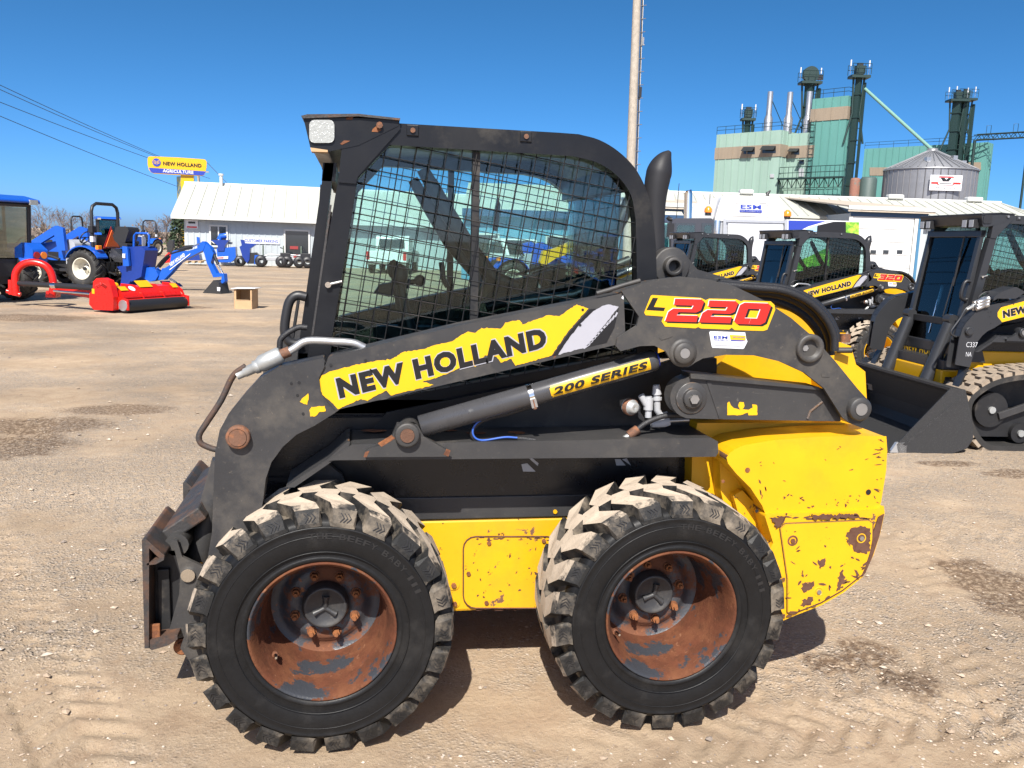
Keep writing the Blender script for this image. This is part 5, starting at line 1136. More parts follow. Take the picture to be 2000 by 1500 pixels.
t, bt = depth(1689, 173, 117), depth(1821, 293, 106); o = M(); o.tube([t, bt], .21, M_PIPEG, 10); o.tube([bt, bt-UPV*.9], [.5, .3], M_LEG, 8); solo_at(bt); o = o.build('grain_spout'); tag(o, 'long pale green grain spout sloping down to the round bin', 'pipe')
m = M(); q = [depth(1904, 274, 147), depth(2120, 262, 140)]; L = q[1]-q[0]
for dz in (0, .9): 
    for s in (-.5, .5): m.tube([q[0]+UPV*dz+BB*s, q[1]+UPV*dz+BB*s], .09, M_LEG, 4)
for i in range(24):
    a_ = q[0]+L*i/24; c_ = q[0]+L*(i+1)/24
    for s in (-.5, .5): m.tube([a_+BB*s+UPV*(.9*(i % 2)), c_+BB*s+UPV*(.9*((i+1) % 2))], .05, M_LEG, 4)
for i in (3, 9): a_ = q[0]+L*(i-.6)/24; m.tube([a_+UPV*.9, a_+UPV*2.3, a_+L/24+UPV*2.3, a_+L/24+UPV*.9], .05, M_LEG, 4)
for i in (12, 24): a_ = q[0]+L*i/24; m.tube([a_, V(a_[0], a_[1], 0)], .2, M_LEG, 6)
m.tube([q[0]+UPV*-.05, V(q[0][0], q[0][1], 0)], .25, M_LEG, 6)
solo_at(q[0]); o = m.build('conveyor_bridge'); tag(o, 'dark lattice conveyor bridge leaving the right end of the mill', 'conveyor')
# steel catwalk along the tower foot
q0, q1 = P2.at(1536, 352, -2.2), P2.at(1662, 347, -2.2); q1[2] = q0[2]; m = M(); L = q1-q0; n = 14
m.box((q0+q1)/2, (np.linalg.norm(L), 1.2, .2), M_LEG, ax=L/np.linalg.norm(L), ay=E2)
for i in range(n+1):
    a_ = q0+L*i/n; m.tube([a_, a_+UPV*1.6], .035, M_LEG, 4); m.tube([a_, a_-UPV*1.3], .06, M_LEG, 4)
    if i < n: m.tube([a_-UPV*1.3*(i % 2), q0+L*(i+1)/n-UPV*1.3*((i+1) % 2)], .06, M_LEG, 4)
for h in (.8, 1.6, -1.3): m.tube([q0+UPV*h, q1+UPV*h], .045, M_LEG, 4)
m.tube([q0, V(q0[0], q0[1], 0)], .15, M_LEG, 6); m.tube([q1, V(q1[0], q1[1], 0)], .15, M_LEG, 6)
solo_at(V(q0[0], q0[1], 0)); o = m.build('catwalk'); tag(o, 'dark steel catwalk crossing the foot of the teal mill tower', 'walkway')
m = M(); q = P2.at(1592, 250, -.6)
for s in (-.35, .35): m.tube([V(*(q+E1*s)[:2], q[2]+1), V(*(q+E1*s)[:2], 8.)], .05, M_LEG, 4)
for z in np.arange(8, q[2]+1, .8): m.tube([V(*(q-E1*.35)[:2], z), V(*(q+E1*.35)[:2], z)], .04, M_LEG, 4); m.tube([V(*(q-E1*.35)[:2], z), V(*(q-E2*.7)[:2], z), V(*(q+E1*.35)[:2], z)], .03, M_LEG, 4)
solo_at(MC); m.build('caged_ladder', blk3)
for px, y, dep, r, mt, lab in ((1671, 348, 112, .62, M_RUSTT, 'rusty red upright tank between the tower and the dark tank'), (1697, 346, 112, 1.05, M_TANK, 'dark green upright tank left of the round grain bin')):
    q = depth(px, y, dep); m = M(); m.tube([V(q[0], q[1], 0), V(q[0], q[1], q[2]-.3), V(q[0], q[1], q[2]), V(q[0], q[1], q[2]+.05)], [r, r, r*.8, .1], mt, 20); solo_at(V(q[0], q[1], 0)); o = m.build('storage_tank'); tag(o, lab, 'tank')
# round bin
q = depth(1817, 335, 105); SCEN = V(q[0], q[1], 0); sr = 83.5/FPX*105; sz = depth(1817, 334, 105)[2]; st = depth(1820, 296, 105)[2]
silo = thing('grain_bin', 'round galvanised grain bin with a white Feeding Success sign', 'silo', tuple(SCEN))
m = M(); m.cyl(SCEN, SCEN+UPV*sz, sr-.06, M_BIN, 72); wl = m.build('bin_wall', silo)
nP = 40; m = M(); w_ = 2*PI/nP
for k in range(5):
    a0_, a1_ = -PI/2+w_*(k/5-.5)*.96, -PI/2+w_*((k+1)/5-.5)*.96
    m.ext([SCEN+V(sr*math.cos(a0_), sr*math.sin(a0_), .1), SCEN+V(sr*math.cos(a1_), sr*math.sin(a1_), .1), SCEN+V(sr*math.cos(a1_), sr*math.sin(a1_), sz-.05), SCEN+V(sr*math.cos(a0_), sr*math.sin(a0_), sz-.05)], V(0, .05, 0), M_BIN)
pn = m.build('wall_sheet', wl); 
for i in range(1, nP): c = pn.copy(); COL.objects.link(c); c.rotation_euler = (0, 0, w_*i)
m = M(); m.tube([SCEN+V(sr*math.cos(-PI/2+w_/2), sr*math.sin(-PI/2+w_/2), 0), SCEN+V(sr*math.cos(-PI/2+w_/2), sr*math.sin(-PI/2+w_/2), sz)], .07, M_LEG if 0 else mat('bin_stiffener', (.16, .16, .17), .5, .4), 4); pn = m.build('stiffener', wl)
for i in range(1, nP): c = pn.copy(); COL.objects.link(c); c.rotation_euler = (0, 0, w_*i)
m = M(); m.lathe([(sr+.15, sz-.1), (sr+.1, sz+.05), (.7, st-.1), (.6, st), (.6, st+.3), (.01, st+.35)], SCEN, (0, 0, 1), M_BIN, 72); rf = m.build('bin_roof', silo)
m = M()
for i in range(36): a_ = 2*PI*i/36; m.tube([SCEN+V((sr+.1)*math.cos(a_), (sr+.1)*math.sin(a_), sz+.1), SCEN+V(.65*math.cos(a_), .65*math.sin(a_), st)], .055, M_BIN, 4, False)
r_ = m.build('roof_rib', rf)
m = M()
for a_, f in ((-1.2, .5), (-.35, .35), (-2.3, .35), (-.25, .6)): rr_ = sr*(1-f)+.6*f; p = SCEN+V(rr_*math.cos(a_), rr_*math.sin(a_), sz+(st-sz)*f+.2); m.box(p, (.55, .55, .5), M_GALV if f < .55 else M_DECW)
m.build('roof_vent', rf)
q = depth(1809.5, 363, 105); an = math.atan2(q[1]-SCEN[1], q[0]-SCEN[0]); nrm = V(-.28, -.96, 0); nrm /= np.linalg.norm(nrm); du = V(.96, -.28, 0)
pc = SCEN+nrm*(sr+.25); pc[2] = q[2]; w, h = 57/FPX*105, 28/FPX*105
t_ = -((pc-q)@du); pc = pc-du*0
s_ = thing('bin_sign', 'white rectangular Feeding Success sign with a red and black emblem on the bin', 'sign', tuple(pc))
m = M(); m.box(pc, (w, .08, h), M_DECW, ax=du, ay=nrm); s0 = m.build('sign_board', s_); f0 = pc+nrm*.045
m = M(); m.text('Feeding Success', f0-du*w*.34-UPV*h*.44, du*w*.74, UPV*h*.22, M_PLAST, .0, slant=0)
E = lambda *pts: [f0+nrm*.01+du*w*x+UPV*h*y for x, y in pts]
m.ext(E((-.22, .42), (.2, .42), (.24, .34), (-.26, .34)), nrm*.01, M_DECR); m.ext(E((-.18, .42-.10), (-.06, .32), (0, .2), (.06, .32), (.16, .32), (.08, .1), (-.10, .1)), nrm*.012, M_DECK); m.ext(E((-.46, .04), (.46, .04), (.46, -.08), (.26, -.08), (.22, -.16), (-.24, -.16), (-.28, -.08), (-.46, -.08)), nrm*.008, M_DECR)
m.ext(E((-.25, .02), (.23, .02), (.20, -.13), (-.22, -.13)), nrm*.014, M_DECW); m.ext(E((-.2, -.03), (.18, -.03), (.17, -.08), (-.19, -.08)), nrm*.018, M_PLAST); m.build('lettering', s0)

# ---- dealer sign, pylon, utility pole, wires
d = 68; q0 = pxpoint(347, d); SU = fr((.93, .10))[0]; SB = V(-SU[1], SU[0], 0); PSg = Plane(q0, SU)
sg = thing('dealer_sign', 'yellow and blue New Holland agriculture sign on a yellow pylon', 'sign', (q0[0], q0[1], 0))
z0, z1 = PSg.at(347, 341)[2], PSg.at(347, 308)[2]; wl_ = (PSg.at(404.5, 325)-PSg.at(289.5, 325))@SU; cS = PSg.at(347, 325)
def sp(x, y, off=0): return cS+SU*wl_*x+UPV*((z1-z0)*y)+SB*off
shape = [(x*.5, y*.5) for x, y in [(-.97, -.55), (-1, 0), (-.995, .72), (-.97, .92), (-.9, 1), (0, 1.04), (.9, 1), (.97, .92), (1, .7), (.985, 0), (.94, -.55), (.90, -.85), (.82, -.98), (0, -1.02), (-.82, -.98), (-.91, -.85)]]
m = M(); m.ext([sp(x, y, -.18) for x, y in shape], SB*.36, M_DECY); bd = m.build('sign_panel', sg, bevel=.03)
m = M(); m.ext([sp(x, y, -.20) for x, y in [(-.482, -.17), (.478, -.22), (.45, -.43), (.41, -.47), (-.42, -.46), (-.455, -.40)]], SB*.02, M_DECB); bb = m.build('blue_band', bd)
m = M(); f = lambda x, y: sp(x, y, -.215)
m.text('NEW HOLLAND', f(-.24, .02), f(.41, .0)-f(-.24, .02), f(-.24, .24)-f(-.24, .02), M_DECK, .03); m.text('AGRICULTURE', f(-.25, -.40), f(.27, -.42)-f(-.25, -.40), f(-.25, -.21)-f(-.25, -.40), M_DECW, .03)
m.lathe([(.001, 0), (.30, 0)], f(-.35, .16), SB, M_DECB, 24)
for s in (-1, 1):
    for k in range(3): m.ext([f(-.35+s*.004, .04+.075*k), f(-.35+s*.055, .12+.075*k), f(-.35+s*.05, .14+.075*k), f(-.35+s*.004, .075+.075*k)], -SB*.01, M_DECY)
m.build('sign_lettering', bb)
pA, pB = PSg.at(353, 345), PSg.at(378, 345)
m = M(); m.ext([V(pA[0], pA[1], 0), V(pB[0], pB[1], 0), V(pB[0], pB[1], z0), V(pA[0], pA[1], z0)], SB*1.0, M_DECY); m.build('pylon', sg, bevel=.03)
m = M(); pn = mat('painted_reflection_strip', (.25, .30, .30), .15, .8, layers=[((.55, .42, .08), .3, .5, 2.2, .45, .55)], var=.2); m.ext([V(pA[0], pA[1], .2)+SB*.1, V(pA[0], pA[1], z0-.1)+SB*.1, V(pA[0], pA[1], z0-.1)+SB*.9-SU*.35, V(pA[0], pA[1], .2)+SB*.9-SU*.35], -SU*.03, pn); m.build('pylon_edge', sg)  # gold patches in the colour imitate wavy reflections on the metal edge
b0, b1 = depth(1228, 520, 27.5), depth(1249.5, 2, 27.5); tilt = (depth(1251, -200, 27.5)-depth(1232, 310, 27.5)); tilt /= np.linalg.norm(tilt); p_ = depth(1232.5, 310, 27.5); gb = p_-tilt*(p_[2]/tilt[2]); tp = p_+tilt*10
po = thing('utility_pole', 'weathered wooden utility pole with a conduit and steel rungs behind the cab', 'pole', tuple(gb))
m = M(); m.tube([gb-tilt*.5, p_, tp], [.17, .145, .11], M_WOODP, 14); pl_ = m.build('pole_shaft', po)
m = M(); o_ = BU*.17-BB*.02; m.tube([gb+o_+tilt*.1, tp+o_], .022, M_PLAST, 6); m.tube([gb+o_*1.25+tilt*.1, tp+o_*1.15], .012, M_STEEL, 5); m.build('conduit', po)
m = M()
for k in range(22): q = gb+tilt*(3+.42*k); m.tube([q+o_*.8, q+o_*1.7-BB*.1], .012, M_STEEL, 5)
q = depth(1250, 180, 27.4); m.box(q, (.10, .05, .32), M_PLAST); q = depth(1256, 80, 27.4); m.box(q, (.05, .05, .22), M_STEEL); r_ = m.build('climbing_rung', po); r_['kind'] = 'stuff'
dp = depth(388, 360, 95); q = V(dp[0], dp[1], 0); po2 = thing('wire_pole', 'thin distant utility pole behind the roof beside the yellow pylon', 'pole', tuple(q)); m = M(); tz = depth(388, 330, 95)[2]; m.cyl(q, V(q[0], q[1], tz), .14, M_WOODP, 8); m.box(V(q[0], q[1], tz-.3), (2.2, .12, .12), M_WOODP); m.build('pole_shaft', po2)
solo()
for k, (ya, yb, xb, lab) in enumerate(((157, 303, 322, 'topmost overhead wire sloping down to the sign'), (166, 304, 318, 'second overhead wire just under the topmost'), (190, 318, 340, 'third overhead wire, above the lowest one'), (217, 355, 345, 'lowest overhead wire at the left of the sky'))):
    a_, c_ = depth(-330, ya-(yb-ya)*330/xb, 40), depth(xb+70, yb+(yb-ya)*.24, 95)
    pts = [a_+(c_-a_)*t-UPV*.9*4*t*(1-t)*.35 for t in np.linspace(0, 1, 25)]; m = M(); m.tube(pts, .022, M_PLAST, 5); solo_at(a_); o = m.build('power_line'); tag(o, lab, 'wire', 'overhead wires')
a_, c_ = depth(405, 318, 95), depth(448, 362, 140); m = M(); m.tube([a_, c_], .04, M_PLAST, 4); solo_at(a_); o = m.build('power_line'); tag(o, 'short overhead wire dropping behind the cream roof right of the sign', 'wire', 'overhead wires')
main = loader('worn', 'worn black and yellow skid steer with rusty wheel rims and peeling decals', None)
main['category'] = 'skid steer'
# ---------------------------------------------------------------- farm machines on the left
def ag_wheel(root, o, ax, r, w, rimc, nl=18, rimr=.56):
    "wheel with axle direction ax (pointing outwards); real lugs joined to the tyre"
    o = np.array(o, float); ax = np.array(ax, float)/np.linalg.norm(ax); u = np.cross(ax, UPV); u /= np.linalg.norm(u)
    e = bpy.data.objects.new('wheel', None); COL.objects.link(e); e.parent = root; e.location = (0, 0, 0)
    m = M(); rr = r*rimr
    m.lathe([(rr, w*.42), (rr*1.06, w*.5), (r*.82, w*.52), (r*.92, w*.46), (r*.95, w*.3), (r*.955, 0), (r*.95, -w*.3), (r*.92, -w*.46), (r*.82, -w*.52), (rr*1.06, -w*.5), (rr, -w*.42)], o, ax, M_RUBBER2, 40)
    for s in (-1, 1):
        for k in range(nl):
            a = 2*PI*(k+(.5 if s > 0 else 0))/nl; vs = []
            for f, da in ((0, 0), (.55, .16), (1, .30)):
                for rad, hw in ((.93, .075), (1, .055)):
                    for g in (-1, 1):
                        an = a+da+g*hw; vs.append(o+ax*(s*f*w*.5)+r*(rad if f < 1 else rad-.05)*(u*math.cos(an)+UPV*math.sin(an)))
            for i in (0, 4):
                for q in ((2, 3, 7, 6), (0, 2, 6, 4), (1, 3, 7, 5)): m.add([vs[i+j] for j in q], [(0, 1, 2, 3)], M_RUBBER2)
            m.add(vs[8:12], [(0, 1, 3, 2)], M_RUBBER2)
    m.build('tyre', e)
    m = M(); m.lathe([(rr, w*.40), (rr*1.02, w*.47), (rr*.94, w*.47), (rr*.90, w*.36), (rr*.84, w*.30), (rr*.80, -w*.05), (rr*.5, -w*.12), (rr*.28, -w*.06), (rr*.25, w*.06), (.001, w*.08)], o, ax, rimc, 32); m.build('rim', e)
    m = M(); m.cyl(o-ax*w*.1, o+ax*w*.2, rr*.17, M_PLAST, 12)
    for k in range(6): a = 2*PI*k/6; q = o+rr*.38*(u*math.cos(a)+UPV*math.sin(a)); m.cyl(q-ax*w*.1, q-ax*w*.04, rr*.045, M_PLAST, 6)
    m.build('axle_hub', e)
    return e
def tractor(name, label, cat, base, h, group=None, cab=False, rops=True, loader_=False, seat=True, fold=True, s=1., rimc=None, rear=(.53, .40, .60), hood=True, tank=False):
    h, l = fr(h); B = np.array(base, float); rimc = rimc or M_CREAM
    o = thing(name, label, cat, tuple(B), group)
    W = lambda x, y, z: B+(h*x+l*y+UPV*z)*s
    def bx(m, x0, x1, y0, y1, z0, z1, mt): m.box(W((x0+x1)/2, (y0+y1)/2, (z0+z1)/2), ((x1-x0)*s, (y1-y0)*s, (z1-z0)*s), mt, ax=h, ay=l)
    R_, RW, RT = rear
    for sd in (-1, 1):
        ag_wheel(o, W(0, sd*RT, R_), l*sd, R_*s, RW*s, rimc); ag_wheel(o, W(1.68, sd*.52, .36), l*sd, .36*s, .26*s, rimc, 16)
    m = M(); bx(m, -.3, 1.95, -.17, .17, .42, .72, M_PLAST); bx(m, -.15, .15, -.42, .42, .42, .64, M_PLAST); bx(m, 1.55, 1.8, -.42, .42, .3, .42, M_PLAST); bx(m, .35, .95, -.55, -.2, .42, .50, M_PLAST); bx(m, .35, .95, .2, .55, .42, .50, M_PLAST)
    for sd in (-1, 1): m.tube([W(-.2, sd*.2, .5), W(-.75, sd*.34, .38)], .03*s, M_PLAST, 6); m.tube([W(-.15, sd*.26, .85), W(-.5, sd*.3, .42)], .018*s, M_PLAST, 6)
    m.build('chassis', o, bevel=.015)
    m = M(); prof = [(.92, .72), (.92, 1.24), (1.2, 1.26), (1.75, 1.17), (2.02, 1.05), (2.10, .92), (2.08, .70)]
    m.ext([W(x, -.27, z) for x, z in prof], l*.54*s, M_BLUE); ho = m.build('hood', o, bevel=.05*s, seg=3)
    m = M(); bx(m, 2.07, 2.12, -.2, .2, .72, .96, M_PLAST); bx(m, 1.2, 1.9, -.275, .275, .78, .95, M_PLAST); m.build('grille', ho)
    m = M(); m.ext([W(x, -.30, z) for x, z in [(.93, .62), (.93, 1.28), (.82, 1.32), (.62, 1.22), (.55, .95), (.66, .62)]], l*.6*s, M_GREYP); co = m.build('console', o, bevel=.04*s, seg=3)
    m = M(); c_ = W(.50, 0, 1.38); ring = [c_+(h*.06*math.sin(a)*0+l*.19*math.cos(a)+(UPV*.85-h*.5)*.19*math.sin(a)*-1)*s for a in np.linspace(0, 2*PI, 17)]
    m.tube(ring, .018*s, M_PLAST, 6); m.tube([c_, W(.75, 0, 1.15)], .025*s, M_PLAST, 6); m.tube([ring[0], ring[8]], .012*s, M_PLAST, 5); m.build('steering_wheel', co)
    for sd in (-1, 1):
        m = M(); n = 12; y0, y1 = sd*(RT-RW*.62), sd*(RT+RW*.42); arcp = [(R_*1.13*math.cos(R(a)), R_+R_*1.13*math.sin(R(a))) for a in np.linspace(28, 150, n)]
        m.ext([W(x, y0, z) for x, z in arcp]+[W(x, y0, z+.035) for x, z in reversed(arcp)], l*(y1-y0)*s, M_BLUE); m.ext([W(x, y0, z) for x, z in arcp]+[W(.35, y0, .72), W(-.35, y0, .8)], l*.03*s, M_BLUE if 0 else M_PLAST)
        fo = m.build('fender', o)
        if not cab: m = M(); q = W(-.42, sd*(RT-.02), 1.12); m.box(q, (.1*s, .16*s, .12*s), M_AMBER, ax=h, ay=l); m.build('tail_lamp', fo, bevel=.02*s)
    if seat and not cab:
        m = M(); bx(m, .05, .50, -.24, .24, .92, 1.04, M_SEAT); m.ext([W(x, -.23, z) for x, z in [(-.02, 1.0), (.09, 1.0), (.0, 1.48), (-.10, 1.46)]], l*.46*s, M_SEAT); bx(m, .1, .4, -.18, .18, .7, .93, M_PLAST); m.build('seat', o, bevel=.05*s, seg=3)
    if rops:
        m = M(); yy = .52; zt = 2.32; x0 = -.18
        pts = [(yy, .62), (yy, 1.2), (yy, zt-.22), (yy-.05, zt-.08), (yy-.2, zt), (-yy+.2, zt), (-yy+.05, zt-.08), (-yy, zt-.22), (-yy, 1.2), (-yy, .62)]
        m.tube([W(x0, a, z) for a, z in pts], .046*s, M_PLAST, 8); ro = m.build('roll_bar', o)
        if fold:
            m = M()
            for sd in (-1, 1): bx(m, x0-.08, x0+.06, sd*yy-.085, sd*yy+.085, 1.52, 1.70, M_PLAST); bx(m, x0-.06, x0+.045, sd*yy-.05, sd*yy+.05, 1.27, 1.42, M_DECW)
            m.build('roll_bar_hinge', ro)
    if cab:
        m = M(); zc0, zc1 = .95, 2.32; cx = [(-.42, zc0+.15), (-.48, zc1), (1.05, zc1), (1.28, zc0+.2), (1.15, .75), (.2, .75)]
        P = [(-.42, 1.0), (-.50, zc1), (.34, zc1), (.98, zc1), (1.22, 1.05)]
        for sd in (-1, 1):
            y = sd*.66
            for a, c in ((P[0], P[1]), (P[3], P[4]), ((.34, .8), P[2])): m.tube([W(a[0], y, a[1]), W(c[0], y, c[1])], .05*s, M_PLAST, 6)
            m.tube([W(-.5, y, zc1), W(.98, y, zc1)], .06*s, M_PLAST, 6); m.tube([W(-.42, y, 1.0), W(.2, y, .8), W(1.22, y, 1.05)], .05*s, M_PLAST, 6)
        m.ext([W(-.40, -.64, .6), W(1.15, -.64, .6), W(1.15, -.64, 1.02), W(-.40, -.64, 1.02)], l*1.28*s, M_PLAST); m.tube([W(-.5, -.66, zc1), W(-.5, .66, zc1)], .06*s, M_PLAST, 6)
        bx(m, -.1, .4, -.24, .24, .95, 1.15, M_SEAT); bx(m, -.12, .02, -.24, .24, 1.1, 1.7, M_SEAT)
        cb = m.build('cab_frame', o)
        m = M()
        for sd in (-1, 1): m.ext([W(-.42, sd*.655, 1.02), W(1.2, sd*.655, 1.05), W(.97, sd*.655, zc1-.03), W(-.49, sd*.655, zc1-.03)], l*.01*s, M_GLASS2)
        m.ext([W(-.43, -.64, 1.05), W(-.43, .64, 1.05), W(-.49, .64, zc1-.04), W(-.49, -.64, zc1-.04)], h*.01*s, M_GLASS2); m.ext([W(1.2, -.64, 1.05), W(1.2, .64, 1.05), W(.98, .64, zc1-.04), W(.98, -.64, zc1-.04)], h*.01*s, M_GLASS2); m.build('cab_window', cb)
        m = M(); m.ext([W(x, -.80, z) for x, z in [(-.72, zc1+.04), (-.70, zc1+.12), (-.2, zc1+.22), (.9, zc1+.22), (1.32, zc1+.13), (1.34, zc1+.03)]], l*1.6*s, M_BLUE); m.build('cab_roof', cb, bevel=.05*s, seg=3)
        for sd in (-1, 1):
            m = M(); q = W(-.70, sd*.62, zc1+.06); m.box(q, (.06*s, .22*s, .12*s), M_LED, ax=h, ay=l); m.build('roof_lamp', cb)
            m = M(); m.ext([W(x, sd*.50, z) for x, z in [(-.72, .95), (-.74, 1.25), (-.5, 1.42), (.1, 1.38), (.1, 1.1), (-.2, 1.05), (-.45, .92)]], l*sd*.42*s, M_BLUE); fb = m.build('rear_fender', o, bevel=.05*s, seg=3)
            m = M()
            for yy, mt in ((.60, M_REDL), (.80, M_AMBER)): q = W(-.735, sd*yy, 1.12); m.cyl(q, q-h*.02, .085*s, mt, 14)
            m.build('tail_lamp', fb)
        m = M(); m.tube([W(.7, .72, 1.9), W(.8, 1.0, 1.95), W(.8, 1.0, 1.6)], .02*s, M_PLAST, 6); bx(m, .78, .84, .9, 1.1, 1.45, 1.75, M_PLAST); m.build('side_mirror', cb)
    if loader_:
        m = M()
        for sd in (-1, 1):
            y = sd*.46; m.ext([W(x, y-.05, z) for x, z in [(.75, 1.0), (.80, 1.62), (1.05, 1.68), (2.0, 1.18), (2.62, .38), (2.5, .30), (1.92, 1.0), (1.1, 1.42), (1.0, 1.0)]], l*.1*s, M_BLUE); m.tube([W(1.0, y, .75), W(1.9, y, .98)], .04*s, M_PLAST, 8); m.tube([W(1.3, y, 1.55), W(2.3, y, .95)], .03*s, M_CHROME, 8)
        m.tube([W(2.0, -.46, 1.1), W(2.0, .46, 1.1)], .05*s, M_BLUE, 8); lo = m.build('loader_arm', o, bevel=.01)
        m = M(); m.ext([W(x, -.8, z) for x, z in [(2.55, .12), (3.2, .10), (3.2, .13), (2.65, .20), (2.62, .58), (2.75, .70), (2.70, .72), (2.55, .6)]], l*1.6*s, M_BLUE); m.build('loader_bucket', lo)
    return o
H2 = V(-.907, .422); L2 = V(-.422, -.907)
pw = depth(168, 536, 24.0); base2 = V(pw[0], pw[1], 0)-np.array([L2[0], L2[1], 0])*.62
T2 = tractor('compact_tractor', 'blue compact tractor with black roll bar, white rims and orange triangle, carrying a backhoe', 'tractor', base2, H2, loader_=True)
h2, l2 = fr(H2)
m = M(); q = base2-h2*.42+l2*.05+UPV*1.15
m.ext([q+l2*.26, q-l2*.26, q+UPV*.46], -h2*.02, M_DECO if 0 else mat('slow_vehicle_orange', (.62, .11, .02), .5)); m.ext([q+l2*.34-UPV*.05+h2*.004, q-l2*.34-UPV*.05+h2*.004, q+UPV*.56+h2*.004], h2*.01, M_REDL); m.build('slow_vehicle_triangle', T2)
# backhoe, standing behind the tractor on its own sub-frame
p0 = base2-h2*1.05; PB = Plane(p0, -h2); bhn = PB.n
bh = thing('backhoe_attachment', 'blue backhoe with a black bucket resting on the gravel behind the compact tractor', 'backhoe', (p0[0], p0[1], 0))
zz = lambda pts: [(170+x/6.25, 380+y/6.25) for x, y in pts]
def plate(m, pts, t, mt, off=0.): m.ext([p+bhn*(off-t/2) for p in PB.poly(zz(pts))], bhn*t, mt)
m = M(); plate(m, [(555, 640), (740, 630), (790, 680), (740, 1000), (620, 1060), (560, 870)], .55, M_BLUED, .0); plate(m, [(440, 880), (600, 845), (640, 1000), (560, 1120), (480, 1110), (500, 960)], .5, M_BLUED); plate(m, [(550, 630), (610, 640), (630, 870), (560, 870)], .08, M_BLUE, -.36); plate(m, [(560, 720), (592, 722), (592, 775), (560, 770)], .02, M_DECW, -.42)
hr = [(570, 640), (575, 500), (600, 472), (740, 475), (758, 505), (755, 640)]
m.tube(PB.poly(zz(hr)), .035, M_BLUE, 6); fr_ = m.build('control_tower', bh, bevel=.01)
m = M(); plate(m, [(380, 500), (440, 390), (560, 400), (575, 440), (530, 590), (400, 560)], .45, M_SEAT, 0); plate(m, [(400, 560), (560, 600), (555, 650), (480, 640)], .45, M_SEAT); m.build('operator_seat', bh, bevel=.04)
m = M(); plate(m, [(390, 650), (480, 720), (550, 760), (545, 830), (430, 820), (360, 740)], .6, mat('black_bag', (.03, .03, .032), .25, bump=.8, bs=9)); m.build('folded_cover', bh, bevel=.05)
m = M(); plate(m, [(640, 900), (820, 885), (880, 930), (905, 985), (870, 1045), (800, 1060), (680, 1000)], .25, M_BLUE); m.tube(PB.poly(zz([(620, 1000), (830, 990)])), .04, M_CHROME, 8); plate(m, [(790, 1060), (880, 1060), (900, 1090), (1000, 1085), (1050, 1130), (880, 1110), (810, 1090)], .12, M_BLUED, .4); m.tube([p+bhn*.4 for p in PB.poly(zz([(900, 1030), (985, 1085)]))], .03, M_CHROME, 8); m.build('swing_post', bh, bevel=.01)
m = M(); plate(m, [(905, 985), (940, 900), (975, 895), (1030, 860), (1060, 700), (1095, 680), (1250, 690), (1380, 650), (1400, 600), (1440, 575), (1470, 600), (1440, 680), (1300, 750), (1150, 830), (1040, 960), (960, 1040), (890, 1040)], .17, M_BLUE); plate(m, [(1030, 915), (1290, 715), (1280, 735), (1040, 920)], .012, M_DECW, -.095)
bo = m.build('boom', bh, bevel=.012); m = M()
a_, b_, c_ = PB.at(*zz([(1045, 880)])[0]), PB.at(*zz([(1225, 752)])[0]), PB.at(*zz([(1030, 845)])[0]); m.text('NEW HOLLAND', a_-bhn*.09, b_-a_, (c_-a_)*1.2, M_DECW, .04); m.build('maker_lettering', bo)
m = M(); plate(m, [(1390, 600), (1430, 570), (1520, 640), (1560, 720), (1530, 830), (1600, 960), (1690, 965), (1700, 1060), (1670, 1085), (1650, 1070), (1665, 1000), (1560, 1010), (1480, 830), (1450, 720)], .15, M_BLUE); m.tube(PB.poly(zz([(1530, 690), (1600, 850)])), .045, M_PLAST, 8); m.tube(PB.poly(zz([(1600, 850), (1660, 965)])), .022, M_CHROME, 8); m.tube(PB.poly(zz([(1100, 680), (1280, 640)])), .05, M_PLAST, 8); m.tube(PB.poly(zz([(1280, 640), (1410, 585)])), .022, M_CHROME, 8)
m.tube(PB.poly(zz([(880, 880), (1000, 750)])), .05, M_PLAST, 8); m.tube(PB.poly(zz([(820, 920), (890, 870)])), .025, M_CHROME, 8); m.build('dipper_stick', bh, bevel=.01)
m = M(); plate(m, [(1450, 1215), (1600, 1040), (1660, 1070), (1690, 1215)], .42, M_BLK2); plate(m, [(1645, 1125), (1685, 1130), (1680, 1175), (1648, 1172)], .01, M_DECW, -.22); m.build('digging_bucket', bh, bevel=.01)
hz_ = [[(640, 640), (700, 700), (690, 820), (640, 900)], [(600, 980), (520, 1040), (470, 1020), (420, 1060)], [(330, 690), (380, 760), (420, 860), (400, 960)], [(300, 700), (330, 820), (310, 950), (330, 1040)], [(860, 900), (940, 800), (1030, 730), (1150, 690), (1300, 660)], [(1380, 620), (1440, 640), (1500, 720), (1540, 840)], [(680, 640), (720, 760), (760, 880), (820, 930)]]
for k, q in enumerate(hz_): m = M(); m.tube([p-bhn*(.25-.04*k) for p in curve(PB.poly(zz(q)), 4)], .018, M_HOSE, 6); m.build('hydraulic_hose', bh)
# further tractors and implements behind
gp = 'blue tractors parked at the back of the yard'
q = pxpoint(147, 50); tractor('compact_tractor', 'distant blue tractor whose bare roll bar shows left of the white-rimmed wheel tractor', 'tractor', q, (-.95, .3), gp, fold=False)
q = pxpoint(213, 62); tractor('cab_tractor', 'distant blue cab tractor seen through the roll bar of the compact tractor', 'tractor', q, (-.35, .93), gp, cab=True, rops=False, seat=False)
q = pxpoint(290, 58); tractor('compact_tractor', 'distant blue tractor with a folded roll bar right of the backhoe seat', 'tractor', q, (-.45, -.89), gp)
q = depth(-12, 548, 18.8); base1 = V(q[0], q[1], 0)
T1 = tractor('cab_tractor', 'large blue cab tractor cut off by the left edge of the photo', 'tractor', base1, (-.86, .51), None, cab=True, rops=False, s=.90, rear=(.56, .42, .62))
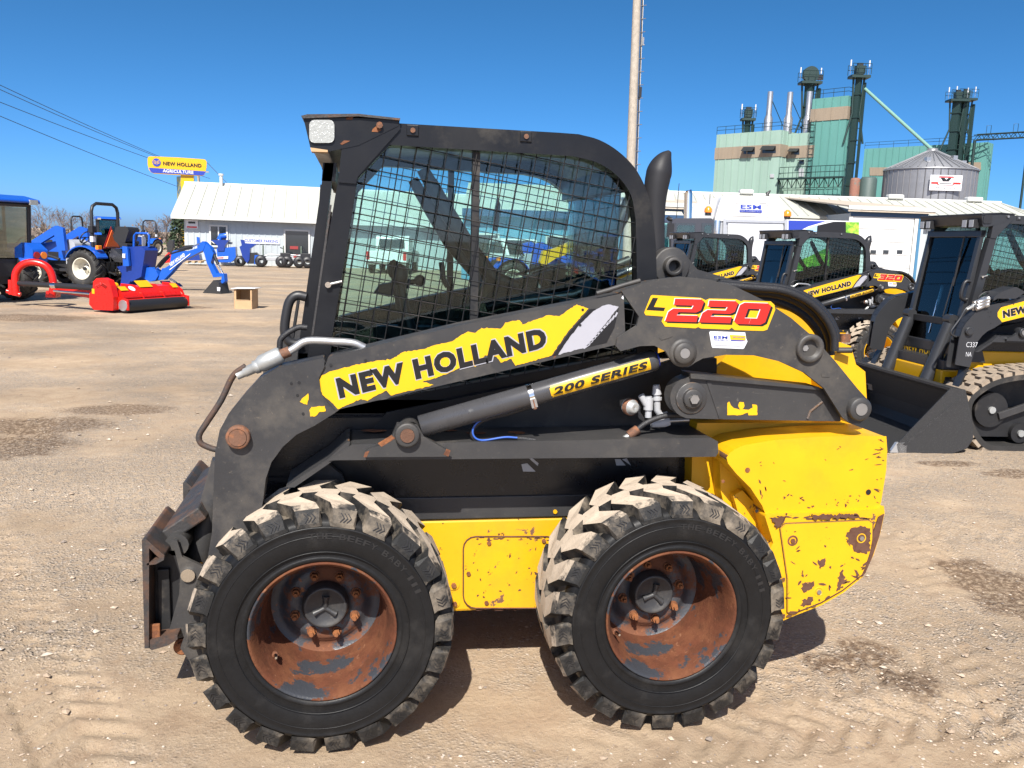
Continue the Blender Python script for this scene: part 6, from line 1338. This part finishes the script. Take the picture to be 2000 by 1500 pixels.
# offset flail mower with its red hitch frame and drive shaft
G0 = ground(237, 612); ma, mp = fr((.51, .86)); fm = thing('flail_mower', 'red flail mower with yellow stickers and a black roller', 'mower', (G0[0], G0[1], 0))
Lm = 1.63; mw = lambda a, p, z: V(G0[0], G0[1], 0)+ma*a+mp*p*.92+UPV*z*(1 if z < .25 else .25/z+.70*(1-.25/z))
m = M(); pr = [(.06, .30), (.10, .42), (.30, .58), (.62, .60), (.80, .48), (.86, .22), (.78, .10), (.20, .10)]
m.ext([mw(.12, p, z) for p, z in pr], ma*Lm, M_RED); hs = m.build('mower_housing', fm, bevel=.02)
m = M()
for a in (.62, 1.2, 1.78): m.ext([mw(a, p, z) for p, z in [(.02, .26), (.09, .46), (.30, .64), (.66, .66), (.66, .60), (.3, .57), (.12, .40)]], ma*.035, M_RED)
m.ext([mw(.1, .03, .27), mw(.1, -.02, .24), mw(.1, -.02, .20), mw(.1, .05, .24)], ma*(Lm+.05), M_RED); m.build('housing_rib', hs)
m = M(); m.cyl(mw(.10, .02, .13), mw(Lm+.12, .02, .13), .125, M_PLAST, 20); m.build('roller', fm)
m = M(); m.mark().cyl(mw(.06, .02, .15), mw(.10, .02, .15), .11, M_GALV, 14); m.ext([mw(.07, p, z) for p, z in [(-.12, .06), (-.12, .28), (.16, .34), (.30, .10)]], ma*.03, M_RED); m.mark().ext([mw(Lm+.13, p, z) for p, z in [(-.12, .06), (-.12, .28), (.16, .34), (.30, .10)]], ma*.03, M_RED); m.build_each('roller_bracket', fm)
m = M(); m.ext([mw(-.06, p, z) for p, z in [(.16, .05), (.14, .34), (.20, .66), (.26, .80), (.42, .86), (.58, .84), (.68, .74), (.70, .48), (.80, .40), (.82, .14), (.70, .04)]], ma*.14, M_RED); sc = m.build('belt_guard', fm, bevel=.025, seg=3)
m = M()
for k in range(5):
    for s in (-1, 1): q = mw(-.068, .45+s*(.02+.028*k), .68-.018*k); m.box(q, (.012, .07, .012), M_REDL, ax=ma, ay=(mp*.7+UPV*.7*s), az=(UPV*.7-mp*.7*s))
m.ext([mw(-.066, p, z) for p, z in [(.65, .40), (.72, .40), (.72, .54), (.65, .54)]], ma*.005, M_DECY); m.build('guard_slot', sc)
m = M()
for a, p, w, hh in ((.16, .16, .20, .12), (.74, .24, .36, .2), (1.62, .18, .18, .13)):
    dz = .16/.20*1.0; q = mw(a, p, .42+(p-.10)*.8+.035); m.ext([q, q+ma*w, q+ma*w+(mp*.78+UPV*.62)*hh, q+(mp*.78+UPV*.62)*hh], V(0, -.004, .004), M_DECY)
q = mw(.50, .22, .55); m.lathe([(.001, 0), (.075, 0)], q, -mp*.62+UPV*.78, M_DECW, 16); q = mw(1.15, .34, .60); m.text('MOWER', q, ma*.4, (mp*.8+UPV*.3)*.09, M_DECY, .03) if 0 else None
m.build('warning_sticker', hs)
m = M(); m.tube([mw(.10, .42, .62), mw(.28, .42, .62)], .07, M_DECY, 12); m.build('gearbox', fm)
PH = Plane(depth(62, 550, 17.9), (1, -.05)); zl = lambda pts: [(x/6, 370+y/6) for x, y in pts]
m = M(); m.tube(curve(PH.poly(zl([(190, 1240), (178, 1060), (195, 960), (260, 885), (350, 855), (450, 862), (540, 900), (600, 980), (625, 1100), (615, 1240)])), 3), .075, M_RED, 10); m.tube(PH.poly(zl([(130, 1060), (135, 1230)])), .06, M_RED, 8)
m.tube(PH.poly(zl([(80, 1190), (240, 1235)])), .05, M_RED, 8); fo = PH.poly(zl([(540, 1190), (660, 1190), (650, 1270), (530, 1265)])); m.ext(fo, V(.02, .25, 0), M_RED); hf = m.build('hitch_frame', fm)
a0_ = PH.at(*zl([(640, 1170)])[0]); b0_ = mw(.02, .55, .34); m = M(); m.ext([a0_+UPV*.04, b0_+UPV*.10, b0_-UPV*.08, a0_-UPV*.04], mp*.1, M_RED); m.build('swing_arm', fm, bevel=.01)
m = M(); a0_ = PH.at(*zl([(220, 1100)])[0]); b0_ = mw(.0, .45, .56); v_ = b0_-a0_; m.tube([a0_, a0_+v_*.40], .055, M_PLAST, 10); m.tube([a0_+v_*.40, a0_+v_*.46], .065, M_CHROME, 10); m.tube([a0_+v_*.44, b0_], .058, M_PLAST, 10); m.tube([a0_+v_*.42-UPV*.11, b0_-UPV*.13], .024, M_CHROME, 8); m.build('drive_shaft', fm)
# cardboard box with a loose white lid
c0 = ground(491, 604); ca, cb_ = fr((.93, -.18)); cw = .50
cx = thing('cardboard_box', 'open brown cardboard box with a white board on top', 'box', (c0[0], c0[1], 0))
P0 = V(c0[0], c0[1], 0)-ca*.38; bh_ = .42
m = M(); t = .012
for (x0, x1, z0, z1) in ((0, .05, 0, bh_), (.36, .40, 0, bh_), (.05, .36, 0, .19)): m.ext([P0+ca*x0+UPV*z0, P0+ca*x1+UPV*z0, P0+ca*x1+UPV*z1, P0+ca*x0+UPV*z1], cb_*t, M_CARD)
m.ext([P0+ca*.40, P0+ca*.40+cb_*.42, P0+ca*.40+cb_*.42+UPV*bh_, P0+ca*.40+UPV*bh_], -ca*t, M_CARD); m.ext([P0, P0+cb_*.42, P0+cb_*.42+UPV*bh_, P0+UPV*bh_], ca*t, M_CARD); m.ext([P0+cb_*.42, P0+cb_*.42+ca*.4, P0+cb_*.42+ca*.4+UPV*bh_, P0+cb_*.42+UPV*bh_], -cb_*t, M_CARD)
m.box(P0+ca*.19+UPV*.195-cb_*.002, (.28, .008, .012), M_PALLET, ax=ca, ay=cb_); m.build('box_wall', cx)
m = M(); m.ext([P0-ca*.05-cb_*.05+UPV*(bh_+.012), P0+ca*.48-cb_*.03+UPV*(bh_+.03), P0+ca*.46+cb_*.5+UPV*(bh_+.02), P0-ca*.06+cb_*.48+UPV*(bh_+.012)], (0, 0, .012), M_WHITE); lid = m.build('white_board', cx)
# implements in front of the showroom
def at_wall(px, off): q = WA.at(px, 480); t = (q-A0)@AU; return A0+AU*t-AB*off
zr = lambda pts: [(280+x/4.41, 280+y/4.41) for x, y in pts]
PS = Plane(at_wall(450, 1.6), AU)
def pp(m, pts, t, mt, off=0.): m.ext([p+PS.n*(off-t/2) for p in PS.poly(zr(pts))], PS.n*t, mt)
def zero(p): return V(p[0], p[1], 0)
o = thing('wood_chipper', 'blue wood chipper with a flared hopper under the sliding window', 'chipper', tuple(zero(PS.at(*zr([(720, 1020)])[0]))))
m = M(); pp(m, [(640, 905), (800, 890), (805, 990), (760, 1022), (650, 1022)], 1.0, M_BLUE); m.build('engine_housing', o, bevel=.03)
m = M(); pp(m, [(590, 832), (745, 832), (712, 880), (705, 925), (650, 925), (650, 880)], 1.1, M_BLUED); m.tube(PS.poly(zr([(655, 830), (665, 800), (715, 795)])), .14, M_BLUE, 8); m.build('feed_hopper', o)
m = M(); pp(m, [(640, 975), (740, 970), (738, 992), (640, 996)], .02, M_DECW, -.53); pp(m, [(640, 982), (700, 978), (700, 986), (640, 988)], .02, M_DECR, -.55); m.build('stripe_decal', o)
m = M(); pp(m, [(570, 845), (600, 838), (640, 850), (640, 870), (600, 868)], .5, M_CREAM, .8); pp(m, [(730, 850), (752, 850), (752, 870), (720, 868)], .5, M_CREAM, .8); m.build('side_cover', o)
for s in (-.45, .45): m = M(); q = PS.at(*zr([(835, 1015)])[0])+PS.n*s; q[2] = .26; m.lathe([(.12, -.08), (.26, -.08), (.27, 0), (.26, .08), (.12, .08)], q, PS.n, M_PLAST, 16); m.build('wheel', o)
o = thing('wood_chipper', 'dark blue chipper with a tall spout beside the parking sign', 'chipper', tuple(zero(PS.at(*zr([(930, 1030)])[0]))))
m = M(); pp(m, [(835, 890), (880, 860), (980, 868), (925, 905), (920, 1000), (900, 1030), (865, 990)], 1.0, M_BLUED); pp(m, [(838, 830), (868, 832), (880, 870), (850, 880)], .3, M_BLUED); m.build('feed_hopper', o)
m = M(); pp(m, [(895, 945), (975, 940), (1005, 970), (1005, 1035), (900, 1035)], .9, M_PLAST); pp(m, [(965, 960), (1008, 965), (1005, 1037), (960, 1037)], .5, M_BLUE, -.3); m.build('engine_housing', o, bevel=.03)
o = thing('boxed_implement', 'low blue implement strapped on a wooden pallet by the wall corner', 'implement', tuple(zero(PS.at(*zr([(440, 1025)])[0]))))
m = M(); pp(m, [(380, 980), (410, 960), (490, 955), (500, 1005), (380, 1008)], 1.0, M_BLUED); pp(m, [(460, 805), (485, 810), (490, 900), (465, 905)], .12, M_BLUE); pp(m, [(340, 880), (430, 875), (420, 890), (350, 892)], .6, M_PLAST); m.build('implement_body', o, bevel=.02)
m = M(); 
for k in range(3): pp(m, [(375+55*k, 1012), (400+55*k, 1012), (400+55*k, 1028), (375+55*k, 1028)], 1.2, M_PALLET)
pp(m, [(370, 1006), (530, 1006), (530, 1012), (370, 1012)], 1.2, M_PALLET); m.build('pallet', o)
def atv(px, label, red):
    q = at_wall(px, 1.9); o = thing('sprayer_cart', label, 'utility cart', tuple(zero(q)), 'small wheeled carts along the wall'); d = AU
    for t in (-.65, .65): 
        m = M(); c = zero(q)+d*t+UPV*.30-AB*.35; m.lathe([(.12, -.1), (.28, -.11), (.30, 0), (.28, .11), (.12, .1)], c, AB, M_PLAST, 16); m.build('wheel', o); m = M(); c = c+AB*.8; m.lathe([(.12, -.1), (.28, -.11), (.30, 0), (.28, .11), (.12, .1)], c, AB, M_PLAST, 16); m.build('wheel', o)
    m = M(); m.box(zero(q)+UPV*.42+AB*.05, (1.5, .35, .16), M_GREYP, ax=d, ay=AB); m.tube([zero(q)+d*-.7+UPV*.5, zero(q)+d*-.2+UPV*.66, zero(q)+d*.5+UPV*.6], .04, M_GALV, 6); m.build('frame', o, bevel=.03)
    m = M(); m.box(zero(q)+d*-.55+UPV*.85, (.06, .3, .5), mat('olive_panel', (.10, .13, .10), .6), ax=d, ay=AB); m.tube([zero(q)+d*.5+UPV*.6, zero(q)+d*.45+UPV*.95, zero(q)+d*.3+UPV*1.0+AB*.3], .03, M_PLAST, 6); m.box(zero(q)+d*.55+UPV*.62, (.5, .5, .25), M_RED if red else M_PLAST, ax=d, ay=AB); m.build('seat_and_bars', o, bevel=.03)
atv(539, 'grey wheeled cart with a black body nearest the chipper', 0); atv(577, 'grey wheeled cart with a black body in front of the poster window', 0); atv(610, 'wheeled cart mostly hidden behind the cab door pillar', 1)
q = depth(335, 498, 36); o = thing('spare_seat', 'black upright implement with a red base beyond the backhoe boom', 'implement', tuple(zero(q))); PQ = Plane(q, (1, 0)); m = M(); m.ext(PQ.poly([(326, 492), (327, 474), (331, 468), (338, 470), (337, 484), (333, 494)]), (0, .4, 0), M_SEAT); m.build('upright_body', o, bevel=.05); m = M(); m.ext(PQ.poly([(322, 500), (330, 492), (334, 496), (332, 512), (322, 514)]), (0, .5, 0), M_RED); m.build('red_base', o)

# ---------------------------------------------------------------- road vehicles
def pickup(q, h, label, col=M_WHITE, group='white pickup trucks'):
    h, l = fr(h); o = thing('pickup_truck', label, 'pickup truck', tuple(zero(q)), group); B = zero(q); W = lambda x, y, z: B+h*x+l*y+UPV*z
    m = M(); pr = [(-2.6, .55), (-2.6, 1.05), (-.75, 1.08), (.9, 1.10), (2.2, 1.02), (2.55, .9), (2.6, .5)]
    m.ext([W(x, -.95, z) for x, z in pr], l*1.9, col); bd = m.build('body', o, bevel=.06, seg=3)
    m = M(); m.ext([W(x, -.80, z) for x, z in [(-.78, 1.06), (-.66, 1.72), (-.4, 1.80), (.45, 1.80), (1.15, 1.12)]], l*1.6, col); cb = m.build('cab', o, bevel=.08, seg=3)
    m = M(); m.ext([W(-.80, -.62, 1.2), W(-.80, .62, 1.2), W(-.70, .58, 1.62), W(-.70, -.58, 1.62)], -h*.02, M_WIN); 
    for s in (-1, 1): m.ext([W(-.6, s*.80, 1.2), W(.9, s*.80, 1.2), W(.45, s*.80, 1.66), W(-.55, s*.80, 1.66)], l*s*.01, M_WIN)
    m.ext([W(1.13, -.7, 1.16), W(1.13, .7, 1.16), W(.52, .62, 1.74), W(.52, -.62, 1.74)], h*.02, M_WIN); m.build('window', cb)
    m = M(); m.box(W(-2.62, 0, .80), (.03, 1.5, .42), col, ax=h, ay=l); m.box(W(-2.68, 0, .50), (.14, 1.85, .16), M_CHROME, ax=h, ay=l); m.box(W(-2.645, 0, .62), (.02, .35, .14), M_DECW, ax=h, ay=l); m.build('tailgate', bd)
    for s in (-1, 1): m = M(); m.box(W(-2.60, s*.86, .84), (.05, .15, .38), M_REDL if 0 else mat('tail_red', (.5, .02, .02), .3), ax=h, ay=l); m.build('tail_lamp', bd)
    for x in (-1.6, 1.65):
        for s in (-1, 1): m = M(); c = W(x, s*.84, .38); m.lathe([(.2, -.12), (.36, -.12), (.38, 0), (.36, .12), (.2, .12)], c, l, M_PLAST, 20); w_ = m.build('wheel', o); m = M(); m.lathe([(.001, .1*s), (.2, .11*s)], c, l, M_GALV, 14); m.build('rim', w_)
    return o
pickup(depth(770, 510, 43), (.18, .98), 'white pickup seen from behind through the left of the cab', M_WHITE)
pickup(depth(1003, 490, 36), (.25, -.95), 'white pickup seen through the middle of the cab, behind a blue loader', M_WHITE)
q = depth(985, 520, 27); tractor('compact_tractor', 'blue loader tractor seen through the middle of the cab', 'tractor', zero(q), (.96, .2), None, rops=False, loader_=True, seat=False)
q = depth(1100, 520, 24); PQ = Plane(q, (1, -.1)); o = thing('boom_lift', 'yellow machine boom seen through the rear half of the cab', 'boom', tuple(zero(q)))
m = M(); m.ext(PQ.poly([(1055, 512), (1062, 490), (1085, 485), (1120, 470), (1150, 455), (1152, 466), (1120, 492), (1085, 505), (1060, 522)]), (0, .3, 0), M_YEL2); m.build('boom', o, bevel=.02); m = M(); m.ext(PQ.poly([(1050, 520), (1190, 512), (1190, 545), (1050, 545)]), (0, 1.2, 0), M_PLAST)
for x in (1065, 1170): c = PQ.at(x, 545); c[2] = .3; m.lathe([(.1, -.1), (.3, -.1), (.3, .1), (.1, .1)], c, (0, 1, 0), M_PLAST, 16)
m.build('undercarriage', o)
# white highway tractor with a dealer logo on its roof fairing
d = 28.5; q0 = pxpoint(1480, d); TU, TB = fr((.984, -.177)); TB = -TB if TB[1] < 0 else TB; PT = Plane(q0, TU)
tk = thing('highway_truck', 'white truck with a dealer logo on its tall roof fairing and an aluminium rear panel', 'truck', tuple(zero(q0)))
zf = lambda pts: [(1260+x/6.667, 340+y/6.667) for x, y in pts]
m = M(); pr = PT.poly(zf([(905, 610), (955, 420), (1000, 300), (1040, 280), (1690, 290), (1760, 320), (1790, 430), (1818, 600)]))
m.ext(pr, TB*1.4, M_WHITE); fa = m.build('roof_fairing', tk, bevel=.12, seg=4)
m = M(); m.ext([PT.at(*p)+TB*(.3+1.6*k) for p, k in zip(zf([(700, 560), (760, 430), (850, 330), (960, 290), (1000, 330), (960, 420), (905, 600)]), (1, 1, 1, .4, .0, .0, .0))], TB*.25, M_WHITE); m.build('side_fairing', fa)
m = M(); fp = lambda x, y, o=0: PT.at(*zf([(x, y)])[0])-TB*o
rr = zf(arc((1200, 420), 45, 180, 270, 4)+arc((1560, 420), 40, 270, 360, 4)+[(1615, 560), (1130, 545)])
ring = [PT.at(*p)-TB*.006 for p in rr]; m.tube(ring, .012, M_GREYP, 4)
m.ext([fp(x, y, .012) for x, y in [(1228, 380), (1490, 384), (1520, 400), (1520, 505), (1226, 495)]], -TB*.004, M_DECW)
def tx(t, a, c, e, mt, bo=.03): p0, p1, p2 = fp(*a, .024), fp(*c, .024), fp(*e, .024); m.text(t, p0, p1-p0, p2-p0, mt, bo)
tx('ESM', (1240, 452), (1508, 460), (1241, 396), M_DECB, .03); m.ext([fp(x, y, .02) for x, y in [(1228, 462), (1518, 470), (1518, 505), (1227, 494)]], -TB*.004, M_DECB); tx('FARM EQUIPMENT LTD.', (1236, 490), (1510, 499), (1237, 468), M_DECW, .03); tx('Family Owned Since 1959', (1215, 545), (1520, 553), (1218, 515), M_GREYP, .0); m.build('dealer_logo', fa)
m = M(); m.ext([p+TB*.05 for p in PT.poly(zf([(950, 600), (1850, 610), (1850, 1500), (950, 1500)]))], TB*1.9, M_ALU); cab_ = m.build('sleeper_body', tk, bevel=.05)
m = M(); m.ext(PT.poly(zf([(1080, 640), (1800, 655), (1800, 1500), (1075, 1500)])), TB*.04, mat('pale_grey_panel', (.50, .51, .54), .4)); m.ext(PT.poly(zf([(1015, 580), (1050, 580), (1040, 1500), (1000, 1500)])), -TB*.05, M_ALU); m.ext(PT.poly(zf([(1810, 600), (1845, 605), (1845, 1500), (1808, 1500)])), -TB*.05, M_ALU); m.ext(PT.poly(zf([(1050, 590), (1815, 605), (1815, 640), (1050, 625)])), -TB*.03, M_ALU); m.build('rear_panel', cab_)
m = M(); m.tube(PT.poly(zf([(945, 600), (930, 790), (930, 1300)])), .11, M_CHROME, 12); m.build('exhaust_shield', tk)
for x, y in ((818, 540), (1848, 590)): m = M(); c = fp(x, y); m.cyl(c, c+UPV*.10, .10, M_PLAST, 10); m.tube([c+UPV*.1, c+UPV*.22, c+UPV*.30], [.13, .12, .05], M_AMBER, 10); m.build('amber_beacon', tk)
m = M(); g0, g1 = fp(950, 1500), fp(1850, 1500)
m.ext([V(g0[0], g0[1], .35), V(g1[0], g1[1], .35), V(g1[0], g1[1], g1[2]), V(g0[0], g0[1], g0[2])], TB*2.2, M_PLAST)
for k in (.1, .9):
    for dd in (.4, 1.7): c = g0+(g1-g0)*k+TB*dd; c[2] = .5; m.lathe([(.25, -.15), (.48, -.15), (.5, 0), (.48, .15), (.25, .15)], c, TU, M_PLAST, 18)
m.build('chassis', tk)
# enclosed trailer with a printed side
PR = Plane(pxpoint(1600, 31.5), TU); tl = thing('display_trailer', 'enclosed trailer printed with blue, black and green grass pictures', 'trailer', tuple(zero(pxpoint(1600, 31.5))))
zh = lambda pts: [(1460+x/5.882, 420+y/5.882) for x, y in pts]
z0 = .75; a_, c_ = PR.at(1536, 428), PR.at(1677, 432); m = M(); m.ext([V(a_[0], a_[1], z0), V(c_[0], c_[1], z0), c_, a_], TB*2.3, M_WHITE); bx_ = m.build('trailer_body', tl, bevel=.03)
m = M(); lay = lambda pts, mt, o: m.ext([PR.at(*p)-TB*o for p in zh(pts)], -TB*.004, mt)
lay([(470, 62), (900, 70), (700, 130), (560, 200), (470, 260)], M_DECB, .01); lay([(900, 72), (1000, 74), (760, 130), (560, 215), (480, 290), (480, 262), (560, 200), (700, 130)], M_DECW, .014); lay([(800, 105), (1000, 76), (1130, 78), (1128, 205), (1150, 260), (790, 260)], M_DECK, .012)
lay([(560, 215), (700, 145), (800, 108), (795, 260), (540, 280)], mat('print_sky_blue', (.30, .55, .78), .5), .011); lay([(1128, 80), (1280, 82), (1270, 760), (1150, 760), (800, 620), (560, 700), (470, 700), (480, 560), (700, 480), (900, 380), (1130, 330)], mat('print_grass', (.10, .30, .02), .6, layers=[((.35, .55, .05), .6, 0, 3.5, .48, .58), ((.03, .10, .01), .6, 0, 5, .55, .65)]), .013)
p0, p1, p2 = [PR.at(*p)-TB*.03 for p in zh([(960, 310), (1240, 318), (962, 268)])]; m.text('SUSTAINABLE', p0, p1-p0, p2-p0, M_DECW, .02); m.build('printed_side', bx_)
m = M()
for k in (.55, .75): c = a_+(c_-a_)*k+TB*.1; c[2] = .4; m.lathe([(.2, -.1), (.38, -.1), (.4, 0), (.38, .1), (.2, .1)], c, TB, M_PLAST, 18)
m.ext([V(a_[0], a_[1], .5)+TB*.3, V(c_[0], c_[1], .5)+TB*.3, V(c_[0], c_[1], z0)+TB*.3, V(a_[0], a_[1], z0)+TB*.3], TB*1.6, M_PLAST); m.build('running_gear', tl)
# grey cab machine with a chromed exhaust
PG_ = Plane(pxpoint(1340, 19.5), TU); gc = thing('wheel_loader', 'dark grey loader cab with teal windows and a tall chrome exhaust pipe', 'loader', tuple(zero(pxpoint(1340, 19.5))))
M_GC = mat('dark_grey_cab', (.045, .047, .06), .4); m = M()
P = lambda pts, o=0.: [PG_.at(*p)+TB*o for p in zf(pts)]
m.ext(P([(225, 640), (330, 620), (400, 575), (860, 575), (895, 600), (890, 1400), (225, 1400)]), TB*1.5, M_GC); cb = m.build('cab_body', gc, bevel=.06, seg=3)
m = M(); m.ext(P([(418, 690), (430, 665), (640, 668), (640, 800), (400, 800)], -.02), -TB*.01, M_GLASS); m.ext(P([(770, 690), (790, 665), (860, 668), (858, 800), (765, 800)], -.02), -TB*.01, M_GLASS); m.ext(P([(225, 655), (308, 650), (300, 1000), (225, 1000)], -.02), -TB*.01, M_GLASS)
m.ext(P([(395, 640), (655, 640), (655, 830), (385, 830)], -.005), -TB*.01, M_WIN); m.ext(P([(735, 640), (880, 640), (880, 830), (730, 830)], -.005), -TB*.01, M_WIN); m.ext(P([(225, 640), (318, 640), (308, 1010), (225, 1010)], -.005), -TB*.01, mat('teal_glass', (.18, .40, .40), .08)); m.build('window', cb)
m = M(); m.tube(P([(655, 620), (665, 230), (662, 205), (655, 190)], .9), .095, M_CHROME, 12); m.tube(P([(664, 200), (660, 180)], .88), .06, M_PLAST, 10); m.build('exhaust_pipe', gc)
m = M(); m.tube(P([(320, 570), (340, 600), (330, 640), (345, 800)]), .03, M_PLAST, 6); m.tube(P([(290, 560), (320, 590), (350, 590)]), .05, M_PLAST, 6); m.box(P([(325, 730)])[0], (.15, .1, .3), M_PLAST); m.tube(P([(320, 640), (322, 980)]), .03, M_PLAST, 6); m.build('mirror_bracket', gc)
m = M(); m.tube(P([(460, 560), (497, 100)], .5), .008, M_PLAST, 4); m.tube(P([(1355, 290), (1362, 130)], 4), .01, M_PLAST, 4); m.build('aerial', gc)
m = M(); c = pxpoint(1340, 19.5)+TB*.9
for k in (-.9, 1.0):
    for s in (-.9, .9): q = c+TU*k+TB*s; q[2] = .6; m.lathe([(.3, -.2), (.57, -.2), (.6, 0), (.57, .2), (.3, .2)], q, TB, M_PLAST, 20)
m.box(V(c[0], c[1], .75), (2.6, 1.3, .5), M_GC, ax=TU, ay=TB); m.build('chassis', gc)

# ---------------------------------------------------------------- other loaders
def place(o, x, y, yaw): o.location = (x, y, float(gz(x, y))+.002); o.rotation_euler = (0, 0, yaw)
l1 = loader('clean', 'clean black skid steer with L320 badge behind the worn loader', 'new black and yellow skid steers', '320'); 
cm_ = child_map(); l2_ = copy_tree(l1, None, cm_); l2_['label'] = 'farther clean skid steer whose cab shows between the exhaust and the L320 machine'
place(l1, 6.46, 8.91, .024); place(l2_, 6.47, 12.65, .017)
l3 = loader('track', 'black and yellow compact track loader with a bucket on the ground at the right edge', None, '337'); place(l3, 6.06, 4.66, -.072)
# chalk writing on the track loader's arm
m = M(); ORG = np.array((.56, .88, 0)); 
for t, (x, z), hh in (('C337', (-.262, .86), .042), ('NA', (-.255, .78), .038)):
    m.text(t, (x, .1285, z), (.10 if len(t) > 2 else .05, 0, 0), (.0, 0, hh), M_DECW, -.012)
m.build('chalk_mark', l3)

# ---------------------------------------------------------------- trees
def bare_tree(p, hgt, seed, spread=.5, lev=6):
    rd = random.Random(seed); tr, tw = M(), M()
    def br(a, d, L, r, k):
        d = d/np.linalg.norm(d); n = 3; pts = [a]; c = a
        for i in range(n): d = d+np.array([rd.gauss(0, .14), rd.gauss(0, .14), rd.gauss(.03, .08)]); d /= np.linalg.norm(d); c = c+d*L/n; pts.append(c)
        (tr if k < 2 else tw).tube(pts, [r*(1-.4*i/n) for i in range(n+1)], M_BARK if k < 2 else M_TWIG, 5 if k < 2 else 3, False)
        if k >= lev: return
        for i in range(rd.choice((2, 3, 3)) if k else 4):
            a_ = rd.uniform(0, 2*PI); sp = rd.uniform(.35, .8)*(spread*2); u = np.cross(d, V(.3, .5, .8)); u /= np.linalg.norm(u); w = np.cross(d, u)
            br(pts[rd.choice((1, 2, 3))] if i else pts[-1], d+sp*(u*math.cos(a_)+w*math.sin(a_)), L*rd.uniform(.62, .82), max(.012, r*.55), k+1)
    br(p-UPV*.2, V(0, 0, 1), hgt*.28, hgt*.022, 0); return tr, tw
TP = []
for i, (px, dep, hg, lab) in enumerate(((98, 88, 7.0, 'bare spreading tree between the blue cab and the first roll bar'), (150, 96, 5.6, 'bare twiggy tree behind the distant roll bar'), (128, 105, 6.0, 'pale bare tree in the gap behind the blue loader arms'), (325, 80, 5.6, 'bare round tree standing left of the white building'), (300, 90, 4.6, 'low bare tree behind the backhoe tower'), (172, 110, 5.6, 'far bare tree behind the tall black roll bar'), (20, 100, 6.5, 'bare tree seen through the windows of the cab tractor'), (345, 95, 4.6, 'small bare tree touching the corner of the white building'))):
    q = pxpoint(px, dep); o = thing('bare_tree', lab, 'tree', tuple(q), 'leafless trees on the far side of the yard'); tr, tw = bare_tree(q, hg*.85, 11+i); t = tr.build('trunk', o); c = tw.build('crown', o)
for i, (px, dep, hg, lab) in enumerate(((1935, 160, 13., 'bare tree rising behind the service roof right of the mill'),)):
    q = pxpoint(px+12, dep); o = thing('bare_tree', lab, 'tree', tuple(q)); tr, tw = bare_tree(q, hg, 31+i); tr.build('trunk', o); tw.build('crown', o)
q = pxpoint(352, 62); o = thing('evergreen_tree', 'dark narrow evergreen at the corner of the white building', 'tree', tuple(q)); m = M(); m.cyl(q, q+UPV*2.6, .1, M_BARK, 6); m.build('trunk', o)
rd = random.Random(5); m = M()
for k in range(1500):
    z = rd.random()**.8*3.6; rr = (1-z/3.7)**.8*1.0*rd.uniform(.5, 1.12); a = rd.uniform(0, 2*PI); c = q+V(rr*math.cos(a), rr*math.sin(a), z+.1); s = .14
    u, w = V(rd.gauss(0, 1), rd.gauss(0, 1), rd.gauss(0, .5)), V(rd.gauss(0, 1), rd.gauss(0, 1), rd.gauss(0, 1)); u /= np.linalg.norm(u); w /= np.linalg.norm(w); m.face([c-u*s, c+w*s*.6, c+u*s, c-w*s*.6], M_FIR)
m.build('crown', o)
solo(); rd = random.Random(9); m = M()
for k in range(2600):
    px = rd.uniform(-300, 372); dep = rd.uniform(118, 150); q = pxpoint(px, dep); hh = rd.uniform(.3, 2.6)*(.7+.5*math.sin(px*.03)); s = rd.uniform(.15, .45)
    c = q+UPV*hh*rd.random(); u, w = V(rd.gauss(0, 1), rd.gauss(0, 1), rd.gauss(0, .8)), V(rd.gauss(0, .4), rd.gauss(0, .4), 1); u /= np.linalg.norm(u); w /= np.linalg.norm(w); m.face([c-u*s, c+w*s, c+u*s, c-w*s], M_TWIG)
o = m.build('far_brush'); tag(o, 'low brown brush along the horizon behind the blue tractors', 'brush', kind='stuff')
q0 = pxpoint(-200, 112); q1 = pxpoint(376, 112); m = M(); m.ext([q0+UPV*.01, q1+UPV*.01, q1+V(0, 60, .01), q0+V(0, 60, .01)], (0, 0, .02), mat('field_grass', (.12, .15, .05), .9, var=.2, vs=.3)); o = m.build('field'); tag(o, kind='structure')
